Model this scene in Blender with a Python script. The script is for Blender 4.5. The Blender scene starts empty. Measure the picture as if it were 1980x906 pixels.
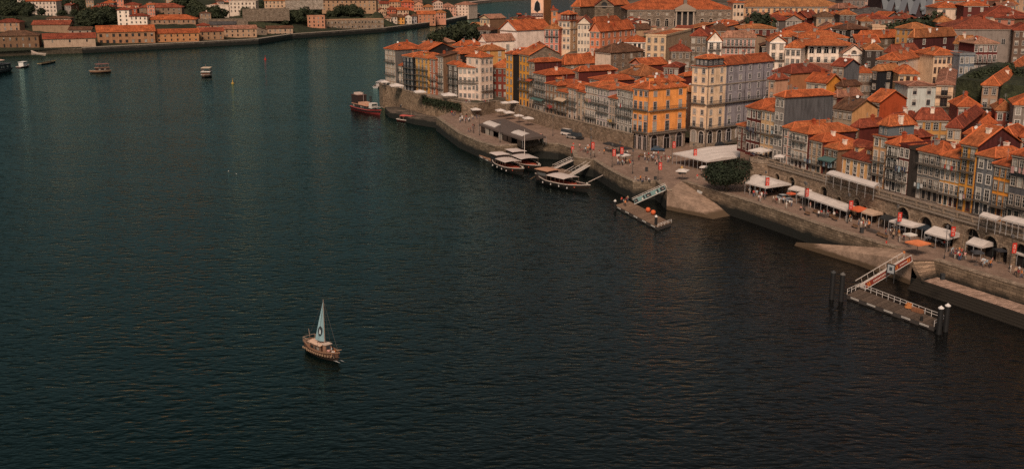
import bpy, bmesh, math, random
from mathutils import Vector, Matrix
R = random.Random(11)
S = bpy.context.scene
# ---------------------------------------------------------------- camera
F, CX, CY, HC = 2150.0, 990.0, 453.0, 62.0
PITCH = math.atan((CY + 75) / F)
cp, sp = math.cos(PITCH), math.sin(PITCH)
cam = bpy.data.cameras.new('camera'); co = bpy.data.objects.new('camera', cam)
S.collection.objects.link(co)
cam.sensor_width = 36; cam.lens = F / 1980 * 36; cam.clip_start = 1; cam.clip_end = 9000
co.location = (0, 0, HC); co.rotation_euler = (math.pi / 2 - PITCH, 0, 0)
S.camera = co
# ---------------------------------------------------------------- sky and sun (overcast)
SUN_EL, SUN_AZ = 43.0, 190.0          # azimuth clockwise from +Y
W = bpy.data.worlds.new('World'); S.world = W; W.use_nodes = True
nt = W.node_tree; nt.nodes.clear()
wo = nt.nodes.new('ShaderNodeOutputWorld'); bg = nt.nodes.new('ShaderNodeBackground')
sk = nt.nodes.new('ShaderNodeTexSky'); sk.sky_type = 'NISHITA'; sk.sun_disc = False
sk.sun_elevation = math.radians(SUN_EL); sk.sun_rotation = math.radians(SUN_AZ)
sk.air_density = 1.0; sk.dust_density = 5.0; sk.ozone_density = 1.0
hs = nt.nodes.new('ShaderNodeHueSaturation'); hs.inputs['Saturation'].default_value = 0.25
nt.links.new(sk.outputs[0], hs.inputs['Color']); nt.links.new(hs.outputs[0], bg.inputs[0])
bg.inputs[1].default_value = 0.053
nt.links.new(bg.outputs[0], wo.inputs[0])
sl = bpy.data.lights.new('sun', 'SUN'); sl.energy = 3.6; sl.angle = math.radians(14); sl.color = (1, 0.76, 0.58)
so = bpy.data.objects.new('sun', sl); S.collection.objects.link(so)
a_, e_ = math.radians(SUN_AZ), math.radians(SUN_EL)
sd = Vector((math.sin(a_) * math.cos(e_), math.cos(a_) * math.cos(e_), math.sin(e_)))
so.rotation_euler = sd.to_track_quat('Z', 'Y').to_euler()
S.view_settings.view_transform = 'Standard'; S.view_settings.look = 'None'
S.view_settings.exposure = -0.3; S.view_settings.gamma = 1
S.render.engine = 'CYCLES'
S.cycles.max_bounces = 5; S.cycles.diffuse_bounces = 2; S.cycles.glossy_bounces = 3
S.cycles.transparent_max_bounces = 6; S.cycles.use_denoising = False; S.cycles.use_adaptive_sampling = False; S.cycles.denoiser = 'OPENIMAGEDENOISE'; S.cycles.denoising_input_passes = 'RGB_ALBEDO_NORMAL'; S.cycles.denoising_prefilter = 'ACCURATE'
# ---------------------------------------------------------------- where a sight line meets a level or a distance
def ray(u, v):
    a = (u - CX) / F; b = (CY - v) / F
    return a, cp + b * sp, -sp + b * cp
def U(u, v, z):
    a, dy, dz = ray(u, v); t = (z - HC) / dz
    return Vector((a * t, dy * t, z))
def UY(u, v, Y):
    a, dy, dz = ray(u, v); t = Y / dy
    return Vector((a * t, Y, HC + dz * t))
def proj(p):
    x, y, z = p; d = y * cp - (z - HC) * sp; h = y * sp + (z - HC) * cp
    return CX + F * x / d, CY - F * h / d
def px(p):                                   # photo pixels per metre there
    return F / (p[1] * cp - (p[2] - HC) * sp)
# ---------------------------------------------------------------- materials
MATS = {}
def _mat(name):
    m = bpy.data.materials.new(name); m.use_nodes = True
    n = m.node_tree.nodes; b = n['Principled BSDF']
    return m, m.node_tree, n, m.node_tree.links, b
def _math(nt, op, a, b=None):
    n = nt.nodes.new('ShaderNodeMath'); n.operation = op
    for i, x in enumerate((a, b)):
        if x is None: continue
        if isinstance(x, (int, float)): n.inputs[i].default_value = x
        else: nt.links.new(x, n.inputs[i])
    return n.outputs[0]
def _noise(nt, vec, scale, detail=3, rough=.55):
    n = nt.nodes.new('ShaderNodeTexNoise'); n.inputs['Scale'].default_value = scale
    n.inputs['Detail'].default_value = detail; n.inputs['Roughness'].default_value = rough
    if vec is not None: nt.links.new(vec, n.inputs['Vector'])
    return n.outputs['Fac']
def _ramp(nt, fac, stops):
    n = nt.nodes.new('ShaderNodeValToRGB'); e = n.color_ramp.elements
    while len(e) < len(stops): e.new(0.5)
    for x, (p, c) in zip(e, stops):
        x.position = p; x.color = tuple(c) + (1,) if len(c) == 3 else c
    nt.links.new(fac, n.inputs[0]); return n.outputs[0]
def _mix(nt, fac, a, b, blend='MIX'):
    n = nt.nodes.new('ShaderNodeMix'); n.data_type = 'RGBA'; n.blend_type = blend
    for k, x in ((0, fac), (6, a), (7, b)):
        if isinstance(x, (int, float)): n.inputs[k].default_value = x
        elif isinstance(x, tuple): n.inputs[k].default_value = x + (1,) if len(x) == 3 else x
        else: nt.links.new(x, n.inputs[k])
    return n.outputs[2]
def _coord(nt, kind='UV', scale=(1, 1, 1)):
    t = nt.nodes.new('ShaderNodeTexCoord'); mp = nt.nodes.new('ShaderNodeMapping')
    mp.inputs['Scale'].default_value = scale
    nt.links.new(t.outputs[kind], mp.inputs[0]); return mp.outputs[0]
def _world(nt, scale=(1, 1, 1), rot=0):
    g = nt.nodes.new('ShaderNodeNewGeometry'); mp = nt.nodes.new('ShaderNodeMapping')
    mp.inputs['Scale'].default_value = scale; mp.inputs['Rotation'].default_value = (0, 0, rot)
    nt.links.new(g.outputs['Position'], mp.inputs[0]); return mp.outputs[0]
def _bump(nt, b, h, strength, dist=.05):
    n = nt.nodes.new('ShaderNodeBump'); n.inputs['Strength'].default_value = strength
    n.inputs['Distance'].default_value = dist
    nt.links.new(h, n.inputs['Height']); nt.links.new(n.outputs[0], b.inputs['Normal'])
def sc(c, k): return tuple(min(1, x * k) for x in c)
def M(kind, c=(.5, .5, .5), rough=.8):
    key = (kind, tuple(round(x, 3) for x in c), rough)
    if key in MATS: return MATS[key]
    m, nt, n, L, b = _mat(kind); b.inputs['Roughness'].default_value = rough
    try: b.inputs['Specular IOR Level'].default_value = .3
    except Exception: pass
    if kind == 'plain':
        f = _noise(nt, _coord(nt, 'Object'), 3.0, 2)
        L.new(_ramp(nt, f, [(.3, sc(c, .85)), (.7, sc(c, 1.08))]), b.inputs['Base Color'])
    elif kind == 'plaster':
        c = (min(.9, c[0] * 1.10), c[1] * .97, c[2] * .86)
        uv = _coord(nt, 'UV'); st = _coord(nt, 'UV', (1.3, .16, 1))
        f1 = _noise(nt, uv, .35, 5, .65); f2 = _noise(nt, st, 1.0, 4, .6)
        oi = nt.nodes.new('ShaderNodeObjectInfo')
        c1 = _ramp(nt, f1, [(.28, sc(c, .66)), (.48, c), (.72, sc(c, 1.1))])
        c2 = _ramp(nt, f2, [(.30, (.62, .59, .55)), (.5, (1, 1, 1))])
        L.new(_mix(nt, .75, c1, c2, 'MULTIPLY'), b.inputs['Base Color'])
        _bump(nt, b, _noise(nt, uv, 6, 3), .25, .03)
    elif kind == 'stone':
        uv = _coord(nt, 'UV'); br = nt.nodes.new('ShaderNodeTexBrick'); L.new(uv, br.inputs['Vector'])
        br.inputs['Color1'].default_value = sc(c, 1.15) + (1,); br.inputs['Color2'].default_value = sc(c, .62) + (1,)
        br.inputs['Mortar'].default_value = sc(c, .38) + (1,)
        br.inputs['Scale'].default_value = 1; br.inputs['Brick Width'].default_value = 1.0
        br.inputs['Row Height'].default_value = .48; br.inputs['Mortar Size'].default_value = .035
        f1 = _noise(nt, uv, .4, 5, .65)
        c2 = _ramp(nt, f1, [(.3, (.5, .47, .42)), (.6, (1, 1, 1)), (.8, (1.1, 1.05, 1))])
        L.new(_mix(nt, .85, br.outputs['Color'], c2, 'MULTIPLY'), b.inputs['Base Color'])
        _bump(nt, b, _math(nt, 'ADD', _math(nt, 'MULTIPLY', br.outputs['Fac'], -1.0), _noise(nt, uv, 5, 3)), .6, .06)
    elif kind == 'quaystone':
        uv = _coord(nt, 'UV'); br = nt.nodes.new('ShaderNodeTexBrick'); L.new(uv, br.inputs['Vector'])
        br.inputs['Color1'].default_value = sc(c, 1.2) + (1,); br.inputs['Color2'].default_value = sc(c, .6) + (1,)
        br.inputs['Mortar'].default_value = sc(c, .3) + (1,)
        br.inputs['Scale'].default_value = 1; br.inputs['Brick Width'].default_value = 1.5
        br.inputs['Row Height'].default_value = .62; br.inputs['Mortar Size'].default_value = .04
        g = nt.nodes.new('ShaderNodeNewGeometry'); sx = nt.nodes.new('ShaderNodeSeparateXYZ'); L.new(g.outputs['Position'], sx.inputs[0])
        nz = _noise(nt, _world(nt, (.25, .25, .6)), 1.0, 4)
        h = _math(nt, 'ADD', sx.outputs[2], _math(nt, 'MULTIPLY', nz, 2.2))
        wet = _ramp(nt, _math(nt, 'MULTIPLY', h, .2), [(.62, (1, 1, 1)), (.86, (0, 0, 0))])   # tide line: algae below about 2.5 m
        f1 = _noise(nt, uv, .3, 5, .65)
        c2 = _ramp(nt, f1, [(.3, (.42, .4, .36)), (.62, (1, 1, 1))])
        dry = _mix(nt, .9, br.outputs['Color'], c2, 'MULTIPLY')
        L.new(_mix(nt, wet, dry, (.016, .016, .013)), b.inputs['Base Color'])
        _bump(nt, b, _math(nt, 'ADD', _math(nt, 'MULTIPLY', br.outputs['Fac'], -1.0), _noise(nt, uv, 5, 3)), .6, .06)
    elif kind == 'ramp':
        g = nt.nodes.new('ShaderNodeNewGeometry'); sx = nt.nodes.new('ShaderNodeSeparateXYZ'); L.new(g.outputs['Position'], sx.inputs[0])
        nz = _noise(nt, _world(nt, (.3, .3, .3)), 1.0, 4)
        h = _math(nt, 'ADD', sx.outputs[2], _math(nt, 'MULTIPLY', nz, .9))
        wet = _ramp(nt, _math(nt, 'MULTIPLY', h, .2), [(.25, (1, 1, 1)), (.34, (0, 0, 0))])
        f1 = _noise(nt, _world(nt), .35, 5, .65)
        f3 = _noise(nt, _world(nt), 1.3, 5, .7)
        dry = _mix(nt, .8, _ramp(nt, f1, [(.3, sc(c, .55)), (.6, c)]), _ramp(nt, f3, [(.35, (.6, .58, .55)), (.6, (1, 1, 1))]), 'MULTIPLY')
        L.new(_mix(nt, wet, dry, (.10, .065, .038)), b.inputs['Base Color']); _bump(nt, b, _noise(nt, _world(nt), 3, 3), .4, .06)
    elif kind == 'metal':                     # corrugated sheet cladding
        uv = _coord(nt, 'UV'); w = nt.nodes.new('ShaderNodeTexWave'); w.inputs['Scale'].default_value = .9
        L.new(uv, w.inputs['Vector']); f1 = _noise(nt, _coord(nt, 'UV', (1.2, .15, 1)), 1.2, 4)
        c1 = _ramp(nt, f1, [(.3, sc(c, .6)), (.55, c), (.75, sc(c, 1.25))])
        L.new(_mix(nt, .35, c1, w.outputs['Color'], 'MULTIPLY'), b.inputs['Base Color'])
        _bump(nt, b, w.outputs['Fac'], .5, .06)
    elif kind == 'azulejo':
        uv = _coord(nt, 'UV'); br = nt.nodes.new('ShaderNodeTexBrick'); br.offset = 0; L.new(uv, br.inputs['Vector'])
        br.inputs['Color1'].default_value = sc(c, 1.15) + (1,); br.inputs['Color2'].default_value = sc(c, .8) + (1,)
        br.inputs['Mortar'].default_value = sc(c, .55) + (1,); br.inputs['Scale'].default_value = 1
        br.inputs['Brick Width'].default_value = .3; br.inputs['Row Height'].default_value = .3; br.inputs['Mortar Size'].default_value = .02
        f1 = _noise(nt, _coord(nt, 'UV', (1, .2, 1)), 1.0, 4)
        L.new(_mix(nt, .7, br.outputs['Color'], _ramp(nt, f1, [(.35, (.6, .57, .55)), (.6, (1, 1, 1))]), 'MULTIPLY'), b.inputs['Base Color'])
        b.inputs['Roughness'].default_value = .4
    elif kind == 'roof':
        uv = _coord(nt, 'UV'); oi = nt.nodes.new('ShaderNodeObjectInfo')
        br = nt.nodes.new('ShaderNodeTexBrick'); L.new(uv, br.inputs['Vector']); br.offset = 0
        br.inputs['Color1'].default_value = sc(c, 1.22) + (1,); br.inputs['Color2'].default_value = sc(c, .66) + (1,)
        br.inputs['Mortar'].default_value = sc(c, .5) + (1,); br.inputs['Scale'].default_value = 1
        br.inputs['Brick Width'].default_value = .28; br.inputs['Row Height'].default_value = .42; br.inputs['Mortar Size'].default_value = .03
        off = nt.nodes.new('ShaderNodeVectorMath'); off.operation = 'ADD'; L.new(uv, off.inputs[0])
        cx = nt.nodes.new('ShaderNodeCombineXYZ'); L.new(_math(nt, 'MULTIPLY', oi.outputs['Random'], 50.), cx.inputs[0])
        L.new(cx.outputs[0], off.inputs[1])
        f1 = _noise(nt, off.outputs[0], .3, 6, .7)
        stn = nt.nodes.new('ShaderNodeMapping'); stn.inputs['Scale'].default_value = (1.4, .22, 1); L.new(off.outputs[0], stn.inputs[0])
        f2 = _noise(nt, stn.outputs[0], 1.0, 4, .6)
        c2 = _ramp(nt, f1, [(.32, (.26, .27, .26)), (.46, (.72, .72, .68)), (.58, (1, 1, 1)), (.75, (1.15, 1.2, 1.25))])
        c3 = _ramp(nt, f2, [(.33, (.5, .46, .43)), (.55, (1, 1, 1))])
        t = _mix(nt, .8, br.outputs['Color'], c2, 'MULTIPLY'); t = _mix(nt, .7, t, c3, 'MULTIPLY')
        pb = nt.nodes.new('ShaderNodeTexBrick'); L.new(off.outputs[0], pb.inputs['Vector']); pb.inputs['Color1'].default_value = (1.12, 1.15, 1.15, 1); pb.inputs['Color2'].default_value = (.58, .58, .6, 1)
        pb.inputs['Mortar'].default_value = (.85, .85, .85, 1); pb.inputs['Scale'].default_value = 1; pb.inputs['Brick Width'].default_value = 2.8; pb.inputs['Row Height'].default_value = 2.1; pb.inputs['Mortar Size'].default_value = .0
        t = _mix(nt, .5, t, pb.outputs['Color'], 'MULTIPLY')          # relaid and older patches of tile
        tint = _ramp(nt, oi.outputs['Random'], [(.0, (.62, .58, .58)), (.3, (1, .9, .85)), (.65, (1.05, 1.05, 1)), (1, (1.15, 1.35, 1.35))])
        L.new(_mix(nt, .85, t, tint, 'MULTIPLY'), b.inputs['Base Color'])
        w = nt.nodes.new('ShaderNodeTexWave'); w.inputs['Scale'].default_value = 1.1; L.new(uv, w.inputs['Vector'])
        _bump(nt, b, _math(nt, 'ADD', w.outputs['Fac'], br.outputs['Fac']), .6, .08)
    elif kind == 'paving':
        p = _world(nt, (1, 1, 1)); rt = _world(nt, (1, 1, 1), math.radians(66))
        br = nt.nodes.new('ShaderNodeTexBrick'); L.new(rt, br.inputs['Vector'])
        br.inputs['Color1'].default_value = sc(c, 1.1) + (1,); br.inputs['Color2'].default_value = sc(c, .85) + (1,)
        br.inputs['Mortar'].default_value = sc(c, .6) + (1,); br.inputs['Scale'].default_value = 1
        br.inputs['Brick Width'].default_value = 1.6; br.inputs['Row Height'].default_value = .8; br.inputs['Mortar Size'].default_value = .03
        f1 = _noise(nt, p, .12, 6, .7); f2 = _noise(nt, p, 1.5, 4)
        t = _mix(nt, .8, br.outputs['Color'], _ramp(nt, f1, [(.3, (.6, .58, .55)), (.6, (1, 1, 1))]), 'MULTIPLY')
        L.new(_mix(nt, .6, t, _ramp(nt, f2, [(.35, (.7, .68, .66)), (.6, (1, 1, 1))]), 'MULTIPLY'), b.inputs['Base Color'])
        _bump(nt, b, br.outputs['Fac'], .3, -.03)
    elif kind == 'wood':
        uv = _coord(nt, 'UV', (6, .6, 1)); f1 = _noise(nt, uv, 1.0, 4)
        L.new(_ramp(nt, f1, [(.3, sc(c, .55)), (.6, c), (.8, sc(c, 1.2))]), b.inputs['Base Color'])
        _bump(nt, b, f1, .3, .03)
    elif kind == 'glass':
        oi = nt.nodes.new('ShaderNodeObjectInfo')
        L.new(_ramp(nt, oi.outputs['Random'], [(0, sc(c, .5)), (.6, c), (.78, sc(c, 1.6)), (.8, (.25, .22, .19)), (1, (.4, .36, .3))]), b.inputs['Base Color'])
        b.inputs['Roughness'].default_value = .12; b.inputs['Specular IOR Level'].default_value = .5
    elif kind == 'fabric':
        uv = _coord(nt, 'Object'); f1 = _noise(nt, uv, .9, 4)
        L.new(_ramp(nt, f1, [(.3, sc(c, .86)), (.6, c)]), b.inputs['Base Color'])
        _bump(nt, b, _noise(nt, uv, 1.6, 3), .3, .08)
    elif kind == 'leaf':
        oi = nt.nodes.new('ShaderNodeObjectInfo'); f1 = _noise(nt, _coord(nt, 'Object'), .8, 3)
        f2 = _noise(nt, _coord(nt, 'Object'), 7, 2)
        f = _math(nt, 'ADD', _math(nt, 'MULTIPLY', f1, .6), _math(nt, 'MULTIPLY', f2, .4))
        L.new(_ramp(nt, f, [(.34, sc(c, .5)), (.5, c), (.66, sc(c, 1.7))]), b.inputs['Base Color'])
    elif kind == 'ground':
        p = _world(nt); f1 = _noise(nt, p, .06, 6, .65); f2 = _noise(nt, p, .7, 4)
        t = _ramp(nt, f1, [(.36, (.035, .045, .018)), (.48, sc(c, .55)), (.58, c), (.75, sc(c, 1.3))])
        L.new(_mix(nt, .7, t, _ramp(nt, f2, [(.3, (.5, .5, .5)), (.65, (1.1, 1.1, 1.1))]), 'MULTIPLY'), b.inputs['Base Color'])
        _bump(nt, b, f2, .5, .4)
    elif kind == 'green':
        p = _world(nt); f1 = _noise(nt, p, .05, 6, .7); f2 = _noise(nt, p, .5, 5, .7)
        t = _ramp(nt, f1, [(.36, sc(c, .5)), (.5, c), (.62, sc(c, 1.5)), (.7, (.14, .1, .06))])
        L.new(_mix(nt, .8, t, _ramp(nt, f2, [(.35, (.35, .35, .35)), (.65, (1.2, 1.2, 1.2))]), 'MULTIPLY'), b.inputs['Base Color'])
        _bump(nt, b, f2, .9, 1.2)
    elif kind == 'water':
        w1 = _noise(nt, _world(nt, (.23, .44, 1), math.radians(-8)), 1.0, 2, .5)
        w1 = _math(nt, 'SUBTRACT', 1.0, _math(nt, 'SQRT', _math(nt, 'ADD', _math(nt, 'POWER', _math(nt, 'ABSOLUTE', _math(nt, 'SUBTRACT', _math(nt, 'MULTIPLY', w1, 2.0), 1.0)), 2.0), .02)))
        w2 = _noise(nt, _world(nt, (.55, 1.0, 1), math.radians(-14)), 1.0, 3, .6)
        w3 = _noise(nt, _world(nt, (.03, .06, 1), math.radians(10)), 1.0, 3, .55)
        w4 = _noise(nt, _world(nt, (.009, .02, 1), math.radians(20)), 1.0, 3, .6)
        h = _math(nt, 'ADD', _math(nt, 'MULTIPLY', w1, 1.6), _math(nt, 'MULTIPLY', w2, .55))
        g = _math(nt, 'MULTIPLY', h, _math(nt, 'ADD', _math(nt, 'MULTIPLY', w4, 1.2), .4))       # gusty and calmer patches
        h = _math(nt, 'ADD', g, _math(nt, 'MULTIPLY', w3, 1.2))
        gy = nt.nodes.new('ShaderNodeSeparateXYZ'); gp_ = nt.nodes.new('ShaderNodeNewGeometry'); L.new(gp_.outputs['Position'], gy.inputs[0])
        calm = _ramp(nt, _math(nt, 'MULTIPLY', gy.outputs[1], .001), [(.28, (1, 1, 1)), (.55, (.75, .75, .75)), (1, (.5, .5, .5))])   # calmer water down the river
        _bump(nt, b, _math(nt, 'MULTIPLY', h, calm), 1.0, WATER_BUMP)
        # reflection tint painted in: grey near the old town, greener towards the far bank
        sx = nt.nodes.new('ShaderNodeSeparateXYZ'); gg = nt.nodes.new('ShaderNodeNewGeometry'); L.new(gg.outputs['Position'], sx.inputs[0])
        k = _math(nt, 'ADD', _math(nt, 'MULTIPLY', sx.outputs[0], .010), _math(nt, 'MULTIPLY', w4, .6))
        df = nt.nodes.new('ShaderNodeBsdfDiffuse'); gl_ = nt.nodes.new('ShaderNodeBsdfGlossy'); fr = nt.nodes.new('ShaderNodeFresnel'); mx = nt.nodes.new('ShaderNodeMixShader')
        fr.inputs['IOR'].default_value = 1.33; gl_.inputs['Roughness'].default_value = WATER_ROUGH
        nb = b.inputs['Normal'].links[0].from_socket
        for q in (df, gl_, fr): L.new(nb, q.inputs['Normal'])
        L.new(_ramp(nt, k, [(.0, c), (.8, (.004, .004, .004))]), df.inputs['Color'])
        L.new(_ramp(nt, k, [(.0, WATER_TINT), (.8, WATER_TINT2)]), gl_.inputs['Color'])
        L.new(fr.outputs[0], mx.inputs[0]); L.new(df.outputs[0], mx.inputs[1]); L.new(gl_.outputs[0], mx.inputs[2])
        L.new(mx.outputs[0], n['Material Output'].inputs['Surface'])
    elif kind == 'foam':
        f1 = _noise(nt, _world(nt), 3, 4); L.new(_ramp(nt, f1, [(.4, sc(c, .45)), (.6, c)]), b.inputs['Base Color'])
    MATS[key] = m
    return m
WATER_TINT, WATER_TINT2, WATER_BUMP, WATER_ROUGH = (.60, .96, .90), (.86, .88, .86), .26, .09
# colours (linear albedo)
CREAM = (.62, .49, .33); WHITE = (.78, .72, .66); YEL = (.62, .30, .055); ORA = (.68, .28, .045); GRAY = (.26, .245, .24); DGRAY = (.12, .11, .11)
STONE = (.30, .22, .16); DSTONE = (.19, .14, .10); MAROON = (.10, .022, .018); DRED = (.16, .028, .018); PINK = (.55, .24, .17); SALM = (.62, .23, .13)
LAV = (.33, .29, .32); BLUE = (.34, .40, .42); NAVY = (.022, .028, .035); BLACK = (.018, .016, .016); BROWN = (.16, .095, .06); OCH = (.50, .28, .10)
BEIGE = (.56, .40, .24); BRICK = (.33, .075, .03); MGRAY = (.115, .11, .112); GRN = (.08, .14, .11)
TILE = (.62, .155, .052); TILEB = (.19, .085, .048); TILED = (.36, .08, .04)
GRANITE = (.34, .27, .215); WWOOD = (.50, .45, .40); SURW = (.56, .50, .44)
TC = {'o': TILE, 'b': TILEB, 'd': TILED, 'g': (.16, .15, .145), 'p': (.50, .23, .15), 'y': (.55, .20, .075)}
# ---------------------------------------------------------------- objects
COL = S.collection
def tag(o, label=None, cat=None, group=None, kind=None):
    if label: o['label'] = label
    if cat: o['category'] = cat
    if group: o['group'] = group
    if kind: o['kind'] = kind
    return o
def empty(name, loc, rz=0, parent=None):
    o = bpy.data.objects.new(name, None); COL.objects.link(o); o.location = loc; o.rotation_euler = (0, 0, rz)
    o.empty_display_size = .2
    if parent: o.parent = parent
    return o
class MB:
    def __init__(s): s.v = []; s.f = []; s.m = []
    def add(s, vs, fs, mi=0):
        k = len(s.v); s.v += [tuple(p) for p in vs]; s.f += [tuple(i + k for i in f) for f in fs]; s.m += [mi] * len(fs); return s
    def box(s, x0, y0, z0, x1, y1, z1, mi=0):
        return s.add([(x0, y0, z0), (x1, y0, z0), (x1, y1, z0), (x0, y1, z0), (x0, y0, z1), (x1, y0, z1), (x1, y1, z1), (x0, y1, z1)],
                     [(0, 1, 5, 4), (1, 2, 6, 5), (2, 3, 7, 6), (3, 0, 4, 7), (4, 5, 6, 7), (3, 2, 1, 0)], mi)
    def quad(s, a, b, c, d, mi=0): return s.add([a, b, c, d], [(0, 1, 2, 3)], mi)
    def prism(s, poly, z0, z1, mi=0, bottom=True):
        n = len(poly); vs = [(p[0], p[1], z0) for p in poly] + [(p[0], p[1], z1) for p in poly]
        fs = [(i, (i + 1) % n, n + (i + 1) % n, n + i) for i in range(n)] + [tuple(range(n, 2 * n))]
        if bottom: fs.append(tuple(range(n - 1, -1, -1)))
        return s.add(vs, fs, mi)
    def bar(s, p, q, w, mi=0, h=None):
        p, q = Vector(p), Vector(q); d = q - p
        if d.length < 1e-6: return s
        d.normalize(); up = Vector((0, 0, 1)) if abs(d.z) < .95 else Vector((1, 0, 0))
        a = d.cross(up).normalized() * w / 2; b = a.cross(d).normalized() * (h or w) / 2
        vs = [p - a - b, p + a - b, p + a + b, p - a + b, q - a - b, q + a - b, q + a + b, q - a + b]
        return s.add(vs, [(0, 1, 5, 4), (1, 2, 6, 5), (2, 3, 7, 6), (3, 0, 4, 7), (4, 5, 6, 7), (3, 2, 1, 0)], mi)
    def tube(s, pts, rs, n=6, mi=0, caps=True):
        pts = [Vector(p) for p in pts]; k = len(s.v); rings = len(pts)
        if isinstance(rs, (int, float)): rs = [rs] * rings
        for i, p in enumerate(pts):
            d = (pts[min(i + 1, rings - 1)] - pts[max(i - 1, 0)]).normalized()
            up = Vector((0, 0, 1)) if abs(d.z) < .9 else Vector((1, 0, 0))
            a = d.cross(up).normalized(); b = a.cross(d)
            for j in range(n):
                t = 2 * math.pi * j / n; s.v.append(tuple(p + (a * math.cos(t) + b * math.sin(t)) * rs[i]))
        for i in range(rings - 1):
            for j in range(n):
                s.f.append((k + i * n + j, k + i * n + (j + 1) % n, k + (i + 1) * n + (j + 1) % n, k + (i + 1) * n + j)); s.m.append(mi)
        if caps:
            s.f.append(tuple(k + j for j in range(n - 1, -1, -1))); s.m.append(mi)
            s.f.append(tuple(k + (rings - 1) * n + j for j in range(n))); s.m.append(mi)
        return s
    def lathe(s, prof, n=10, mi=0, c=(0, 0)):
        k = len(s.v)
        for r, z in prof:
            for j in range(n):
                t = 2 * math.pi * j / n; s.v.append((c[0] + r * math.cos(t), c[1] + r * math.sin(t), z))
        for i in range(len(prof) - 1):
            for j in range(n):
                s.f.append((k + i * n + j, k + i * n + (j + 1) % n, k + (i + 1) * n + (j + 1) % n, k + (i + 1) * n + j)); s.m.append(mi)
        s.f.append(tuple(k + (len(prof) - 1) * n + j for j in range(n))); s.m.append(mi)
        return s
    def mesh(s, name, mats, smooth=False, uv=True):
        me = bpy.data.meshes.new(name); me.from_pydata(s.v, [], s.f)
        for m in mats: me.materials.append(m)
        me.polygons.foreach_set('material_index', s.m)
        if smooth: me.polygons.foreach_set('use_smooth', [True] * len(s.f))
        if uv:
            lay = me.uv_layers.new(name='UVMap'); out = []
            for p in me.polygons:
                nn = p.normal
                h = Vector((-nn.y, nn.x, 0)); h = h.normalized() if h.length > 1e-4 else Vector((1, 0, 0))
                w = nn.cross(h)
                for li in p.loop_indices:
                    c = me.vertices[me.loops[li].vertex_index].co
                    out += [c.dot(h), c.dot(w)]
            lay.data.foreach_set('uv', out)
        me.update(); return me
    def build(s, name, mats, parent=None, loc=(0, 0, 0), rz=0, smooth=False, uv=True):
        return put(name, s.mesh(name, mats if isinstance(mats, (list, tuple)) else [mats], smooth, uv), parent, loc, rz)
def put(name, me, parent=None, loc=(0, 0, 0), rz=0, scale=None):
    o = bpy.data.objects.new(name, me); COL.objects.link(o); o.location = loc; o.rotation_euler = (0, 0, rz)
    if scale: o.scale = scale
    if parent: o.parent = parent
    return o
KIDS = {}
def kids(o):
    return [c for c in o.children]
def copy_tree(o, parent=None, _m=None):
    c = o.copy(); COL.objects.link(c); c.parent = parent
    for ch in o.children: copy_tree(ch, c)
    return c
# ---------------------------------------------------------------- windows
WM = {}
def window_meshes(w, h, frame, sur, kind, blind=0):
    """a window (surround, frame, glazing bars) and its pane; built flush to y = 0, outward is -y, centre at the origin"""
    key = (round(w, 1), round(h, 1), frame, sur, kind, blind)
    w, h = key[0], key[1]
    if key in WM: return WM[key]
    b = MB(); x, z = w / 2, h / 2
    if blind: b.box(-x + .06, -.052, z - h * blind, x - .06, -.028, z - .05, 2)
    if sur:
        s = .14; d = -.13
        b.box(-x - s, d, z, x + s, -.004, z + s * 1.3, 0).box(-x - s, d, -z - s, x + s, -.004, -z, 0)
        b.box(-x - s, d + .01, -z, -x, -.004, z, 0).box(x, d + .01, -z, x + s, -.004, z, 0)
    t = .08
    b.box(-x, -.07, z - t, x, -.012, z, 1).box(-x, -.07, -z, x, -.012, -z + t, 1)
    b.box(-x, -.066, -z + t, -x + t, -.012, z - t, 1).box(x - t, -.066, -z + t, x, -.012, z - t, 1)
    if kind != 'blank':
        b.box(-.045, -.062, -z + t, .045, -.012, z - t, 1)
        hs = [.0] if h < 1.5 else [.25 * h, -.1 * h] if kind == 'sash' else [.28 * h]
        for q in hs: b.box(-x + t, -.058, q - .035, x - t, -.013, q + .035, 1)
    if kind == 'door': b.box(-x + t, -.055, -z + t, x - t, -.014, -z + h * .28, 1)
    p = MB().quad((-x + .02, -.03, -z + .02), (x - .02, -.03, -z + .02), (x - .02, -.03, z - .02), (-x + .02, -.03, z - .02))
    me = b.mesh('window', [M('plain', sur or GRANITE), M('plain', frame), M('plain', (.42, .37, .31))], uv=False)
    pm = p.mesh('pane', [M('glass', (.030, .030, .032), .12)], uv=False)
    WM[key] = (me, pm); return WM[key]
def arch_pts(r, n=8): return [(-r * math.cos(math.pi * i / n), r * math.sin(math.pi * i / n)) for i in range(n + 1)]
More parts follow.
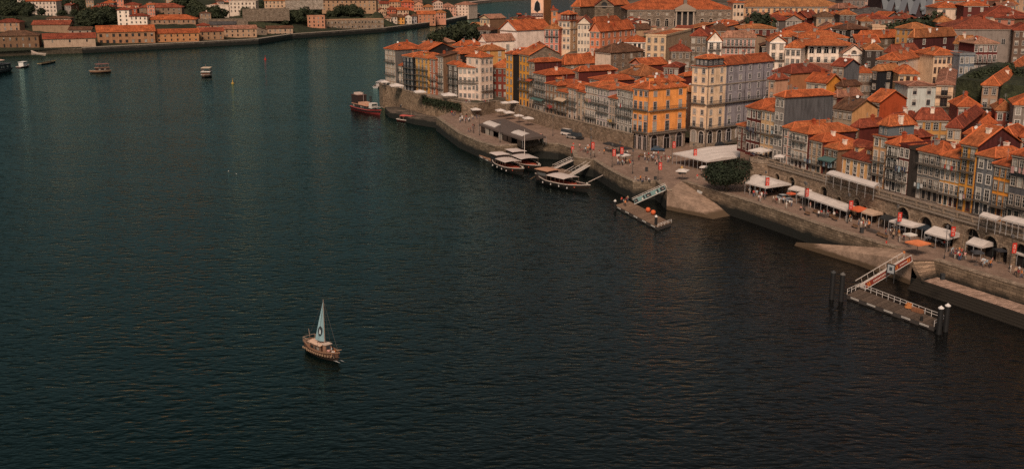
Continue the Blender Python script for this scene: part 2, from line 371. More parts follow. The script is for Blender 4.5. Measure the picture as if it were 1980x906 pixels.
def arch_meshes(w, h, frame, sur):
    key = ('arch', round(w, 2), round(h, 2), frame, sur)
    if key in WM: return WM[key]
    b = MB(); r = w / 2; zs = h / 2 - r
    a = arch_pts(r); o = arch_pts(r + .28)
    for i in range(8):
        (x0, z0), (x1, z1) = a[i], a[i + 1]; (X0, Z0), (X1, Z1) = o[i], o[i + 1]
        b.quad((x0, -.16, zs + z0), (x1, -.16, zs + z1), (X1, -.16, zs + Z1), (X0, -.16, zs + Z0))
        b.quad((x0, -.16, zs + z0), (x0, -.01, zs + z0), (x1, -.01, zs + z1), (x1, -.16, zs + z1))
        b.quad((X1, -.16, zs + Z1), (X1, -.01, zs + Z1), (X0, -.01, zs + Z0), (X0, -.16, zs + Z0))
    b.box(-r - .28, -.16, -h / 2, -r, -.01, zs).box(r, -.16, -h / 2, r + .28, -.01, zs)
    b.box(-r, -.07, zs - .05, r, -.015, zs + .05, 1).box(-.05, -.066, -h / 2, .05, -.015, zs - .05, 1)
    p = MB(); vs = [(-r, -.03, -h / 2), (r, -.03, -h / 2)] + [(-x, -.03, zs + z) for x, z in a]
    p.add(vs, [tuple(range(len(vs)))])
    me = b.mesh('arched_window', [M('plain', sur or GRANITE), M('plain', frame)], uv=False)
    pm = p.mesh('pane', [M('glass', (.016, .015, .016), .12)], uv=False)
    WM[key] = (me, pm); return WM[key]
def add_window(root, pos, rz, w, h, frame, sur, kind, near):
    if kind == 'arch': me, pm = arch_meshes(w, h, frame, sur); nm = 'arched_window'
    else:
        me, pm = window_meshes(w * R.uniform(.92, 1.08), h * R.uniform(.94, 1.05), frame, sur, kind, 0 if kind == 'door' else R.choice([0, 0, 0, 0, .4])); nm = 'door' if kind == 'door' else 'window'
    o = put(nm, me, root, pos, rz); put('pane', pm, o)
    return o
# ---------------------------------------------------------------- roofs
def roof_mesh(w, d, kind, rh, ov=.45, t=.18):
    """tiled roof over 0..w x 0..d, eaves at z = 0; returns tiles builder and ridge builder"""
    b, g = MB(), MB(); x0, x1, y0, y1 = -ov, w + ov, -ov, d + ov
    j = lambda k=.16: R.uniform(-k, k)
    w0, d0, r0 = w, d, rh
    A, B_, C, D = (x0, y0, 0), (x1, y0, 0), (x1, y1, 0), (x0, y1, 0); rid = []
    gab = []
    if kind == 'hip':
        W_, D_ = x1 - x0, y1 - y0
        if W_ >= D_: P, Q = (x0 + D_ / 2 + j(.3), d / 2 + j(.2), rh + j()), (x1 - D_ / 2 + j(.3), d / 2 + j(.2), rh + j())
        else: P, Q = (w / 2 + j(.2), y0 + W_ / 2 + j(.3), rh + j()), (w / 2 + j(.2), y1 - W_ / 2 + j(.3), rh + j())
        if W_ >= D_: fs = [(A, B_, Q, P), (B_, C, Q), (C, D, P, Q), (D, A, P)]; rid = [(A, P), (D, P), (B_, Q), (C, Q), (P, Q)]
        else: fs = [(A, B_, P), (B_, C, Q, P), (C, D, Q), (D, A, P, Q)]; rid = [(A, P), (B_, P), (C, Q), (D, Q), (P, Q)]
    elif kind == 'gx':
        P, Q = (x0, d / 2, rh), (x1, d / 2, rh); fs = [(A, B_, Q, P), (C, D, P, Q)]; rid = [(P, Q), (A, P), (B_, Q)]
    elif kind == 'gy':
        P, Q = (w / 2, y0, rh), (w / 2, y1, rh); fs = [(B_, C, Q, P), (D, A, P, Q)]; rid = [(P, Q), (A, P), (B_, P)]
    elif kind == 'shed':
        C, D = (x1, y1, rh), (x0, y1, rh); fs = [(A, B_, C, D)]; rid = [(C, D), (B_, C)]
    elif kind == 'shedx':
        A2, D2 = (x0, y0, rh), (x0, y1, rh); fs = [(A2, B_, C, D2)]; rid = [(A2, D2)]
    else:
        fs = [(A, B_, C, D)]
    for f in fs:
        n = len(f); b.add([(p[0], p[1], p[2] + t) for p in f], [tuple(range(n))])
        b.add([p for p in f], [tuple(range(n - 1, -1, -1))])
        for i in range(n):
            p, q = f[i], f[(i + 1) % n]
            if any((p, q) == r or (q, p) == r for r in rid[:1]) and kind in ('gx', 'gy'): continue
            b.quad(p, q, (q[0], q[1], q[2] + t), (p[0], p[1], p[2] + t))
    for p, q in rid: g.bar((p[0], p[1], p[2] + t + .05), (q[0], q[1], q[2] + t + .05), .30, 0, .16)
    return b, g
def roof_z(w, d, kind, rh, x, y):
    if kind == 'hip':
        m = min(w, d) / 2; return rh * min(1, min(x, w - x, y, d - y) / m)
    if kind == 'gx': return rh * (1 - abs(y - d / 2) / (d / 2))
    if kind == 'gy': return rh * (1 - abs(x - w / 2) / (w / 2))
    if kind == 'shed': return rh * y / d
    return 0
GROUND_PTS = []
def solveK(uL, uR, vR, Y, ang, uB=None, D=None, w=None):
    """near front eave corner from its sight line and distance; frontage runs from it back towards the sight line at uL"""
    K = UY(uR, vR, Y); a = math.radians(ang); ex = Vector((math.cos(a), math.sin(a), 0)); ey = Vector((-ex.y, ex.x, 0))
    def reach(dr, u):
        lo, hi = 0.2, 140.0
        s = 1 if proj(K + dr * 1.0)[0] > proj(K)[0] else -1
        for _ in range(50):
            m = (lo + hi) / 2
            if (proj(K + dr * m)[0] - u) * s < 0: lo = m
            else: hi = m
        return lo
    if w is None: w = reach(-ex, uL)
    if D is None: D = reach(ey, uB) if uB is not None else 12
    w = max(2.0, min(w, 130)); D = max(3, min(D, 80))
    return K, w, D, ex, ey
HOUSES = []; RECTS = []
def house(label, uL, uR, vR, Y=None, vb=None, zb=None, uB=None, D=None, ang=-66, f=3, c=3, rc=0, lc=0, col=CREAM, side=None,
          mat='plaster', smat=None, roof='hip', rh=2.5, tile='o', frame=WWOOD, sur=GRANITE, ww=1.1, wh=1.75, bal=(), fh=3.1, door=None,
          rows=None, rrows=None, chim=1, dorm=0, sky=0, attic=None, belts=(), cornice=True, kind='sash', w=None, xy=None, name='house',
          cat='house', group=None, gr=None, awn=(), ov=.45, arch=None, rwin=None, topw=None, pipe=False):
    if vb is not None: Y = U(uR, vb, zb).y
    if sur == WHITE: sur = SURW
    if tile == 'o' and zb is None: tile = R.choices('odpby', (58, 14, 7, 8, 13))[0]
    rh = rh * (.78 if roof in ('hip', 'gx') else .9)
    if xy is None:
        K, w, D, ex, ey = solveK(uL, uR, vR, Y, ang, uB, D, w)
    else:
        K = Vector(xy); a = math.radians(ang); ex = Vector((math.cos(a), math.sin(a), 0)); ey = Vector((-ex.y, ex.x, 0))
    ze = K.z; hv = ze - zb if zb is not None else fh * f
    g = zb if zb is not None else (gr if gr is not None else ze - hv)
    o2 = K - ex * w                      # front left corner
    root = empty(name, (o2.x, o2.y, g), math.radians(ang)); tag(root, label, cat, group)
    H = ze - g; lo = (-7.0 if Y is None or Y < 700 else -3.0) if zb is None else -.6
    side = side or col; smat = smat or mat
    near = Y is not None and Y < 345
    m0, m1 = M(mat, col), M(smat, side)
    b = MB()
    b.quad((0, 0, lo), (w, 0, lo), (w, 0, H), (0, 0, H)).quad((w, D, lo), (0, D, lo), (0, D, H), (w, D, H))
    if roof == 'gy':
        b.add([(0, 0, H), (w, 0, H), (w / 2, 0, H + rh)], [(0, 1, 2)]).add([(w, D, H), (0, D, H), (w / 2, D, H + rh)], [(0, 1, 2)])
    b.add([(0, 0, H), (w, 0, H), (w, D, H), (0, D, H)], [(0, 1, 2, 3)])
    b.build('wall', m0, root)
    s = MB(); s.quad((w, 0, lo), (w, D, lo), (w, D, H), (w, 0, H)).quad((0, D, lo), (0, 0, lo), (0, 0, H), (0, D, H))
    if roof == 'gx':
        s.add([(w, 0, H), (w, D, H), (w, D / 2, H + rh)], [(0, 1, 2)]).add([(0, D, H), (0, 0, H), (0, D / 2, H + rh)], [(0, 1, 2)])
    if roof == 'shed':
        s.add([(w, 0, H), (w, D, H), (w, D, H + rh)], [(0, 1, 2)]).add([(0, D, H), (0, 0, H), (0, D, H + rh)], [(0, 1, 2)])
        MB().quad((0, D + .01, H), (w, D + .01, H), (w, D + .01, H + rh), (0, D + .01, H + rh)).build('back_wall', m1, root)
    s.build('side_wall', m1, root)
    rz0 = 0.0
    if attic:
        acol, ah, ac, arc = attic; q = .7
        a = MB().box(q, q, H - .3, w - q, D - q, H + ah); ao = a.build('attic', M('plain', acol), root)
        for i in range(ac): add_window(ao, (q + (w - 2 * q) * (i + .5) / ac, q, H + ah * .5), 0, min(1.0, (w - 2) / ac * .6), ah * .6, frame, None, 'sash', near)
        for i in range(arc): add_window(ao, (w - q, q + (D - 2 * q) * (i + .5) / arc, H + ah * .5), math.pi / 2, min(1.1, (D - 2) / arc * .6), ah * .6, frame, None, 'sash', near)
        rz0 = ah
        e = MB().box(-.4, -.4, H, w + .4, D + .4, H + .14); e.build('eave_roof', M('roof', TC[tile]), root)
    if roof != 'flat':
        i0 = .7 if attic else 0
        rb, gb = roof_mesh(w - 2 * i0, D - 2 * i0, roof, rh, ov)
        ro = rb.build('roof', M('roof', TC[tile]), root, (i0, i0, H + rz0 + .012))
        if gb.f and tile != 'g': gb.build('ridge', M('plain', sc(TC[tile], R.choice([.75, .9, 1.05]))), ro)
        for k in range(R.choice([0, 0, 1, 1, 2]) if Y is not None and Y < 520 else 0):
            cx, cy = w * R.uniform(.15, .85), D * R.uniform(.15, .6); cz = roof_z(w, D, roof, rh, cx, cy); q = R.random()
            if q < .4:
                dm_ = MB().lathe([(0, 0), (.28, .05), (.45, .18), (.42, .2), (.0, .07)], 8); do_ = dm_.build('satellite_dish', M('plain', (.62, .58, .55)), ro, (cx, cy, cz + .9)); do_.rotation_euler = (1.1, 0, R.uniform(-.6, .9))
                MB().bar((cx, cy, cz), (cx, cy, cz + .95), .06).build('dish_pole', M('plain', (.3, .28, .27)), ro)
            else:
                an = MB().bar((cx, cy, cz), (cx, cy, cz + 2.4), .05)
                for i_ in range(4): an.bar((cx - .5 + .08 * i_, cy, cz + 1.6 + .22 * i_), (cx + .5 - .08 * i_, cy, cz + 1.6 + .22 * i_), .035)
                an.build('antenna', M('plain', (.25, .23, .22)), ro)
        for k in range(chim):
            cx, cy = w * R.uniform(.25, .8), D * R.uniform(.3, .75); cz = roof_z(w, D, roof, rh, cx, cy)
            ch = MB().box(cx - .45, cy - .35, max(0, cz - .8), cx + .45, cy + .35, cz + 1.1, 0).box(cx - .55, cy - .45, cz + 1.1, cx + .55, cy + .45, cz + 1.25, 0)
            ch.box(cx - .3, cy - .2, cz + 1.25, cx - .02, cy + .2, cz + 1.55, 1).box(cx + .04, cy - .2, cz + 1.25, cx + .3, cy + .2, cz + 1.55, 1)
            ch.build('chimney', [M('plaster', R.choice([WHITE, STONE, GRAY, BRICK])), M('plain', TILED)], ro)
        if roof in ('hip', 'gx'):
            for k in range(dorm):
                lx = D > w and roof == 'hip'
                x = w * (k + 1) / (dorm + 1); y = D * .16; z = roof_z(w, D, roof, rh, x, y + .6)
                dm = MB().box(-.85, 0, z - .4, .85, 1.9, z + 1.1, 0)
                dm.add([(-1.1, -.25, z + 1.1), (1.1, -.25, z + 1.1), (1.1, 2.1, z + 1.1), (-1.1, 2.1, z + 1.1), (0, -.25, z + 1.75), (0, 2.1, z + 1.75)],
                       [(0, 1, 4), (1, 2, 5, 4), (3, 0, 4, 5), (2, 3, 5)], 1)
                do = dm.build('dormer', [M('plaster', col), M('roof', TC[tile])], ro, (x, y, 0))
                add_window(do, (0, 0, z + .45), 0, .95, .85, frame, None, 'sash', near)
        for k in range(sky):
            x = w - D * .0 - w * .5 + R.uniform(-.3, .3) * w; y = D * (.2 + .12 * k)
            if roof in ('gx', 'hip'):
                z = roof_z(w, D, roof, rh, x, y); sl = rh / (D / 2) if D <= w or roof == 'gx' else rh / (w / 2)
                k2 = MB().add([(x - .4, y, z + .24), (x + .4, y, z + .24), (x + .4, y + 1.2, z + .24 + 1.2 * sl), (x - .4, y + 1.2, z + .24 + 1.2 * sl)], [(0, 1, 2, 3)])
                k2.build('skylight', M('glass', (.05, .05, .055), .12), ro)
    else:
        p = MB()
        for bx in ((-.15, -.15, w + .15, .12), (-.15, D - .12, w + .15, D + .15), (-.15, .12, .12, D - .12), (w - .12, .12, w + .15, D - .12)):
            p.box(bx[0], bx[1], H + .004, bx[2], bx[3], H + .75)
        p.build('parapet', M('plaster', sc(col, .9)), root)
        fl = MB().quad((.1, .1, H + .2), (w - .1, .1, H + .2), (w - .1, D - .1, H + .2), (.1, D - .1, H + .2)); fl.build('roof', M('roof', TC[tile]), root)
    if cornice and roof != 'flat':
        cb = MB().box(-.02, -.32, H - .42, w + .32, -.005, H - .02).box(w + .005, -.005, H - .42, w + .32, D, H - .02) if False else MB().box(-.02, -.3, H - .4, w + .02, -.005, H - .03)
        cb.build('cornice', M('plain', GRANITE if col != WHITE else WHITE), root)
    for z in belts:
        MB().box(-.03, -.18, H * (1 - z) - .16, w + .18, -.006, H * (1 - z) + .16).box(w + .006, -.006, H * (1 - z) - .16, w + .18, D, H * (1 - z) + .16).build('string_course', M('plain', sc(GRANITE, .8)), root)
    if pipe: MB().tube([(w - .12, -.12, 0), (w - .12, -.12, H)], .09, 5).build('drainpipe', M('plain', (.06, .05, .05)), root)
    # storeys: (fraction below the eave, width, height, kind)
    def default_rows():
        out = []
        for i in range(f):
            k = kind; ht = wh; z = (i + .5) / f
            if door and i == f - 1: k = 'door'; ht = min(2.5, hv / f * .8)
            if i in bal and k != 'door': ht = wh + .45; z += .05 / f
            out.append((z, ww, min(ht, hv / f * .74), k))
        return out
    rws = rows or default_rows()
    fx = 1 if not topw else topw
    for i, (zf, a, h, k) in enumerate(rws):
        z = H - zf * hv
        n = c
        if n:
            for j in range(n):
                if k == 'skip': continue
                aw = min(a, w / n * .62)
                add_window(root, (w * (j + .5) / n, 0, z), 0, aw, h, frame if k != 'door' else R.choice([frame, (.07, .02, .015), (.05, .06, .05), (.03, .03, .03)]), sur, k, near)
        if i in bal and n:
            bz = z - h / 2 - .12
            bo = MB().box(.15, -.85, bz - .16, w - .15, -.14, bz).build('balcony', M('plain', sc(GRANITE, .38)), root)
            rl = MB(); nb = max(4, int(w / .32))
            rl.box(.15, -.86, bz + .95, w - .15, -.80, bz + 1.03)
            for j in range(nb + 1):
                x = .18 + (w - .36) * j / nb; rl.box(x - .025, -.85, bz, x + .025, -.81, bz + .95)
            rl.build('railing', M('plain', (.025, .03, .03)), bo)
        if i in awn:
            bz = z + h / 2 + .1
            MB().add([(.2, -.05, bz + .35), (w - .2, -.05, bz + .35), (w - .2, -1.7, bz - .35), (.2, -1.7, bz - .35), (w - .2, -1.7, bz - .6), (.2, -1.7, bz - .6)],
                     [(0, 1, 2, 3), (3, 2, 4, 5)]).build('awning', M('fabric', R.choice([(.5, .36, .25), (.07, .13, .12), (.4, .08, .03)])), root)
    for i, (zf, a, h, k) in enumerate(rrows or rws):
        z = H - zf * hv
        for j in range(rc):
            if k in ('skip',): continue
            add_window(root, (w, D * (j + .5) / rc, z), math.pi / 2, min(a, D / rc * .6), h, frame, sur, k, near)
        for j in range(lc):
            add_window(root, (0, D * (j + .5) / lc, z), -math.pi / 2, min(a, D / lc * .6), h, frame, sur, k, near)
    cxy = o2 + ex * (w / 2) + ey * (D / 2)
    GROUND_PTS.append((cxy.x, cxy.y, g)); GROUND_PTS.append((K.x, K.y, g))
    HOUSES.append((label, round(w, 1), round(D, 1), round(ze, 1), round(g, 1), round(K.x, 1), round(K.y, 1)))
    RECTS.append((cxy.x, cxy.y, w / 2 + .2, D / 2 + .2, math.radians(ang), label))
    return root, K, w, D, ex, ey, H
# ---------------------------------------------------------------- river
wb = MB(); wb.quad((-2500, -400, 0), (2500, -400, 0), (2500, 5200, 0), (-2500, 5200, 0))
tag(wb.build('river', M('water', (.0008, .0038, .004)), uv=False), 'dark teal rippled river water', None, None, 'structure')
# ---------------------------------------------------------------- houses of the near bank
def lerp(tab, u):
    for (a, va), (b, vb_) in zip(tab, tab[1:]):
        if u <= b or (b, vb_) == tab[-1]:
            return va + (vb_ - va) * (u - a) / (b - a)
def dvb(u): return lerp([(1444, 291), (1563, 330), (1690, 357), (1734, 371), (1883, 411), (1980, 437)], u)
def bvb(u): return lerp([(1007, 207), (1060, 222), (1155, 245), (1224, 262)], u)
def avb(u): return lerp([(742, 165), (792, 176), (837, 183), (884, 189)], u)
GD = 'tall terraced houses above the arcaded wall'; GB = 'terraced houses above the stone wall by the square'; GA = 'houses on the point at the river bend'
GH = 'houses on the hillside behind the waterfront'; GG = 'buildings on the far river bank'
def Dh(label, uL, uR, vR, **k):
    k.setdefault('group', GD); k.setdefault('door', 1); return house(label, uL, uR, vR, vb=dvb(uR), zb=11, ang=k.pop('ang', -66.5), **k)
def Bh(label, uL, uR, vR, **k):
    k.setdefault('group', GB); k.setdefault('door', 1); return house(label, uL, uR, vR, vb=bvb(uR), zb=9, ang=-64, **k)
def Ah(label, uL, uR, vR, **k):
    k.setdefault('group', GA); k.setdefault('ang', -56); return house(label, uL, uR, vR, vb=k.pop('vb', None) or avb(uR), zb=9, **k)
def Hh(label, uL, uR, vR, Y, **k):
    k.setdefault('group', GH); return house(label, uL, uR, vR, Y=Y, **k)
# --- row above the arcaded wall
Dh('low maroon annex with a small orange roof at the far end of the arcade row', 1427, 1445, 246, D=7, f=3, c=2, col=MAROON, rh=1.2, chim=0)
Dh('dark maroon house with big white sash windows at the far end of the arcade row', 1445, 1473, 213, D=15, f=4, c=3, col=MAROON, sur=WHITE, rh=3, ww=1.25, wh=1.9, bal=(1,))
Dh('beige house with white windows sharing the roofline of the dark maroon one', 1473, 1500, 217, D=15, f=4, c=3, col=BEIGE, side=GRAY, sur=WHITE, rh=2.6, bal=(1,))
Dh('tall narrow house with a huge blank grey clad gable rising over its neighbours', 1500, 1518, 189, uB=1612, f=5, c=2, col=GRAY, side=MGRAY, smat='metal', rh=1.6, sur=WHITE, bal=(2,))
Dh('narrow house with plum and cream storeys beside the grey clad gable', 1517, 1533, 250, D=13, f=4, c=2, col=PINK, sur=WHITE, rh=1.6)
Dh('pale stone house under a long low orange roof in the arcade row', 1532, 1563, 260, uB=1655, f=4, c=4, col=(.36, .27, .21), side=MAROON, smat='metal', rh=2.3, sur=WHITE, bal=(0, 2))
Dh('beige house with dark upper windows under a lower orange roof of the arcade row', 1562, 1591, 275, uB=1645, f=4, c=3, col=(.42, .3, .2), side=MAROON, rh=1.8, bal=(2,))
Dh('low brown timber fronted house with a tan awning in the arcade row', 1591, 1621, 290, D=10, f=3, c=3, col=BROWN, rh=1.8, awn=(1,), bal=(1,), sur=DSTONE)
Dh('low pale yellow house with a large steep roof and two white dormers', 1621, 1690, 316, D=12, f=3, c=5, col=(.66, .42, .2), side=DSTONE, roof='gx', rh=4.2, dorm=2, sur=WHITE, chim=0, tile='d')
Dh('house with slate top floor and peach lower floors under a pyramid roof', 1690, 1716, 266, D=9, f=4, c=2, col=(.52, .32, .18), side=DRED, rh=2.8, bal=(1, 2), sur=WHITE, attic=((.12, .14, .15), 2.4, 2, 1))
Dh('navy tiled house with green balconies in the arcade row', 1716, 1740, 283, uB=1788, f=4, c=2, col=NAVY, side=(.12, .1, .1), mat='azulejo', rh=2.2, bal=(1, 2, 0), sur=WHITE, kind='arch', wh=2.1)
Dh('narrow maroon house with broad white window frames in the arcade row', 1740, 1760, 287, D=12, f=4, c=2, col=MAROON, side=GRAY, roof='flat', sur=WHITE, bal=(1, 2), wh=2.1)
Dh('narrow house wrapped in dark brown scaffold netting', 1760, 1777, 292, D=12, f=4, c=0, col=(.055, .042, .035), mat='metal', roof='flat')
Dh('grey tiled house with a dark continuous top balcony beside the netted house', 1777, 1821, 300, uB=1865, f=4, c=4, col=(.20, .19, .18), mat='azulejo', rh=2.6, bal=(0, 2), sur=GRANITE, chim=2, wh=1.9)
Dh('ochre house with a grey wooden top gallery between grey and yellow houses', 1821, 1861, 309, uB=1905, f=4, c=4, col=(.58, .31, .09), side=DGRAY, rh=2.4, bal=(0, 2), sur=WHITE, wh=2.0, chim=2)
Dh('tall bright yellow house with a dark red side gable in the arcade row', 1861, 1891, 284, uB=1973, f=5, c=2, col=YEL, side=MAROON, smat='metal', roof='gx', rh=4.6, bal=(0, 1, 3), sur=DSTONE, wh=2.1)
Dh('slate grey house with white cross framed windows in the arcade row', 1891, 1924, 306, uB=1985, f=4, c=2, col=(.19, .19, .195), mat='azulejo', rh=2.0, bal=(2, 3), sur=WHITE, wh=1.9)
Dh('orange house with a wooden first floor gallery in the arcade row', 1924, 1958, 324, uB=1995, f=4, c=3, col=ORA, rh=2.2, sur=DSTONE, bal=(2,), wh=1.9)
Dh('dark grey tiled house at the picture edge of the arcade row', 1958, 1998, 306, D=13, f=4, c=3, col=(.12, .115, .12), mat='azulejo', rh=2.4, bal=(0, 2), sur=GRANITE)
Dh('tawny house last in the arcade row', 1998, 2040, 322, D=12, f=4, c=3, col=OCH, rh=2.4, bal=(1,))
# --- row above the wall by the square
Bh('ochre six storey house with a rough stone side gable', 1004, 1024, 108, uB=1083, f=6, c=3, col=YEL, side=STONE, smat='stone', roof='gx', rh=4.2, bal=(2, 3), sur=DSTONE, gr=11)
Bh('tall house with a long dark red clad side next to the ochre one', 1023, 1034, 121, uB=1086, f=6, c=2, col=(.3, .24, .19), side=MAROON, smat='metal', rh=1.6, bal=(1, 3), awn=(2,))
Bh('house with dark glazed gallery floors and a long maroon side below an orange roof', 1033, 1056, 146, uB=1123, f=5, c=4, col=(.20, .15, .12), side=DRED, smat='metal', rh=2.3, bal=(0, 1, 2), sur=WHITE, awn=(3,))
Bh('brown house with dark balconies and a gabled dormer in the stone wall row', 1056, 1078, 166, uB=1138, f=4, c=3, col=(.26, .17, .12), side=BROWN, rh=1.7, bal=(1, 2), sur=GRANITE, dorm=1)
Bh('lower house with green awnings and a small bright orange roof', 1078, 1098, 180, D=8, f=4, c=3, col=(.30, .2, .13), side=DGRAY, rh=1.5, awn=(1,), bal=(2,), sur=GRANITE)
Bh('grey house with a black clad side strip in the stone wall row', 1098, 1117, 173, uB=1140, f=5, c=2, col=(.42, .33, .28), side=BLACK, rh=2.0, bal=(1, 2), sur=WHITE)
Bh('plain pale house with a low eave between taller pale neighbours', 1117, 1132, 180, D=11, f=4, c=2, col=(.44, .36, .29), rh=1.4, sur=GRANITE, bal=(3,))
Bh('pale house with five close columns of small windows', 1132, 1155, 169, D=12, f=5, c=5, col=(.37, .3, .26), rh=1.6, sur=WHITE, ww=.9, bal=(1, 3))
Bh('lavender grey house with pale surrounds and wide white lower storey', 1155, 1179, 174, D=9, f=5, c=4, col=LAV, rh=1.3, sur=WHITE, bal=(1, 2))
Bh('narrow house with a low orange roof tucked between grey neighbours', 1179, 1194, 192, D=8, f=4, c=3, col=(.46, .38, .33), side=DRED, rh=1.6, sur=GRANITE, bal=(2,))
Bh('pale tiled house with weathered wooden top gallery beside the orange corner block', 1193, 1225, 177, D=13, f=5, c=4, col=(.40, .34, .29), side=GRAY, rh=2.4, sur=WHITE, bal=(1, 2), mat='azulejo')
# higher houses looking over that row
Hh('set back house with a long maroon side and white attic window', 1140, 1168, 157, 372, uB=1240, ang=-64, f=4, c=4, col=(.24, .2, .18), side=MAROON, smat='metal', rh=1.7, sur=WHITE, chim=2)
Hh('maroon sided house with a flat run of orange roof behind the stone wall row', 1109, 1119, 139, 398, uB=1192, ang=-64, f=3, c=2, col=(.3, .2, .15), side=MAROON, rh=2, chim=2)
Hh('house with a wide roof dormer and maroon side above the stone wall row', 1200, 1238, 148, 374, uB=1290, ang=-64, f=3, c=4, col=GRAY, side=MAROON, rh=4, dorm=1, chim=2)
Hh('small house with a red slatted roof terrace behind the orange corner block', 1283, 1313, 131, 372, D=10, ang=-20, f=2, c=3, col=MAROON, rh=1.4, tile='d')
Hh('low house with orange roof and white chimneys just behind the orange corner block', 1230, 1247, 162, 357, uB=1322, ang=-60, f=2, c=2, col=(.3, .2, .16), side=MAROON, rh=2.2, chim=3)
Hh('dark red shed roofed house between the corner block and the pale tower', 1314, 1323, 148, 368, uB=1347, ang=-60, f=2, c=1, col=MAROON, rh=1.3)
Hh('narrow orange roofed house squeezed beside the pale tower block', 1322, 1331, 178, 360, uB=1352, ang=-56, f=4, c=1, col=(.16, .1, .08), rh=2.2)
# --- orange corner block with arcade
ORA2 = (.76, .33, .10)
rr = [(.075, 1.25, 1.6, 'sash'), (.265, 1.25, 2.3, 'sash'), (.46, 1.2, 1.3, 'sash'), (.61, 1.5, 3.2, 'sash'), (.865, 2.5, 4.6, 'arch')]
o = house('bright orange corner block with roof dormers and three dark arches at street level', 1225, 1255, 174, vb=293, zb=5, ang=-54, uB=1328, f=5, c=3, rc=3, col=ORA2, side=ORA2,
      roof='hip', rh=3.2, sur=(.44, .34, .3), frame=(.3, .27, .26), rows=rr, bal=(1, 3), belts=(.35, .70, .735), dorm=1, group='corner blocks on the square', chim=2, pipe=True)
def side_balcony(rec, z, proj_=.8):
    root, K, w, D, ex, ey, H = rec
    bo = MB().box(w + .14, .1, z - .18, w + proj_, D - .1, z).build('balcony', M('plain', sc(GRANITE, .6)), root)
    rl = MB().box(w + proj_ - .06, .1, z + .95, w + proj_, D - .1, z + 1.03); n = int(D / .32)
    for j in range(n + 1):
        y = .12 + (D - .24) * j / n; rl.box(w + proj_ - .05, y - .025, z, w + proj_ - .01, y + .025, z + .95)
    rl.build('railing', M('plain', (.025, .03, .03)), bo)
Hh_ = o[6]
side_balcony(o, Hh_ * (1 - .35) + .2); side_balcony(o, Hh_ * .285)
# side dormers facing the river
def side_dormers(rec, n, rh, roofh=.4):
    root, K, w, D, ex, ey, H = rec
    ro = [c for c in root.children if c.name.startswith('roof')][0]
    for k in range(n):
        y = D * (k + .65) / (n + .3); x = w - .9; z = .55
        dm = MB().box(-1.9, -.9, z - .5, .0, .9, z + 1.15, 0)
        dm.add([(.3, -1.15, z + 1.15), (.3, 1.15, z + 1.15), (-2.2, 1.15, z + 1.15), (-2.2, -1.15, z + 1.15), (.3, 0, z + 1.8), (-2.2, 0, z + 1.8)],
               [(0, 1, 4), (1, 2, 5, 4), (3, 0, 4, 5), (2, 3, 5)], 1)
        do = dm.build('dormer', [M('plaster', (.5, .28, .12)), M('roof', TILE)], ro, (x, y, 0))
        add_window(do, (0.004, 0, z + .5), math.pi / 2, 1.0, .9, WWOOD, None, 'sash', True)
side_dormers(o, 3, 3.2)
ORANGE = o
# --- pale tower block, cream corner and lavender half
tr = [(.055, 1.1, 1.5, 'sash'), (.165, 1.1, 1.5, 'sash'), (.29, 1.1, 1.7, 'sash'), (.415, 1.15, 2.1, 'sash'), (.57, 1.1, 1.5, 'sash'), (.70, 1.3, 2.8, 'sash'), (.885, 2.1, 3.8, 'arch')]
KT = UY(1369, 130, U(1369, 284, 5.5).y)
GT = 'corner blocks on the square'
c1 = house('cream half of the tall corner block with an attic room on its roof', 1339, 1369, 130, vb=284, zb=5.5, ang=-50, uB=1405, f=7, c=2, rc=2, col=(.72, .57, .42), roof='hip', rh=1.4,
      sur=(.5, .42, .36), rows=tr, bal=(3, 5), belts=(.235, .475, .78), group=GT, frame=(.4, .37, .35), chim=0, attic=((.07, .07, .07), 2.3, 3, 3))
side_balcony(c1, c1[6] * (1 - .475) + .2); side_balcony(c1, c1[6] * .225)
K2 = c1[1] + c1[5] * (c1[3] + .02)
d2 = solveK(0, 1405, proj(K2)[1], K2.y, -50, uB=1495, w=c1[2])[2]
c2 = house('lavender half of the tall corner block beside the white tent', 0, 1405, 0, Y=K2.y, zb=5.5, ang=-50, xy=tuple(K2 + Vector((0, 0, 0))), w=c1[2], D=d2, f=7, c=2, rc=5, col=(.26, .262, .315),
      roof='gy', rh=2.6, sur=(.5, .44, .42), rows=tr, belts=(.235, .475, .78), group=GT, frame=(.42, .4, .4), chim=1, dorm=0)
side_balcony(c2, c2[6] * (1 - .475) + .2); side_balcony(c2, c2[6] * .225)
for rec_, ys in ((c1, (.02,)), (c2, (.02, .4, .79))):
    for y in ys: MB().tube([(rec_[2] + .1, rec_[3] * y + .1, 0), (rec_[2] + .1, rec_[3] * y + .1, rec_[6] - .1)], .1, 5).build('drainpipe', M('plain', (.06, .05, .06)), rec_[0])
for rec_, fr_, cc_ in ((o, .265, (.30, .225, .17)), (c1, .215, (.36, .28, .21)), (c2, .215, (.36, .28, .21))):
    h_ = rec_[6] * fr_
    MB().box(-.02, -.022, -.5, rec_[2] + .022, -.004, h_).box(rec_[2] + .004, -.004, -.5, rec_[2] + .022, rec_[3] + .02, h_).build('stone_base', M('stone', cc_), rec_[0])
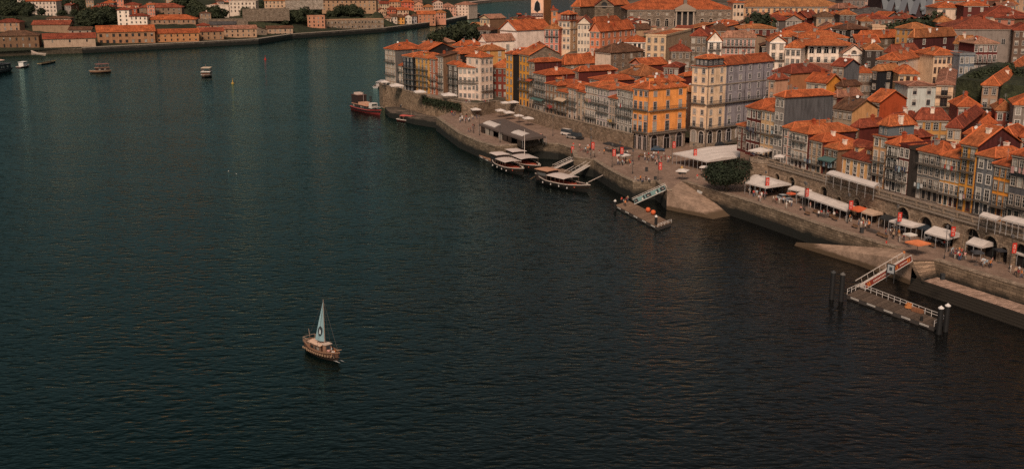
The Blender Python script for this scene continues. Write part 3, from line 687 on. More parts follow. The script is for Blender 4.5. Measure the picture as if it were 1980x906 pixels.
# --- houses on the point
Ah('long grey clad house with an orange roof at the tip of the point', 744, 764, 97, uB=819, f=6, c=4, col=(.33, .28, .24), side=(.15, .135, .125), smat='metal', rh=3.2, sur=WHITE, bal=(1, 3), ww=.9, vb=172, sky=1)
Ah('low white house with a small orange roof curving round the point', 757, 779, 128, D=6, f=4, c=4, col=(.5, .43, .37), rh=1.6, bal=(0, 2), sur=WHITE)
Ah('narrow black tiled house with white windows on the point', 779, 799, 111, D=11, f=6, c=3, col=NAVY, side=BLACK, mat='azulejo', rh=2.0, sur=(.2, .2, .2), bal=(1, 2, 3, 4), frame=(.35, .34, .33))
Ah('ochre house with a yellow gabled dormer on the point', 799, 828, 114, D=11, f=6, c=4, col=(.50, .29, .09), rh=2.2, sur=GRANITE, bal=(1, 2, 3, 4), dorm=1)
Ah('narrow reddish house with long white windows on the point', 828, 843, 115, D=9, f=5, c=2, col=(.33, .13, .08), rh=1.3, sur=WHITE, wh=2.2, bal=(2, 3))
Ah('grey house with a brown tiled side wall on the point', 843, 857, 110, uB=884, f=6, c=2, col=(.27, .24, .21), side=(.24, .13, .075), smat='metal', roof='shed', rh=1.6, sur=WHITE, bal=(2, 3, 4), tile='b')
Ah('small dark fronted house next to the white corner building', 866, 886, 127, D=3.5, f=5, c=2, col=(.10, .09, .085), rh=1.5, bal=(1, 2), sur=WHITE)
ww = Ah('white corner building with a long dark balcony on the point', 886, 929, 132, ang=-25, vb=194, uB=940, f=4, c=5, rc=1, col=(.66, .56, .5), rh=1.6, sur=(.42, .36, .33), bal=(1,), belts=(.42,), wh=1.5)
Ah('taller white wing of the corner building with three window columns', 929, 953, 110, ang=45, vb=192, D=8, f=5, c=3, lc=2, col=(.64, .54, .48), rh=2.4, sur=(.42, .36, .33), bal=(3,), wh=1.6)
Hh('white set back top floor with orange roof beside the white wing', 903, 927, 119, 447, D=7, ang=-25, f=1, c=3, col=(.62, .54, .48), rh=1.5, gr=24)
Ah('dark red house with a bright orange pyramid roof by the white corner building', 951, 982, 132, ang=-15, vb=190, D=9, f=4, c=3, col=DRED, rh=3.4, sur=BROWN)
Ah('tall yellow house with a black clad side near the terrace steps', 978, 992, 106, ang=-60, vb=197, uB=1006, f=6, c=2, col=YEL, side=BLACK, rh=1.3)
Hh('orange roofed house with a black side wall behind the ochre house on the point', 802, 829, 98, 474, uB=880, ang=-56, f=3, c=3, col=BROWN, side=BLACK, roof='gx', rh=3.6)
Hh('long low orange roof with a dark wall behind the white corner building', 850, 890, 105, 470, uB=968, ang=-56, f=2, c=4, col=(.32, .19, .13), side=BLACK, rh=2.6, chim=2)
Hh('orange hipped roof house above the tip of the point', 818, 838, 84, 505, uB=878, ang=-50, f=2, c=3, col=(.3, .17, .1), side=(.26, .15, .09), rh=2.6)
Hh('brick house with an orange roof and white chimneys near the small white chapel', 876, 890, 90, 490, uB=926, ang=-50, f=2, c=2, col=(.36, .22, .15), side=(.3, .18, .12), rh=2.4, chim=3)
Hh('small orange roofed house beside the small white chapel', 905, 915, 88, 485, uB=930, ang=-50, f=2, c=1, col=(.55, .45, .38), rh=2.2)
# --- middle of the hill, from the white church up
Hh('small white chapel with an orange ridge roof and two tall dark windows', 927, 941, 81, 482, uB=995, ang=-62, f=2, c=0, rc=2, col=WHITE, roof='gy', rh=3, wh=3.4, rows=[(.5, 1.6, 3.4, 'sash')], chim=0, sur=None, frame=(.1, .1, .1))
ch = Hh('large white church with a gable cross and a long orange roof', 967, 1000, 60, 500, uB=1066, ang=-50, f=3, c=0, rc=0, col=(.8, .74, .72), side=(.74, .66, .62), roof='gy', rh=4.6, chim=0, fh=3.6)
MB().bar((ch[2] / 2, .3, ch[6] + 4.6), (ch[2] / 2, .3, ch[6] + 7.4), .25).bar((ch[2] / 2 - .7, .3, ch[6] + 6.4), (ch[2] / 2 + .7, .3, ch[6] + 6.4), .25).build('cross', M('plain', DGRAY), ch[0])
Hh('pink house with tall white and dark upper windows beside the white church', 1053, 1081, 57, 478, D=12, ang=-18, f=4, c=3, col=(.56, .2, .15), rh=2.6, sur=WHITE, wh=2.2, bal=(0,))
Hh('orange roofed shelter with a small belfry behind the white church', 1006, 1026, 44, 540, D=6, ang=-20, f=1, c=2, col=WHITE, roof='gy', rh=1.8, chim=0)
sand = Hh('tall peach building carrying a black silhouette billboard above a lettered band', 1027, 1051, -7, 560, uB=1066, ang=-12, f=6, c=0, col=(.78, .52, .40), side=(.70, .34, .14), roof='flat', fh=3, cornice=False)
Hh('orange annex beside the billboard building', 1066, 1078, 21, 556, D=6, ang=0, f=3, c=1, col=(.55, .22, .1), roof='hip', rh=1.3, tile='d')
Hh('cream house with a dark red mansard storey and orange cap roof', 1080, 1103, 41, 480, uB=1118, ang=-30, f=4, c=3, rc=1, col=(.66, .55, .43), side=(.58, .43, .3), rh=1.8, attic=(MAROON, 2.6, 3, 2), belts=(.28,), sur=WHITE)
Hh('pale house with a rounded white gable and four columns of faint windows', 1117, 1141, 46, 472, D=14, ang=-8, f=4, c=4, col=(.64, .58, .5), roof='gy', rh=3.0, sur=None, chim=0, wh=1.5)
Hh('salmon gable house with orange dormers in its long roof', 1141, 1161, 62, 455, uB=1226, ang=-38, f=3, c=2, rc=6, col=SALM, side=(.58, .22, .12), roof='gy', rh=4, sur=(.6, .45, .38), chim=1)
Hh('red house with white attic windows behind the salmon gable house', 1140, 1152, 46, 492, uB=1200, ang=-38, f=2, c=2, rc=4, col=(.42, .1, .06), rh=3.4)
Hh('brown stone church with a broad orange roof by the exchange palace', 1106, 1122, 14, 572, uB=1216, ang=-40, f=3, c=0, col=DSTONE, side=DSTONE, mat='stone', rh=6, chim=0, fh=4)
rosech = Hh('brown stone church front with a round rose window', 1150, 1187, 12, 548, D=14, ang=-4, f=3, c=0, col=(.22, .16, .11), mat='stone', roof='gy', rh=4.2, chim=0, fh=4, cat='church', name='church')
rw = MB(); rw.lathe([(1.5, 0), (1.5, .2), (1.1, .2), (1.1, .05)], 14)
ro_ = rw.build('rose_window', M('plain', (.03, .03, .03)), rosech[0], (rosech[2] / 2, -.02, rosech[6] + .4)); ro_.rotation_euler = (math.pi / 2, 0, 0)
Hh('low stone house with a big orange hipped roof below the salmon house', 1084, 1092, 126, 420, uB=1178, ang=-58, f=1, c=1, rc=3, col=STONE, side=(.34, .25, .18), smat='stone', mat='stone', rh=4.4)
Hh('square stone house with a dark brown pyramid roof and a white left wall', 1151, 1181, 103, 420, uB=1244, ang=-52, f=3, c=0, rc=4, col=(.6, .53, .46), side=(.3, .2, .14), smat='stone', rh=3.6, tile='b', sur=STONE, chim=0)
Hh('white house with three dark windows under a patch of orange roof', 1207, 1249, 82, 440, D=11, ang=-10, f=2, c=5, col=WHITE, rh=2.6, frame=(.03, .03, .03), sur=None, wh=1.9)
Hh('cream walled block with a tall chimney stack and blank end wall', 1249, 1288, 71, 430, uB=1336, ang=-22, f=4, c=3, col=(.60, .47, .33), side=(.50, .38, .27), roof='flat', sur=STONE, fh=3)
sk_ = HOUSES[-1]
Hh('stone house with a red tiled roof below the cream block', 1297, 1336, 100, 402, D=10, ang=-6, f=3, c=3, col=STONE, mat='stone', rh=3, tile='d', chim=2)
Hh('tall rough stone tower house with dark windows', 1336, 1367, 71, 405, uB=1376, ang=-14, f=5, c=3, col=(.27, .2, .15), side=DSTONE, mat='stone', rh=3.2, tile='o', chim=1)
Hh('narrow white gable house beside the stone tower house', 1369, 1396, 80, 398, D=10, ang=-6, f=3, c=2, col=WHITE, roof='gy', rh=3.6, bal=(0,), sur=STONE, chim=0)
Hh('long pink house with a white glazed top gallery and maroon end wall', 1397, 1461, 74, 400, uB=1490, ang=-8, f=4, c=8, col=(.50, .2, .15), side=MAROON, smat='metal', rh=3, sur=WHITE, wh=1.8, bal=(0,), chim=2)
Hh('brown roofed house rising behind the narrow white gable', 1372, 1410, 60, 440, D=9, ang=-10, f=2, c=3, col=(.3, .17, .1), rh=3.4, tile='b')
Hh('house with a thin run of orange roof over a dark wall by the round tree', 1428, 1500, 56, 445, D=10, ang=-3, f=2, c=5, col=MAROON, rh=1.6, chim=2)
Hh('maroon house with twin white satellite dishes on its orange roof', 1500, 1556, 72, 425, D=12, ang=-4, f=2, c=3, col=(.12, .07, .055), rh=2.6)
# exchange palace
pal = Hh('long granite palace with a columned portico and pediment under orange roofs', 1213, 1418, 19, 560, D=26, ang=1, f=3, c=12, col=(.30, .225, .17), mat='stone', rh=6.5, sur=(.42, .33, .26), fh=4.4,
         rows=[(.17, 1.2, 1.1, 'sash'), (.47, 1.7, 3.6, 'arch'), (.87, 1.6, 2.6, 'arch')], belts=(.03, .66), group='palaces on the hilltop', cat='palace', name='palace', frame=(.55, .47, .38), chim=0)
Hh('plain cream wall building adjoining the granite palace', 1418, 1439, 6, 556, D=14, ang=0, f=4, c=3, col=(.60, .5, .4), roof='hip', rh=1, sur=None, frame=(.03, .03, .03), fh=3.6)
Hh('long peach palace with many tall windows under orange roofs', 1439, 1631, 13, 566, D=24, ang=3, f=3, c=18, col=(.64, .42, .25), rh=5.5, sur=(.5, .33, .22), frame=(.5, .38, .32), fh=4.2, wh=2.7, belts=(.05, .6), group='palaces on the hilltop', cat='palace', name='palace')
# --- hilltop behind the white loggia
Hh('house with a white window gallery under a long orange roof', 1528, 1590, 60, 462, D=11, ang=-2, f=2, c=9, col=(.6, .5, .4), rh=3.4, sur=None)
Hh('orange roofed house stepping down beside the window gallery house', 1590, 1660, 60, 455, D=12, ang=-3, f=2, c=7, col=(.5, .42, .36), rh=3.2, sur=WHITE)
Hh('tall white gable house with small balconies beside the pink house', 1489, 1519, 82, 388, D=12, ang=-6, f=4, c=2, col=WHITE, roof='gy', rh=2.4, bal=(1,), sur=GRANITE, chim=0)
Hh('white house with twin balconies and a plain white end wall', 1519, 1549, 94, 383, uB=1565, ang=-22, f=4, c=3, rc=1, col=WHITE, rh=2.8, bal=(1,), sur=GRANITE, chim=1)
lg = Hh('wide white mansion with arched windows deep under a shaded loggia', 1563, 1648, 88, 391, D=14, ang=-2, f=4, c=6, col=WHITE, rh=3, kind='sash', rows=[(.13, 1.5, 2.3, 'arch'), (.4, 1.2, 1.9, 'sash'), (.64, 1.1, 1.7, 'sash'), (.88, 1.1, 1.8, 'sash')], bal=(1,), sur=WHITE, ov=1.6)
Hh('white gable wing with an oval window beside the loggia mansion', 1630, 1672, 105, 386, D=9, ang=-4, f=3, c=1, col=WHITE, roof='gy', rh=3.4, rows=[(-.03, 1.4, 1.7, 'arch'), (.6, 1.1, 1.7, 'sash')], chim=0)
Hh('house with a second orange roof above the loggia mansion', 1545, 1640, 74, 408, D=12, ang=-2, f=2, c=8, col=(.2, .12, .1), rh=2.8, chim=3)
Hh('twin dark red gable house in front of the peach palace', 1533, 1560, 36, 502, uB=1582, ang=-30, f=2, c=2, col=MAROON, roof='gy', rh=3.2, tile='d', chim=0)
Hh('weathered stone house with a brown roof in front of the peach palace', 1579, 1618, 34, 500, D=9, ang=-4, f=2, c=3, col=(.36, .29, .22), rh=3, tile='b')
Hh('dark house with white framed windows at the end of the peach palace', 1624, 1655, 29, 490, D=9, ang=-3, f=3, c=3, col=(.09, .075, .07), rh=2.4, sur=None)
Hh('long building with a flat grey roof near the lattice hall', 1654, 1738, 28, 528, D=16, ang=0, f=1, c=0, col=MAROON, rh=3.6, tile='g', chim=0)
Hh('long low house with a red brown roof below the grey roofed one', 1654, 1726, 38, 495, D=10, ang=-2, f=2, c=6, col=(.2, .12, .1), rh=2.2, tile='d')
Hh('grey office block with pale windows at the skyline', 1630, 1672, 1, 600, D=14, ang=0, f=4, c=5, col=(.2, .17, .16), roof='flat', sur=None, wh=2.2)
Hh('pinkish block with close slanted windows at the skyline', 1672, 1700, -5, 600, D=14, ang=0, f=5, c=4, col=(.42, .3, .26), roof='flat', sur=None)
Hh('small cream block with a flat top below the grey roofed hall', 1687, 1712, 53, 432, D=8, ang=-4, f=2, c=0, col=(.55, .42, .3), roof='flat')
Hh('narrow brown house with pale chimneys below the grey roofed hall', 1664, 1686, 42, 440, D=8, ang=-10, f=3, c=2, col=BROWN, rh=1.8, chim=3)
Hh('stone house with a long curved run of orange roof', 1655, 1664, 76, 425, uB=1762, ang=-60, f=2, c=1, rc=5, col=STONE, side=(.24, .17, .12), smat='stone', rh=3.6, chim=3)
Hh('dark tall house with few white windows right of the loggia mansion', 1673, 1706, 97, 372, D=10, ang=-12, f=3, c=2, col=(.035, .028, .026), rh=2.6, sur=None)
Hh('brown roofed house with a pale ridge below the long curved roof', 1712, 1724, 103, 376, uB=1776, ang=-58, f=2, c=1, col=BROWN, side=(.16, .09, .07), rh=3.4, tile='d', chim=2)
Hh('dark walled house with a small white dormer wall below the maroon box house', 1697, 1737, 118, 350, uB=1786, ang=-40, f=2, c=3, col=(.05, .035, .03), side=(.6, .52, .46), rh=2.6, chim=2)
Hh('black clad house with a single white window and orange roof', 1688, 1697, 138, 332, uB=1740, ang=-62, f=4, c=1, rc=1, col=BLACK, side=(.022, .022, .026), smat='metal', rh=2.2)
Hh('cream house with six dark square windows beside the black clad house', 1738, 1775, 144, 326, D=9, ang=-8, f=4, c=3, col=(.62, .45, .28), rh=2.8, sur=None, frame=(.12, .05, .03), ww=1.3)
Hh('grey sheet clad gable house with a flat orange skylight roof', 1610, 1632, 130, 332, uB=1662, ang=-52, f=4, c=2, col=(.3, .24, .19), side=(.15, .145, .15), smat='metal', roof='gx', rh=2.6, tile='d')
Hh('house with a bright orange roof behind the tall grey clad gable', 1495, 1530, 143, 347, uB=1600, ang=-60, f=2, c=3, col=(.33, .15, .08), side=(.36, .16, .08), rh=3.0, chim=3)
Hh('flat faced house with a bright orange roof next to the lavender block', 1487, 1500, 155, 336, uB=1524, ang=-58, f=4, c=1, col=(.5, .33, .24), side=(.46, .27, .19), rh=2.0)
Hh('house with a yellow side gable and skylights in its orange roof', 1560, 1598, 162, 322, uB=1627, ang=-50, f=3, c=3, col=(.52, .47, .4), side=(.62, .27, .05), roof='gx', rh=3.0, sky=2)
Hh('pale house with brown roof next to the yellow gable house', 1618, 1630, 168, 322, uB=1664, ang=-55, f=3, c=1, col=(.4, .28, .2), side=(.46, .29, .17), rh=1.8, tile='b')
Hh('brown fronted house with tall dark windows below the grey clad gable', 1660, 1689, 142, 338, D=9, ang=-10, f=5, c=4, col=(.26, .18, .13), rh=1.6, mat='stone')
# --- upper hill on the near side
Hh('big maroon box house with a wide orange hipped roof', 1758, 1767, 74, 402, uB=1847, ang=-60, f=3, c=1, rc=2, col=(.14, .07, .06), side=(.085, .02, .018), smat='metal', rh=3.6, sur=WHITE, chim=2)
Hh('house with many red roof dormers beside the maroon box house', 1846, 1855, 86, 396, uB=1889, ang=-58, f=2, c=1, rc=3, col=MAROON, side=(.07, .02, .018), rh=3.4, tile='o', chim=3)
Hh('long grey rendered block under a vast red roof', 1845, 1962, 57, 432, D=24, ang=-5, f=5, c=3, col=(.22, .2, .19), rh=5.5, tile='d', sur=None, rows=[(.3, 1.6, 2.2, 'sash')], chim=3)
Hh('dark brown house with shaded windows at the edge beyond the grey block', 1961, 2003, 60, 426, D=14, ang=-14, f=4, c=3, col=(.13, .09, .07), rh=3)
Hh('cream terraced house with two rows of tall dark windows', 1806, 1856, 107, 356, D=12, ang=10, f=3, c=6, lc=0, col=(.64, .5, .37), rh=2.6, sur=None, frame=(.2, .12, .09), ww=1.3, wh=2.0)
Hh('blue grey tiled house with small white windows next to the cream terrace', 1856, 1885, 107, 352, D=10, ang=8, f=3, c=3, col=(.20, .235, .27), mat='azulejo', roof='flat', sur=WHITE)
Hh('maroon house with wide white bay windows on three floors', 1884, 1930, 85, 372, D=10, ang=6, f=4, c=5, col=(.13, .03, .028), rh=2.4, sur=WHITE, bal=(1,), ww=1.6, wh=2.0, attic=None)
Hh('white church hall with a single arched window on the hilltop', 1813, 1864, 16, 505, D=14, ang=0, f=2, c=2, col=(.64, .54, .46), rh=3, kind='arch', fh=4, wh=2.6)
Hh('maroon block next to the white hall on the hilltop', 1864, 1911, 12, 495, D=12, ang=-4, f=2, c=2, col=MAROON, rh=2.4, tile='o')
Hh('cream house under a broad orange roof with a grey skylight', 1905, 1995, 33, 482, D=22, ang=-4, f=2, c=6, col=(.56, .43, .33), rh=5.5, chim=3)
Hh('grey house with a ragged orange roof below the white hall', 1812, 1847, 44, 462, D=12, ang=-6, f=2, c=0, col=(.26, .23, .23), rh=3, chim=2)
Hh('orange roofed houses block at the skyline behind the maroon block', 1868, 1962, 2, 580, D=16, ang=-2, f=2, c=6, col=(.3, .18, .13), rh=4)
Hh('stone house at the skyline with red roof and pale chimneys', 1800, 1866, 2, 560, D=14, ang=0, f=2, c=5, col=(.3, .2, .16), rh=3.4, chim=3)
Hh('edge house with orange roof at the skyline', 1962, 2030, -2, 560, D=14, ang=0, f=2, c=5, col=(.4, .28, .2), rh=3.6, chim=2)
# --- lower hill on the near side, behind the arcade row
Hh('house with a rust red brick gable end and a skylight in its roof', 1678, 1701, 199, 306, uB=1754, ang=-58, f=4, c=2, col=(.24, .22, .2), side=(.38, .075, .025), roof='gx', rh=3.8, sky=1, chim=0)
Hh('house with a sandy beige gable end and grey shuttered front', 1613, 1648, 215, 300, uB=1697, ang=-58, f=3, c=4, col=(.34, .29, .23), side=(.52, .3, .14), roof='gx', rh=3.4, sky=2, chim=0)
Hh('light blue house with few windows and a flat pinkish roof', 1756, 1811, 166, 312, D=9, ang=4, f=4, c=2, col=(.45, .52, .53), roof='hip', rh=.9, sur=WHITE, tile='p', chim=1, frame=(.1, .1, .1), wh=1.6)
Hh('cream house with two iron balconies and a blank cream end wall', 1811, 1844, 165, 310, uB=1873, ang=-22, f=3, c=1, col=(.66, .5, .36), side=(.62, .45, .31), rh=.9, tile='p', bal=(0, 1), ww=1.8, wh=1.9, sur=None, frame=(.08, .05, .04))
Hh('ochre house with weathered walls under a big brown orange roof', 1772, 1834, 233, 275, uB=1880, ang=-8, f=3, c=4, col=(.44, .25, .085), side=MAROON, rh=3.4, tile='d', sur=(.25, .2, .15))
Hh('dark red house with white shuttered windows and a mossy roof', 1711, 1728, 236, 277, uB=1777, ang=-50, f=3, c=2, col=(.14, .1, .09), side=(.15, .03, .022), rh=2.2, tile='d', frame=WHITE)
Hh('small cream house with a wide brown roof near the ochre house', 1832, 1859, 249, 262, uB=1899, ang=-30, f=2, c=2, col=(.56, .42, .28), side=MAROON, rh=2.4, tile='d')
Hh('tall narrow stone house with a black side wall and orange roof', 1900, 1931, 167, 306, uB=1992, ang=-30, f=5, c=2, col=(.32, .23, .17), side=BLACK, rh=3.0, bal=(1, 2), sur=GRANITE)
Hh('red brown house with white shutters below the tall narrow stone house', 1926, 1961, 215, 285, D=9, ang=-16, f=4, c=2, col=(.28, .085, .06), rh=2.4, tile='o', sur=WHITE)
Hh('grey house with white ground floor doors at the edge of the hill', 1961, 2015, 205, 275, D=10, ang=-18, f=4, c=3, col=(.22, .2, .19), rh=2.6, sur=WHITE, bal=(2,))
Hh('maroon house with laundry balcony and a small red roof', 1872, 1904, 181, 322, D=8, ang=-6, f=3, c=2, col=DRED, rh=1.8, bal=(0,))
Hh('red walled house with an orange pyramid roof above the cream cottage', 1852, 1896, 207, 298, D=9, ang=-8, f=3, c=3, col=(.2, .05, .04), rh=2.8)
Hh('low dark house under a long rusty roof beside the beige gable', 1648, 1662, 248, 280, uB=1714, ang=-60, f=2, c=1, col=BROWN, side=MAROON, rh=2.4, tile='d')
Hh('house with a wavy orange roof behind the beige gable house', 1612, 1619, 189, 320, uB=1665, ang=-60, f=3, c=1, col=BROWN, side=MAROON, rh=2.6)
Hh('low house with a patched orange roof between the yellow house and the hill', 1868, 1880, 262, 262, uB=1925, ang=-60, f=2, c=1, col=BROWN, side=MAROON, rh=2.2)
Hh('squat maroon house with a rusty roof beside the netted house', 1742, 1760, 268, 268, uB=1800, ang=-62, f=2, c=1, col=MAROON, side=DRED, rh=2, tile='d')
Hh('orange roofed house tucked under the tall narrow stone house', 1895, 1925, 240, 285, D=9, ang=-15, f=2, c=2, col=(.3, .14, .09), rh=2.4)
Hh('orange roofed house behind the slate grey arcade house', 1925, 1960, 268, 252, uB=1990, ang=-40, f=2, c=2, col=BROWN, side=MAROON, rh=2.6)
Hh('orange roofed house at the edge above the arcade row', 1975, 2010, 268, 250, D=9, ang=-20, f=3, c=2, col=(.35, .2, .13), rh=2.4)
# ---------------------------------------------------------------- far bank buildings
def Gh(label, uL, uR, vR, Y, **k):
    k.setdefault('group', GG); k.setdefault('ang', -14); k.setdefault('chim', 0); k.setdefault('cornice', False); k.setdefault('ov', .6); k.setdefault('frame', (.05, .035, .03))
    return house(label, uL, uR, vR, Y=Y, **k)
GBR = (.30, .19, .12); GORG = (.42, .22, .11)
Gh('dark brown waterfront warehouse with a brown roof at the far bank edge', -12, 74, 69, 790, D=18, ang=16, f=2, c=7, col=(.17, .105, .065), rh=4, tile='b', gr=3.5, fh=4.4, wh=2.2, sur=None)
Gh('cream waterfront shed with a long maroon red roof', 84, 184, 74, 800, D=16, ang=22, f=1, c=3, col=(.42, .33, .26), roof='gx', rh=4.2, tile='d', gr=3.5, sur=None)
Gh('long brick warehouse with a vivid plain orange roof', 188, 299, 61, 835, D=17, ang=22, f=2, c=9, col=(.34, .19, .11), roof='gx', rh=5.5, gr=3.6, wh=2.3, ww=1.8, sur=None, fh=4.4)
Gh('lower brick warehouse with a bright orange roof next to the vivid roofed one', 301, 384, 64, 850, D=12, ang=20, f=2, c=7, col=GORG, roof='gx', rh=3.6, gr=3.6, sur=None, wh=1.6)
Gh('row of small warehouses with red brown roofs along the far quay', 385, 432, 61, 870, D=12, ang=20, f=2, c=4, col=GBR, roof='gx', rh=3.4, tile='d', gr=3.6, sur=None)
Gh('pale pink warehouse with a ridged roof at the end of the warehouse row', 433, 496, 56, 895, D=14, ang=20, f=2, c=6, col=(.42, .29, .2), roof='gx', rh=3.2, tile='p', gr=3.6, sur=None)
Gh('stone wharf building with three low gables', 478, 516, 58, 925, D=10, ang=20, f=2, c=2, col=STONE, roof='gy', rh=3, tile='b', gr=3.6, mat='stone')
Gh('stone wharf building with a pale long wall', 517, 566, 55, 945, D=10, ang=20, f=2, c=5, col=(.4, .3, .23), roof='gx', rh=2.4, tile='b', gr=3.6)
Gh('white tower house with dark paired windows on the far bank', 226, 249, 20, 905, D=9, ang=4, f=4, c=2, col=WHITE, rh=2.6, frame=(.04, .04, .04), sur=None)
Gh('white lower wing with a red roof beside the white tower house', 250, 284, 32, 905, D=9, ang=4, f=2, c=4, col=WHITE, rh=2.4, tile='d', frame=(.04, .04, .04), sur=None)
Gh('long stone wine lodge with an orange roof behind the white tower house', 285, 378, 38, 915, D=16, ang=8, f=2, c=10, col=(.3, .2, .14), rh=4.5, gr=14, sur=None)
Gh('long grey brown lodge with a dark roof above the stone wine lodge', 269, 351, 15, 965, D=14, ang=8, f=2, c=8, col=(.22, .16, .12), rh=4, tile='d', sur=None)
Gh('pink house with an orange roof above the white tower house', 240, 268, 10, 960, D=10, ang=4, f=2, c=3, col=(.5, .26, .17), rh=2.4, sur=None)
Gh('cream house with five red dormers on the far hill', 181, 218, 14, 950, D=12, ang=6, f=2, c=5, col=(.5, .37, .27), rh=4, tile='d', sur=None, dorm=4)
Gh('low cream annex in front of the dormer house', 162, 184, 19, 940, D=9, ang=6, f=2, c=3, col=(.5, .4, .3), rh=2, sur=None)
Gh('large white mansion with rows of windows high on the far hill', 47, 108, 3, 960, D=14, ang=4, f=4, c=9, col=(.6, .54, .49), rh=3, sur=None, frame=(.2, .17, .15))
Gh('small white chapel wing beside the large white mansion', 33, 47, -3, 965, D=9, ang=4, f=3, c=2, col=(.6, .54, .49), rh=2, sur=None)
Gh('long lodge with an orange roof above a pale wall in the dark trees', 62, 134, 48, 875, D=13, ang=6, f=2, c=0, col=(.28, .2, .14), roof='gx', rh=3.8, tile='d')
Gh('pale row of small windows house above the orange lodge roof', 90, 136, 36, 905, D=9, ang=6, f=1, c=8, col=(.42, .34, .27), rh=1.6, tile='b', sur=None)
Gh('orange roofed house at the picture edge in the dark trees', -8, 37, 44, 850, D=12, ang=6, f=2, c=4, col=(.34, .22, .15), rh=3.2)
Gh('grey gabled boathouse behind the maroon roofed shed', 133, 176, 58, 845, D=9, ang=10, f=1, c=3, col=(.3, .25, .21), roof='gx', rh=2.4, tile='b')
Gh('wide white terrace building with a strip of windows at the top edge', 398, 442, 12, 985, D=14, ang=2, f=3, c=0, col=(.62, .56, .5), roof='flat')
Gh('white terrace wing with brown shutters at the top edge', 443, 494, 4, 985, D=14, ang=2, f=3, c=7, col=(.62, .56, .5), roof='flat', frame=(.14, .07, .04), sur=None)
Gh('long building with a grey roof above the warehouse row', 405, 456, 48, 915, D=10, ang=12, f=2, c=5, col=(.3, .21, .16), roof='gx', rh=3, tile='g', sur=None)
Gh('orange roofed cottage beside the grey roofed building', 380, 404, 50, 900, D=8, ang=12, f=2, c=2, col=(.33, .2, .13), rh=2.2)
Gh('long cream convent wing at the top edge of the far hill', 511, 579, 2, 1010, D=14, ang=2, f=3, c=9, col=(.48, .36, .26), rh=3, sur=None)
Gh('long plain stone building at the top edge beyond the convent', 622, 727, 1, 1060, D=14, ang=0, f=3, c=12, col=(.34, .23, .15), rh=3, tile='b', sur=None)
Gh('pink brick ruin with an empty upper storey', 594, 628, 32, 1000, D=9, ang=12, f=3, c=4, col=(.46, .24, .16), roof='flat', sur=None)
Gh('long roofless stone ruin with two rows of window openings', 632, 742, 38, 1035, D=9, ang=20, f=3, c=17, col=(.36, .25, .17), mat='stone', roof='flat', sur=None, kind='arch', fh=4)
Gh('low stone ruin wall with few openings beside the long ruin', 600, 632, 42, 1005, D=8, ang=18, f=2, c=4, col=(.4, .26, .18), mat='stone', roof='flat', sur=None)
cl = [(742, 756, 36, 1075, (.5, .42, .34), 'narrow pale house with an orange roof at the village start'), (756, 768, 33, 1080, (.56, .5, .45), 'white gabled house in the riverside village'),
      (768, 782, 34, 1085, (.6, .3, .08), 'bright ochre house in the riverside village'), (782, 796, 33, 1092, (.6, .55, .5), 'white and orange house in the riverside village'),
      (796, 806, 32, 1100, (.3, .3, .33), 'bluish house in the riverside village'), (808, 842, 28, 1105, (.4, .2, .13), 'long brick red lodge in the riverside village'),
      (842, 862, 25, 1120, (.5, .24, .17), 'pink house with a steep roof in the riverside village'),
      (730, 746, 22, 1115, (.5, .35, .25), 'tan house on the second row of the village'), (748, 766, 19, 1120, (.45, .14, .08), 'red house on the second row of the village'),
      (768, 790, 20, 1125, (.55, .4, .3), 'cream house on the second row of the village'), (776, 800, 5, 1150, (.5, .13, .08), 'tall red house standing over the village'),
      (800, 818, 9, 1150, (.55, .3, .2), 'salmon house standing over the village'), (818, 838, 14, 1150, (.4, .24, .16), 'brown house below the salmon one in the village'),
      (735, 752, 8, 1150, (.5, .4, .3), 'sandy house high in the village'), (752, 774, 4, 1165, (.45, .3, .2), 'tan roofed house high in the village'), (838, 856, 5, 1175, (.55, .42, .36), 'pale house by the pier corner')]
for i, (a, b, v, Y, c, t) in enumerate(cl):
    Gh(t, a, b, v, Y, D=9, ang=14 if i % 2 else 6, f=3 if Y < 1110 else 2, c=2 if b - a < 16 else 4, col=c, rh=2.8 + (i % 3) * .5, roof=['hip', 'gx', 'hip', 'gy'][i % 4], tile='od'[i % 5 == 3], sur=None, gr=3.6 if Y < 1122 else None)
Gh('large pale pink warehouse with white front near the pier head', 880, 906, 10, 1230, D=22, ang=-24, f=4, c=4, col=(.6, .5, .44), rh=4, tile='p', gr=3.6, sur=None)
Gh('long pink roofed lodge beside the pale warehouse near the pier head', 853, 882, 14, 1215, D=16, ang=10, f=3, c=5, col=(.5, .3, .24), rh=5, tile='p', gr=3.6, sur=None)
# ---------------------------------------------------------------- far bank ground and quay

import numpy as np
FC = np.array([(x, y, g) for x, y, g in GROUND_PTS if y > 740 and x < -30])
GP = [(-160, 118), (0, 110), (60, 107), (162, 103), (500, 85), (565, 75), (747, 62), (863, 47), (900, 38), (928, 33), (918, 26), (893, 17), (905, 10), (950, 5), (1000, 1), (1100, -6), (1300, -12)]
gl = [U(u, v, 0) for u, v in GP]
def far_height(x, y, s):
    h = 3.6 + max(0, min(s - 22, 170)) * .165 + max(0, s - 192) * .03
    d2 = (FC[:, 0] - x) ** 2 + (FC[:, 1] - y) ** 2 + 9; w = 1 / d2 ** 1.5; w0 = 1 / 26. ** 3
    return float(((w * (FC[:, 2] - .6)).sum() + w0 * h) / (w.sum() + w0))
def inland(pts, sgn, i):
    a = pts[max(0, i - 1)]; b = pts[min(len(pts) - 1, i + 1)]; d = (b - a); d.z = 0; d.normalize()
    return Vector((-d.y, d.x, 0)) * sgn
dens = []
for a, b in zip(gl, gl[1:]):
    n = max(1, int((b - a).length / 10))
    for k in range(n): dens.append(a.lerp(b, k / n))
dens.append(gl[-1])
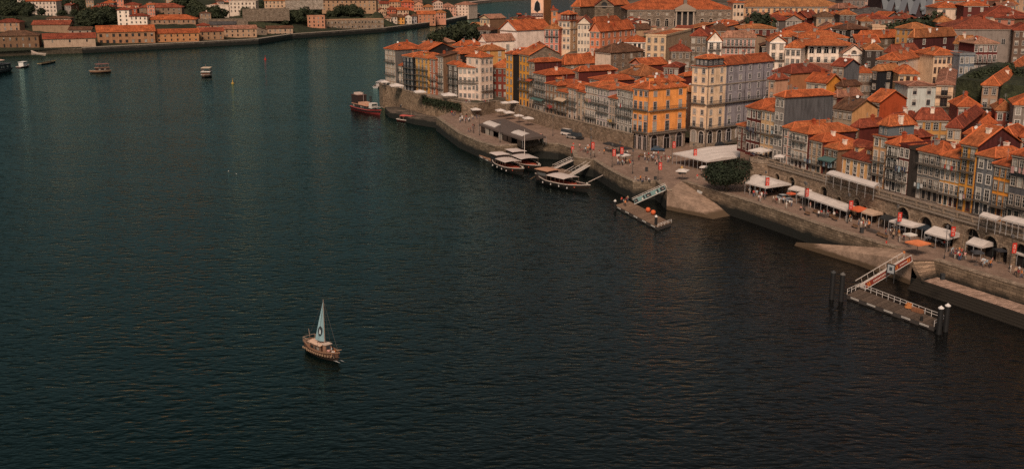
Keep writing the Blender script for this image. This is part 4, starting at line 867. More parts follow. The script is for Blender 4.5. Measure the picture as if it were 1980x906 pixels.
g_ = MB(); SS = [0, .01, 8] + [12 + 8 * k for k in range(30)] + [300, 500, 1200]
rows_ = []
for p in dens:
    row = []
    for s in SS:
        q = p + Vector((-.33, .944, 0)) * s
        row.append((q.x, q.y, (-3 if s == 0 else 3.45) if s <= 8 else far_height(q.x, q.y, s) + R.uniform(-.3, .3) * min(1, max(0, (s - 30) / 60))))
    rows_.append(row)
n0 = len(SS)
vs = [q for r in rows_ for q in r]; fs = []
for i in range(len(rows_) - 1):
    for j in range(1, n0 - 1):
        fs.append((i * n0 + j, (i + 1) * n0 + j, (i + 1) * n0 + j + 1, i * n0 + j + 1))
g_.add(vs, fs)
go = g_.build('far_hill', M('green', (.032, .036, .016)), smooth=True, uv=False); tag(go, 'dark green and brown slope of the far bank', None, None, 'structure')
def offset_line(pts, d):
    out = []
    for i, p in enumerate(pts):
        a = pts[max(0, i - 1)]; b = pts[min(len(pts) - 1, i + 1)]; t = (b - a); t.z = 0; t.normalize()
        out.append(p + Vector((-t.y, t.x, 0)) * d)
    return out
def wall_line(pts, z0, z1, th, capw=.0, mats=None, name='quay_wall', label=None, cat='wall', group=None, capm=None, kind=None):
    """a wall of real thickness along a line, with a coping as its part"""
    b = MB(); back = offset_line(pts, th)
    for i in range(len(pts) - 1):
        p, q, P, Q = pts[i], pts[i + 1], back[i], back[i + 1]
        b.quad((p.x, p.y, z0), (q.x, q.y, z0), (q.x, q.y, z1), (p.x, p.y, z1)).quad((Q.x, Q.y, z0), (P.x, P.y, z0), (P.x, P.y, z1), (Q.x, Q.y, z1))
        b.quad((p.x, p.y, z1), (q.x, q.y, z1), (Q.x, Q.y, z1), (P.x, P.y, z1))
    for i in (0, -1):
        p, P = pts[i], back[i]; b.quad((p.x, p.y, z0), (P.x, P.y, z0), (P.x, P.y, z1), (p.x, p.y, z1))
    o = b.build(name, mats); tag(o, label, cat, group, kind)
    if capw:
        c = MB(); f2 = offset_line(pts, -.12); b2 = offset_line(pts, th + capw)
        for i in range(len(pts) - 1):
            c.add([(f2[i].x, f2[i].y, z1 + .003), (f2[i + 1].x, f2[i + 1].y, z1 + .003), (b2[i + 1].x, b2[i + 1].y, z1 + .003), (b2[i].x, b2[i].y, z1 + .003),
                   (f2[i].x, f2[i].y, z1 + .26), (f2[i + 1].x, f2[i + 1].y, z1 + .26), (b2[i + 1].x, b2[i + 1].y, z1 + .26), (b2[i].x, b2[i].y, z1 + .26)],
                  [(0, 1, 5, 4), (2, 3, 7, 6), (4, 5, 6, 7), (1, 2, 6, 5), (3, 0, 4, 7)])
        c.build('coping', capm or M('stone', (.36, .27, .2)), o)
    return o
qp = [U(u, v, 0) for u, v in GP[3:8]]
qd = []
for a, b in zip(qp, qp[1:]):
    n = max(1, int((b - a).length / 25))
    for k in range(n): qd.append(a.lerp(b, k / n))
qd.append(qp[-1])
qd = [p + Vector((.3, -1.2, 0)) for p in qd]
wall_line(qd, -1, 3.7, 1.2, 2.2, M('quaystone', (.14, .11, .09)), label='long dark stone quay wall of the far bank with a pale coping', capm=M('plain', (.34, .27, .21)))
pier = [U(u, v, 0) + Vector((0, -1, 0)) for u, v in [(858, 48), (880, 44), (905, 38), (929, 34)]]
wall_line(pier, -1, 4.2, 14, .1, M('quaystone', (.15, .12, .1)), name='pier', label='curved dark stone pier with a pale road on top jutting from the far bank', cat='pier', capm=M('plain', (.5, .38, .31)))
shore = [U(u, v, 0) + Vector((.2, -.8, 0)) for u, v in GP[8:]]
wall_line(shore[2:], -1, 3.6, 8, .2, M('stone', (.42, .28, .22)), name='embankment_wall', label='pinkish embankment wall along the far river bend', capm=M('plain', (.5, .36, .29)))
lowq = [U(u, v, 0) + Vector((.2, -.9, 0)) for u, v in [(-160, 117.5), (0, 109.5), (60, 106.5), (160, 103)]]
wall_line(lowq, -1, 3.1, 3, .1, M('stone', (.10, .075, .05)), name='shore_wall', label='low dark rocky shore wall below the brown warehouse', capm=M('stone', (.3, .23, .17)))
# retaining walls on the far hill
for (a, va, b, vb_, z0, h, t) in [(380, 66, 480, 52, 10, 9, 'terraced stone retaining wall below the white terrace building'), (470, 40, 560, 34, 18, 8, 'stone terrace wall with shrubs below the convent wing'),
                                  (553, 22, 625, 10, 26, 4, 'pale curved road wall climbing the far hill'), (600, 62, 742, 50, 3.6, 5, 'plain brown base wall below the long stone ruin')]:
    YY = {10: 935, 18: 960, 26: 1000, 3.6: 1018}[z0]
    p = UY(a, va, YY); q = UY(b, vb_, YY + (55 if z0 == 3.6 else 15)); 
    wall_line([Vector((p.x, p.y, 0)), Vector((q.x, q.y, 0))], z0 - 6, z0 + h * .55, 1.5, .2, M('stone', (.3, .22, .16) if z0 != 26 else (.52, .42, .34)), name='retaining_wall', label=t, group='retaining walls on the far hill')
# ---------------------------------------------------------------- near bank terrain
qedge_px = [(700, 172), (735, 192), (748, 213), (800, 226), (843, 227), (887, 258), (922, 273), (957, 283), (991, 281), (1050, 277), (1080, 279), (1105, 287), (1110, 304), (1148, 310), (1185, 333), (1224, 352), (1268, 350), (1290, 368),
            (1318, 350), (1340, 357), (1384, 370), (1450, 390), (1517, 412), (1583, 434), (1680, 465), (1737, 481), (1764, 503), (1806, 503), (1980, 556), (2160, 612), (2400, 690)]
QZ = 5.0
quay = [U(u, v, QZ) for u, v in qedge_px[4:]]
A0 = Vector((66.9, 281.5, 0)); A1 = Vector((97.1, 204.8, 0)); AD = (A1 - A0).normalized(); AI = Vector((-AD.y, AD.x, 0))   # arcade wall line and its inland normal
Bw = [U(u, v, 9) for u, v in [(1003, 206), (1060, 223), (1155, 246.5), (1226, 264)]]
Bw = [Vector((p.x, p.y, 0)) for p in Bw]; Bw = [p - Vector((.9, .44, 0)) * 1.1 for p in Bw]
Aw = [U(u, v, 9) for u, v in [(733, 164), (740, 169), (755, 171.5), (819, 189), (870, 198), (893, 203)]]
Aw = [Vector((p.x, p.y, 0)) for p in Aw]
Cw = [Vector((p.x, p.y, 0)) for p in [U(925, 204, 9), U(958, 199, 9), U(985, 203, 9)]]
# land outline behind the quay, going round the point
tip = [UY(u, v, Y) for u, v, Y in [(733, 160, 500), (760, 120, 545), (860, 70, 640), (980, 40, 800), (1110, 10, 1000)]]
LAND = [Vector((p.x, p.y, 0)) for p in reversed(tip)] + Aw + Cw + Bw + \
       [Vector((42.5, 341, 0)), Vector((55.5, 351, 0)), Vector((59.5, 350, 0)), Vector((64.0, 346.5, 0)), Vector((70, 338, 0)), Vector((66, 305, 0)), A0, A1 + AD * 120]
LANDP = LAND + [Vector((900, 100, 0)), Vector((1400, 1500, 0)), Vector((200, 1500, 0))]
def inside(p, poly):
    c = False; n = len(poly)
    for i in range(n):
        a, b = poly[i], poly[i - 1]
        if (a.y > p[1]) != (b.y > p[1]) and p[0] < (b.x - a.x) * (p[1] - a.y) / (b.y - a.y) + a.x: c = not c
    return c
def seg_dist(p, a, b):
    ax, ay = b.x - a.x, b.y - a.y; t = max(0, min(1, ((p[0] - a.x) * ax + (p[1] - a.y) * ay) / (ax * ax + ay * ay + 1e-9)))
    return math.hypot(p[0] - a.x - ax * t, p[1] - a.y - ay * t)
ctrl = [(x, y, g) for x, y, g in GROUND_PTS if y < 700 and x > -80]
for i in range(0, 200, 8):
    p = A0 + AD * i + AI * 4; ctrl.append((p.x, p.y, 10.9)); p = A0 + AD * i + AI * 12; ctrl.append((p.x, p.y, 11.2))
for a, b in list(zip(Bw, Bw[1:])): 
    for k in range(6): p = a.lerp(b, k / 6); ctrl.append((p.x, p.y, 8.9))
for a, b in list(zip(Aw, Aw[1:])):
    for k in range(3): p = a.lerp(b, k / 3); ctrl.append((p.x, p.y, 8.9))
for p in LAND[len(tip) + len(Aw) + 3 + len(Bw):-2]: ctrl.append((p.x, p.y, 5.2))
for p in tip: ctrl.append((p.x, p.y, 8))
ctrl += [(300, 900, 45), (500, 700, 45), (400, 400, 42), (300, 250, 36), (900, 900, 50), (200, 1300, 40), (700, 200, 40), (1200, 1300, 50)]

CT = np.array(ctrl)
def terr(x, y):
    d2 = (CT[:, 0] - x) ** 2 + (CT[:, 1] - y) ** 2 + 4; w = 1 / d2 ** 1.6
    return float((w * CT[:, 2]).sum() / w.sum())
STEP = 5.0
tb = MB(); idx = {}
def tv(i, j, st):
    k = (i, j, st)
    if k not in idx:
        x, y = i * st, j * st; idx[k] = len(tb.v); tb.v.append((x, y, terr(x, y) - .25))
    return idx[k]
edge = list(zip(LAND, LAND[1:]))
for i in range(-16, 60):
    for j in range(28, 150):
        c = ((i + .5) * STEP, (j + .5) * STEP)
        if inside(c, LANDP) and min(seg_dist(c, a, b) for a, b in edge) > 4.2:
            tb.f.append((tv(i, j, STEP), tv(i + 1, j, STEP), tv(i + 1, j + 1, STEP), tv(i, j + 1, STEP))); tb.m.append(0)
BS = 50.0
for i in range(-2, 40):
    for j in range(2, 36):
        x, y = (i + .5) * BS, (j + .5) * BS
        if (x > 300 or y > 750) and inside((x, y), LANDP) or (x > 300 and 100 < y < 1500):
            tb.f.append((tv(i, j, BS), tv(i + 1, j, BS), tv(i + 1, j + 1, BS), tv(i, j + 1, BS))); tb.m.append(0)
tag(tb.build('hillside', M('ground', (.15, .115, .085)), smooth=True, uv=False), 'ground of the near hillside under the houses', None, None, 'structure')
# edge strip joining the hillside to the walls (upper street)
def strip(line, d, z, name, label, m):
    b = MB(); o2 = offset_line(line, d)
    for i in range(len(line) - 1):
        b.quad((line[i].x, line[i].y, z), (line[i + 1].x, line[i + 1].y, z), (o2[i + 1].x, o2[i + 1].y, z), (o2[i].x, o2[i].y, z))
    tag(b.build(name, m, uv=False), label, None, None, 'structure')
strip([A0 + AD * -2 + AI * .5, A0 + AD * 40 + AI * .5, A0 + AD * 160 + AI * .5], 11, 11, 'upper_street', 'paved street on top of the arcaded wall', M('paving', (.26, .2, .16)))
strip([p + Vector((.9, .44, 0)) * .4 for p in Bw], 9, 9.0, 'upper_lane', 'paved lane on top of the stone wall by the square', M('paving', (.26, .2, .16)))
strip(Aw, 9, 9.0, 'point_terrace', 'paved terrace round the houses on the point', M('paving', (.3, .23, .18)))
# ---------------------------------------------------------------- main quay
PAVE = (.29, .195, .147)
back = [Vector((97.1 + 31, 204.8 - 78, 0))]
qpoly = [Vector((p.x, p.y, 0)) for p in quay]
inner = [A1 + AD * 160 + AI * 1, A0 + AI * 1, Vector((68, 306, 0)), Vector((74, 345, 0)), Vector((62, 352, 0)), Vector((56, 356, 0)), Vector((42, 345, 0))] + [p + Vector((.9, .44, 0)) * .6 for p in reversed(Bw)] + \
        [Cw[2], Cw[1], Cw[0], Vector((-24, 431, 0))]
ramp_i = qedge_px.index((1290, 368)) - 4
qm = MB(); pl = qpoly + inner
qm.add([(p.x, p.y, QZ) for p in pl], [tuple(range(len(pl)))])
qo = qm.build('quay', M('paving', PAVE), uv=False)
bmq = bmesh.new(); bmq.from_mesh(qo.data); bmesh.ops.triangulate(bmq, faces=bmq.faces[:], ngon_method='EAR_CLIP'); bmq.to_mesh(qo.data); bmq.free()
for p in qo.data.polygons:
    if p.normal.z < 0: p.flip()
tag(qo, 'broad paved riverside promenade', None, None, 'structure')
QST = (.24, .175, .12)
def qline(i, j): return [qpoly[k] for k in range(i, j + 1)]
ix = {p: k - 4 for k, p in enumerate(qedge_px)}
wall_line(qline(0, ix[(1105, 287)]), -2, QZ - .005, 1.0, .3, M('quaystone', QST), label='stone quay wall round the upstream promenade basin', group='quay walls')
wall_line(qline(ix[(1105, 287)], ix[(1290, 368)]), -2, QZ - .005, 1.0, .3, M('quaystone', QST), label='short stone quay wall with a bastion beside the boat ramp', group='quay walls')
wall_line(qline(ix[(1318, 350)], ix[(1737, 481)]), -2, QZ - .005, 1.0, .3, M('quaystone', QST), label='high straight stone quay wall between the boat ramp and the sloping landing', group='quay walls')
wall_line(qline(ix[(1806, 503)], ix[(2400, 690)]), -2, QZ - .005, 1.0, .3, M('quaystone', QST), label='stone quay wall behind the pale lower ledge', group='quay walls')
# boat ramp
rp = [U(1290, 368, QZ), U(1318, 350, QZ), U(1434, 406, .15), U(1420, 418, -.3), U(1378, 424, -.3)]
rl_, rr_ = U(1376, 421, .25), U(1440, 408, .25)
b = MB(); b.quad(tuple(rp[0]), (rl_.x, rl_.y, .1), (rr_.x, rr_.y, .1), tuple(rp[1]))
dl = (rl_ - rp[0]).normalized(); ext = [rl_ + dl * 7, rr_ + (rr_ - rp[1]).normalized() * 6]
b.quad((rl_.x, rl_.y, .1), (ext[0].x, ext[0].y, -1.2), (ext[1].x, ext[1].y, -1.2), (rr_.x, rr_.y, .1))
b.quad((rp[0].x, rp[0].y, -2), (rl_.x, rl_.y, -2), (rl_.x, rl_.y, .1), tuple(rp[0])).quad((rl_.x, rl_.y, -2), (ext[0].x, ext[0].y, -2), (ext[0].x, ext[0].y, -1.2), (rl_.x, rl_.y, .1))
tag(b.build('boat_ramp', M('ramp', (.42, .285, .205))), 'wide sloping boat ramp running down into the river', None, None, 'structure')
# sloping landing
i1, i2 = U(1540, 468, .1), U(1737, 481, QZ - .02); o1, o2_, o3 = U(1536, 474, .05), U(1660, 489, 2.6), U(1764, 503, QZ - .02)
b = MB()
im = i1.lerp(i2, .55)
b.add([tuple(i1), tuple(o1), tuple(o2_), tuple(im)], [(0, 1, 2, 3)]).add([tuple(im), tuple(o2_), tuple(o3), tuple(i2)], [(0, 1, 2, 3)])
b.quad((o1.x, o1.y, -2), (o2_.x, o2_.y, -2), tuple(o2_), tuple(o1)).quad((o2_.x, o2_.y, -2), (o3.x, o3.y, -2), tuple(o3), tuple(o2_))
tag(b.build('landing_slope', M('ramp', (.42, .285, .205))), 'sloping stone landing along the foot of the quay wall', None, None, 'structure')
# stairs down to the ledge: every step its own piece
st = empty('stone_stairs', (0, 0, 0)); tag(st, 'broad flight of stone steps from the promenade to the lower ledge', 'stairs')
p0, p1 = U(1764, 503, QZ), U(1806, 503, QZ); q0, q1 = U(1786, 548, 1.6), U(1818, 537, 1.6)
NS = 16
for k in range(NS):
    a0, a1 = p0.lerp(q0, k / NS), p1.lerp(q1, k / NS); c0, c1_ = p0.lerp(q0, (k + 1) / NS), p1.lerp(q1, (k + 1) / NS); z = QZ - .05 - (k + .5) * (QZ - 1.6) / NS
    MB().prism([(a0.x, a0.y), (c0.x, c0.y), (c1_.x, c1_.y), (a1.x, a1.y)], z - 1.2, z).build('step', M('quaystone', (.42, .29, .2)), st)
sw = MB().prism([(p0.x, p0.y), (q0.x, q0.y), (q0.x + .5, q0.y + .1), (p0.x + .5, p0.y + .1)], -2, 1.4)
sw.build('base', M('quaystone', (.3, .22, .16)), st)
# lower ledge and its steps to the water
lw = [qpoly[ix[(1806, 503)]], qpoly[ix[(1980, 556)]], qpoly[ix[(2160, 612)]]]
ed = offset_line(lw, -4.4); ed2 = offset_line(lw, -.02)
b = MB()
for i in range(2): b.quad((ed2[i].x, ed2[i].y, 1.9), (ed[i].x, ed[i].y, 1.9), (ed[i + 1].x, ed[i + 1].y, 1.9), (ed2[i + 1].x, ed2[i + 1].y, 1.9))
tag(b.build('lower_ledge', M('stone', (.5, .33, .25))), 'pale pink stone ledge below the quay wall', None, None, 'structure')
ls = empty('water_stairs', (0, 0, 0)); tag(ls, 'dark wet steps running from the lower ledge into the river', 'stairs')
for k in range(5):
    e0, e1 = offset_line(lw, -4.4 - k * .42), offset_line(lw, -4.82 - k * .42); z = 1.82 - k * .4
    for i in range(2): MB().prism([(e0[i].x, e0[i].y), (e1[i].x, e1[i].y), (e1[i + 1].x, e1[i + 1].y), (e0[i + 1].x, e0[i + 1].y)], -2, z).build('step', M('plain', (.03, .024, .018)), ls)
# ---------------------------------------------------------------- walls behind the quay
wall_line(Bw, QZ - 1, 9.7, .9, .15, M('stone', (.30, .21, .145)), name='stone_wall', label='rough stone retaining wall under the terraced houses by the square', group='retaining walls behind the quay')
wall_line(Aw, -2, 9.8, .9, .15, M('stone', (.32, .22, .145)), name='stone_wall', label='tall curved stone wall under the houses on the point', group='retaining walls behind the quay')
wall_line([Aw[-1] + Vector((.3, 0, 0))] + Cw + [Bw[0] + Vector((-.5, .6, 0))], QZ - 1, 9.6, .7, .12, M('stone', (.28, .2, .14)), name='stone_wall', label='low stone wall below the white corner building', group='retaining walls behind the quay')
# lower dock beside the point
dk = [U(u, v, 2.4) for u, v in [(744, 207), (752, 216), (800, 229), (846, 236), (856, 225), (893, 220), (893, 212), (819, 205)]]
b = MB().prism([(p.x, p.y) for p in dk], -2, 2.4); tag(b.build('lower_dock', M('quaystone', (.34, .25, .19)), uv=True), 'low stone dock at the foot of the curved wall', None, None, 'structure')
# ---------------------------------------------------------------- the arcaded wall
def along(u, z=8.0):
    lo, hi = -6.0, 150.0
    for _ in range(50):
        m = (lo + hi) / 2; p = A0 + AD * m
        if proj((p.x, p.y, z))[0] < u: lo = m
        else: hi = m
    return lo
AH = 6.3
aw = empty('arcade_wall', (A0.x, A0.y, QZ), math.atan2(AD.y, AD.x)); tag(aw, 'long arcaded stone wall with arched shops below the upper street', 'wall')
arches = [(1503, 2.0, 4.4), (1531, 2.6, 4.6), (1593, 2.6, 4.6), (1609, 1.3, 2.6), (1623, 1.5, 3.2), (1640, 1.3, 2.6), (1657, 2.0, 4.0), (1673, 1.5, 3.0), (1683, 1.5, 3.0), (1693, 1.5, 3.0), (1703, 1.3, 2.8), (1712, 1.3, 2.8), (1746, 3.8, 5.2),
          (1790, 4.0, 4.6), (1832, 3.8, 4.6), (1880, 3.8, 5.0), (1915, 3.8, 4.6), (1943, 1.8, 3.2), (1974, 3.6, 4.8), (2010, 3.6, 4.8), (2050, 3.6, 4.8)]
wl = MB(); tr_ = MB(); xprev = -7.0; DP = .9
AM = M('stone', (.33, .235, .165))
for (u, w_, h_) in arches:
    x = along(u); r = w_ / 2; zs = h_ - r; a = arch_pts(r, 10)
    wl.quad((xprev, 0, -1), (x - r, 0, -1), (x - r, 0, AH), (xprev, 0, AH))
    for i in range(10):
        (x0, z0), (x1, z1) = a[i], a[i + 1]
        wl.quad((x + x0, 0, zs + z0), (x + x1, 0, zs + z1), (x + x1, 0, AH), (x + x0, 0, AH))
        wl.quad((x + x0, 0, zs + z0), (x + x0, DP, zs + z0), (x + x1, DP, zs + z1), (x + x1, 0, zs + z1))
    wl.quad((x - r, 0, -1), (x - r, DP, -1), (x - r, DP, zs), (x - r, 0, zs)).quad((x + r, DP, -1), (x + r, 0, -1), (x + r, 0, zs), (x + r, DP, zs))
    o_ = arch_pts(r + .35, 10); vs = MB()
    for i in range(10):
        (x0, z0), (x1, z1) = a[i], a[i + 1]; (X0, Z0), (X1, Z1) = o_[i], o_[i + 1]
        g = .03
        vs.quad((x0, -.14, zs + z0), (x1, -.14, zs + z1), (X1, -.14, zs + Z1), (X0, -.14, zs + Z0)).quad((X1, -.14, zs + Z1), (X1, 0, zs + Z1), (X0, 0, zs + Z0), (X0, -.14, zs + Z0))
        vs.quad((x0, -.14, zs + z0), (x0, .02, zs + z0), (x1, .02, zs + z1), (x1, -.14, zs + z1))
    vs.box(-r - .35, -.14, 0, -r, -.003, zs).box(r, -.14, 0, r + .35, -.003, zs)
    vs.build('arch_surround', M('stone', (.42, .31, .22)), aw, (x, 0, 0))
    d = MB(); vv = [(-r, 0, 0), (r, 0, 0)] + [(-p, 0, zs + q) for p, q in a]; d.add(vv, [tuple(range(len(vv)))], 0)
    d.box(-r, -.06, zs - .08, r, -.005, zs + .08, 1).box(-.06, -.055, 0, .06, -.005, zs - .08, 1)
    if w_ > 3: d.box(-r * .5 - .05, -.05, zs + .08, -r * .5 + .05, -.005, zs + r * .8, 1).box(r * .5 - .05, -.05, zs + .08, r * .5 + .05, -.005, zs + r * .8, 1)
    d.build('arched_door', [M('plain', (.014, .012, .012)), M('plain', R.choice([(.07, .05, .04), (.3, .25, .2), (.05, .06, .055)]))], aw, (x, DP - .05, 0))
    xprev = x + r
wl.quad((xprev, 0, -1), (180, 0, -1), (180, 0, AH), (xprev, 0, AH))
wl.quad((-7, 12, -1), (-7, 0, -1), (-7, 0, AH), (-7, 12, AH))
wl.quad((-7, 0, AH), (180, 0, AH), (180, .9, AH), (-7, .9, AH))
wl.build('wall', AM, aw)
MB().box(-7.2, -.35, AH - .5, 180, -.004, AH - .15).build('cornice', M('plain', sc(GRANITE, .8)), aw)
# parapet: pierced, with a pillar every few metres
pp = MB().box(-7.2, -.2, AH + .85, 180, .25, AH + 1.05, 0).box(-7.2, -.15, AH + .003, 180, .2, AH + .22, 0)
pp.build('parapet_rail', M('stone', (.36, .27, .2)), aw)
bal_ = MB()
for k in range(420):
    x = -7 + k * .42; bal_.box(x, -.06, AH + .22, x + .18, .1, AH + .85)
bo_ = bal_.build('baluster', M('plain', sc(GRANITE, .8)), aw); bo_['kind'] = 'stuff'
pm_ = MB().box(-.22, -.26, AH + .004, .22, .31, AH + 1.12).mesh('pillar', [M('stone', (.36, .27, .2))])
for k in range(47): put('pillar', pm_, aw, (-6.8 + k * 4.0, 0, 0))
# bastion projecting from the arcade at its far end
xb0, xb1 = along(1436), along(1486)
bs = empty('bastion', (0, 0, 0)); bs.location = (A0.x, A0.y, QZ); bs.rotation_euler = (0, 0, math.atan2(AD.y, AD.x)); tag(bs, 'squat stone bastion with a terrace at the far end of the arcaded wall', 'bastion')
poly = [(-20, -.5), (-17, -3.6), (-5, -3.9), (-2.2, -.5)]
poly = [(xb0 - 2, 3), (xb0 - 1, -2.4), (xb1 - 4, -3.0), (xb1 - .5, -1.2), (xb1, 3)]
MB().prism(poly, -1, AH - .01).build('wall', AM, bs)
MB().prism([(x, y + .3) for x, y in poly], AH + .001, AH + .05).build('terrace_floor', M('paving', (.3, .23, .18)), bs)
pr = MB()
for (a, b2) in list(zip(poly, poly[1:])):
    pr.bar((a[0], a[1], AH + .5), (b2[0], b2[1], AH + .5), .3, 0, 1.0)
pr.build('parapet', M('stone', (.36, .27, .2)), bs)
for x, r, h in ((xb0 + 5, 1.3, 3.8),):
    a = arch_pts(r, 8); d = MB(); vv = [(-r, 0, 0), (r, 0, 0)] + [(-p, 0, h - r + q) for p, q in a]; d.add(vv, [tuple(range(len(vv)))])
    d.build('arched_door', M('plain', (.014, .012, .012)), bs, (x, -2.78, 0), -.03)
# ---------------------------------------------------------------- small houses filling the gaps on the hillsides
def overlap(a, b):
    for t in (a[4], b[4]):
        for k in (0, math.pi / 2):
            ax = (math.cos(t + k), math.sin(t + k)); d = abs((a[0] - b[0]) * ax[0] + (a[1] - b[1]) * ax[1])
            ra = sum(e * abs(math.cos(a[4] + q) * ax[0] + math.sin(a[4] + q) * ax[1]) for e, q in ((a[2], 0), (a[3], math.pi / 2)))
            rb = sum(e * abs(math.cos(b[4] + q) * ax[0] + math.sin(b[4] + q) * ax[1]) for e, q in ((b[2], 0), (b[3], math.pi / 2)))
            if d > ra + rb: return False
    return True
QI = random.Random(21); USED = set()
def short(l):
    w = l.split(); cut = len(w)
    for i, x in enumerate(w):
        if i > 1 and x in ('with', 'beside', 'in', 'under', 'next', 'behind', 'above', 'below', 'at', 'on', 'by', 'wrapped', 'sharing', 'near', 'between', 'over', 'carrying', 'for', 'squeezed', 'stepping', 'rising', 'of', 'to', 'tucked', 'curving'): cut = i; break
    return ' '.join(w[:min(cut, 6)])
IC = [('maroon', MAROON), ('grey', GRAY), ('white', WHITE), ('tan', (.42, .29, .19)), ('brown', BROWN), ('ochre', OCH), ('stone', STONE), ('pink', PINK), ('cream', CREAM), ('dark', BLACK), ('brick red', BRICK)]
IR = [('orange', 'o'), ('orange', 'o'), ('rusty', 'd'), ('brown', 'b'), ('faded pink', 'p'), ('orange', 'o')]
def infill(n, pick, group, far):
    made = 0
    for _ in range(6000):
        if made >= n: break
        x, y = pick()
        w, D = QI.uniform(6, 9.5), QI.uniform(8, 13); ang = QI.choice([-64, -60, -56, -20, -8]) if not far else QI.choice([6, 14, 20, -14])
        r = (x, y, w / 2 + .3, D / 2 + .3, math.radians(ang))
        if any(abs(q[0] - x) < 40 and abs(q[1] - y) < 40 and overlap(r, q) for q in RECTS): continue
        g = far_z(x, y) if far else terr(x, y)
        if far and g < 5: continue
        f = QI.choice([2, 2, 3]); near_ = min(RECTS, key=lambda q: (q[0] - x) ** 2 + (q[1] - y) ** 2)[5]
        (cn, cc), (rn, rt) = QI.choice(IC), QI.choice(IR); lab = None
        for pos in ('close behind', 'wedged beside', 'just past', 'tucked near'):
            for size in ('small', 'low', 'little', 'plain'):
                l = f'{size} {cn} house with {rn} roof {pos} the {short(near_)}'
                if l not in USED and len(l.split()) <= 16: lab = l; break
            if lab: break
        if not lab: continue
        USED.add(lab); a = math.radians(ang); ex = Vector((math.cos(a), math.sin(a), 0)); ey = Vector((-ex.y, ex.x, 0)); K = Vector((x, y, g + f * 2.9)) + ex * (w / 2) - ey * (D / 2)
        u, v = proj(K)
        if not (-20 < u < 2000 and v > -25): continue
        house(lab, 0, u, v, Y=K.y, xy=tuple(K), w=w, D=D, ang=ang, f=f, fh=2.9, c=QI.choice([2, 3]), rc=QI.choice([0, 0, 2]), col=cc, side=QI.choice([cc, cc, MAROON, DGRAY, BROWN]), roof=QI.choice(['hip', 'gx', 'gy', 'hip', 'shed']), rh=QI.uniform(1.4, 2.8), tile=rt,
              sur=QI.choice([WHITE, GRANITE, None]), chim=QI.choice([0, 1, 2]), dorm=QI.choice([0, 0, 1]) if not far else 0, sky=QI.choice([0, 1]), group=group, gr=g)
        made += 1
def pick_near():
    while True:
        y = QI.uniform(262, 600); x = QI.uniform(-20, 300)
        if x > 990 / F * y * 1.03 + 6 or not inside((x, y), LANDP): continue
        if min(seg_dist((x, y), a, b) for a, b in edge) < 17: continue
        u, v = proj((x, y, terr(x, y)))
        if 1840 < u and 115 < v < 170: continue
        return x, y
# ---------------------------------------------------------------- vegetation
def crown_mesh(name, n, rx, rz, leaf, seed, col, lobes=7):
    q = random.Random(seed); vs = []; fs = []
    L_ = [(q.uniform(-.55, .55) * rx, q.uniform(-.55, .55) * rx, q.uniform(-.45, .5) * rz, q.uniform(.4, .62)) for _ in range(lobes)]
    for i in range(n):
        lx, ly, lz, lr = q.choice(L_)
        d = Vector((q.gauss(0, 1), q.gauss(0, 1), q.gauss(0, 1))).normalized(); r = q.uniform(.5, 1.22) ** .6
        p = Vector((lx + d.x * lr * rx * r, ly + d.y * lr * rx * r, lz + d.z * lr * rz * r))
        nn = (d + Vector((q.uniform(-.8, .8), q.uniform(-.8, .8), q.uniform(-.3, .9)))).normalized()
        a = nn.orthogonal().normalized(); a = (Matrix.Rotation(q.uniform(0, 6.28), 3, nn) @ a); b = nn.cross(a); s = leaf * q.uniform(.6, 1.3)
        k = len(vs); vs += [tuple(p + a * s), tuple(p + b * s * .7), tuple(p - a * s), tuple(p - b * s * .7)]; fs.append((k, k + 1, k + 2, k + 3))
    me = bpy.data.meshes.new(name); me.from_pydata(vs, [], fs); me.materials.append(M('leaf', col)); return me
def trunk_mesh(h, r, seed, n=6):
    q = random.Random(seed); b = MB()
    b.tube([(0, 0, -1), (.1, .05, h * .5), (.05, .1, h)], [r, r * .8, r * .55], 6)
    for k in range(5):
        t = q.uniform(0, 6.28); b.tube([(.07, .07, h * .75), (math.cos(t) * h * .35, math.sin(t) * h * .35, h * 1.2)], [r * .5, r * .2], 5)
    return b.mesh('trunk', [M('wood', (.09, .06, .04))])
LEAFD = (.020, .027, .012); LEAFM = (.030, .037, .016)
FCR = [crown_mesh('crown', 950, 4.4, 3.6, .55, 50 + i, LEAFD if i % 2 else LEAFM, 6 + i % 3) for i in range(5)]
FTR = trunk_mesh(3.2, .35, 3)
def tree(pos, k, label, group, name='tree', v=0):
    t = empty(name, pos, R.uniform(0, 6)); t.scale = (k, k, k * R.uniform(.85, 1.2)); tag(t, label, 'tree', group)
    put('trunk', FTR, t); put('crown', FCR[v % 5], t, (0, 0, 3.3)); return t
def far_z(x, y):
    dv = Vector((-.33, .944))
    for a, b in zip(gl, gl[1:]):
        e = (b.x - a.x, b.y - a.y); den = e[0] * -dv.y + dv.x * e[1]
        if abs(den) < 1e-9: continue
        rx, ry = x - a.x, y - a.y
        t = (rx * -dv.y + dv.x * ry) / den; s = -(e[0] * ry - e[1] * rx) / den
        if -.001 <= t <= 1.001 and s > 0: return far_height(x, y, s)
    return 0
def hit_far(u, v):
    for Y in range(700, 1500, 4):
        p = UY(u, v, Y)
        if p.z < far_z(p.x, p.y): return p
    return UY(u, v, 1000)
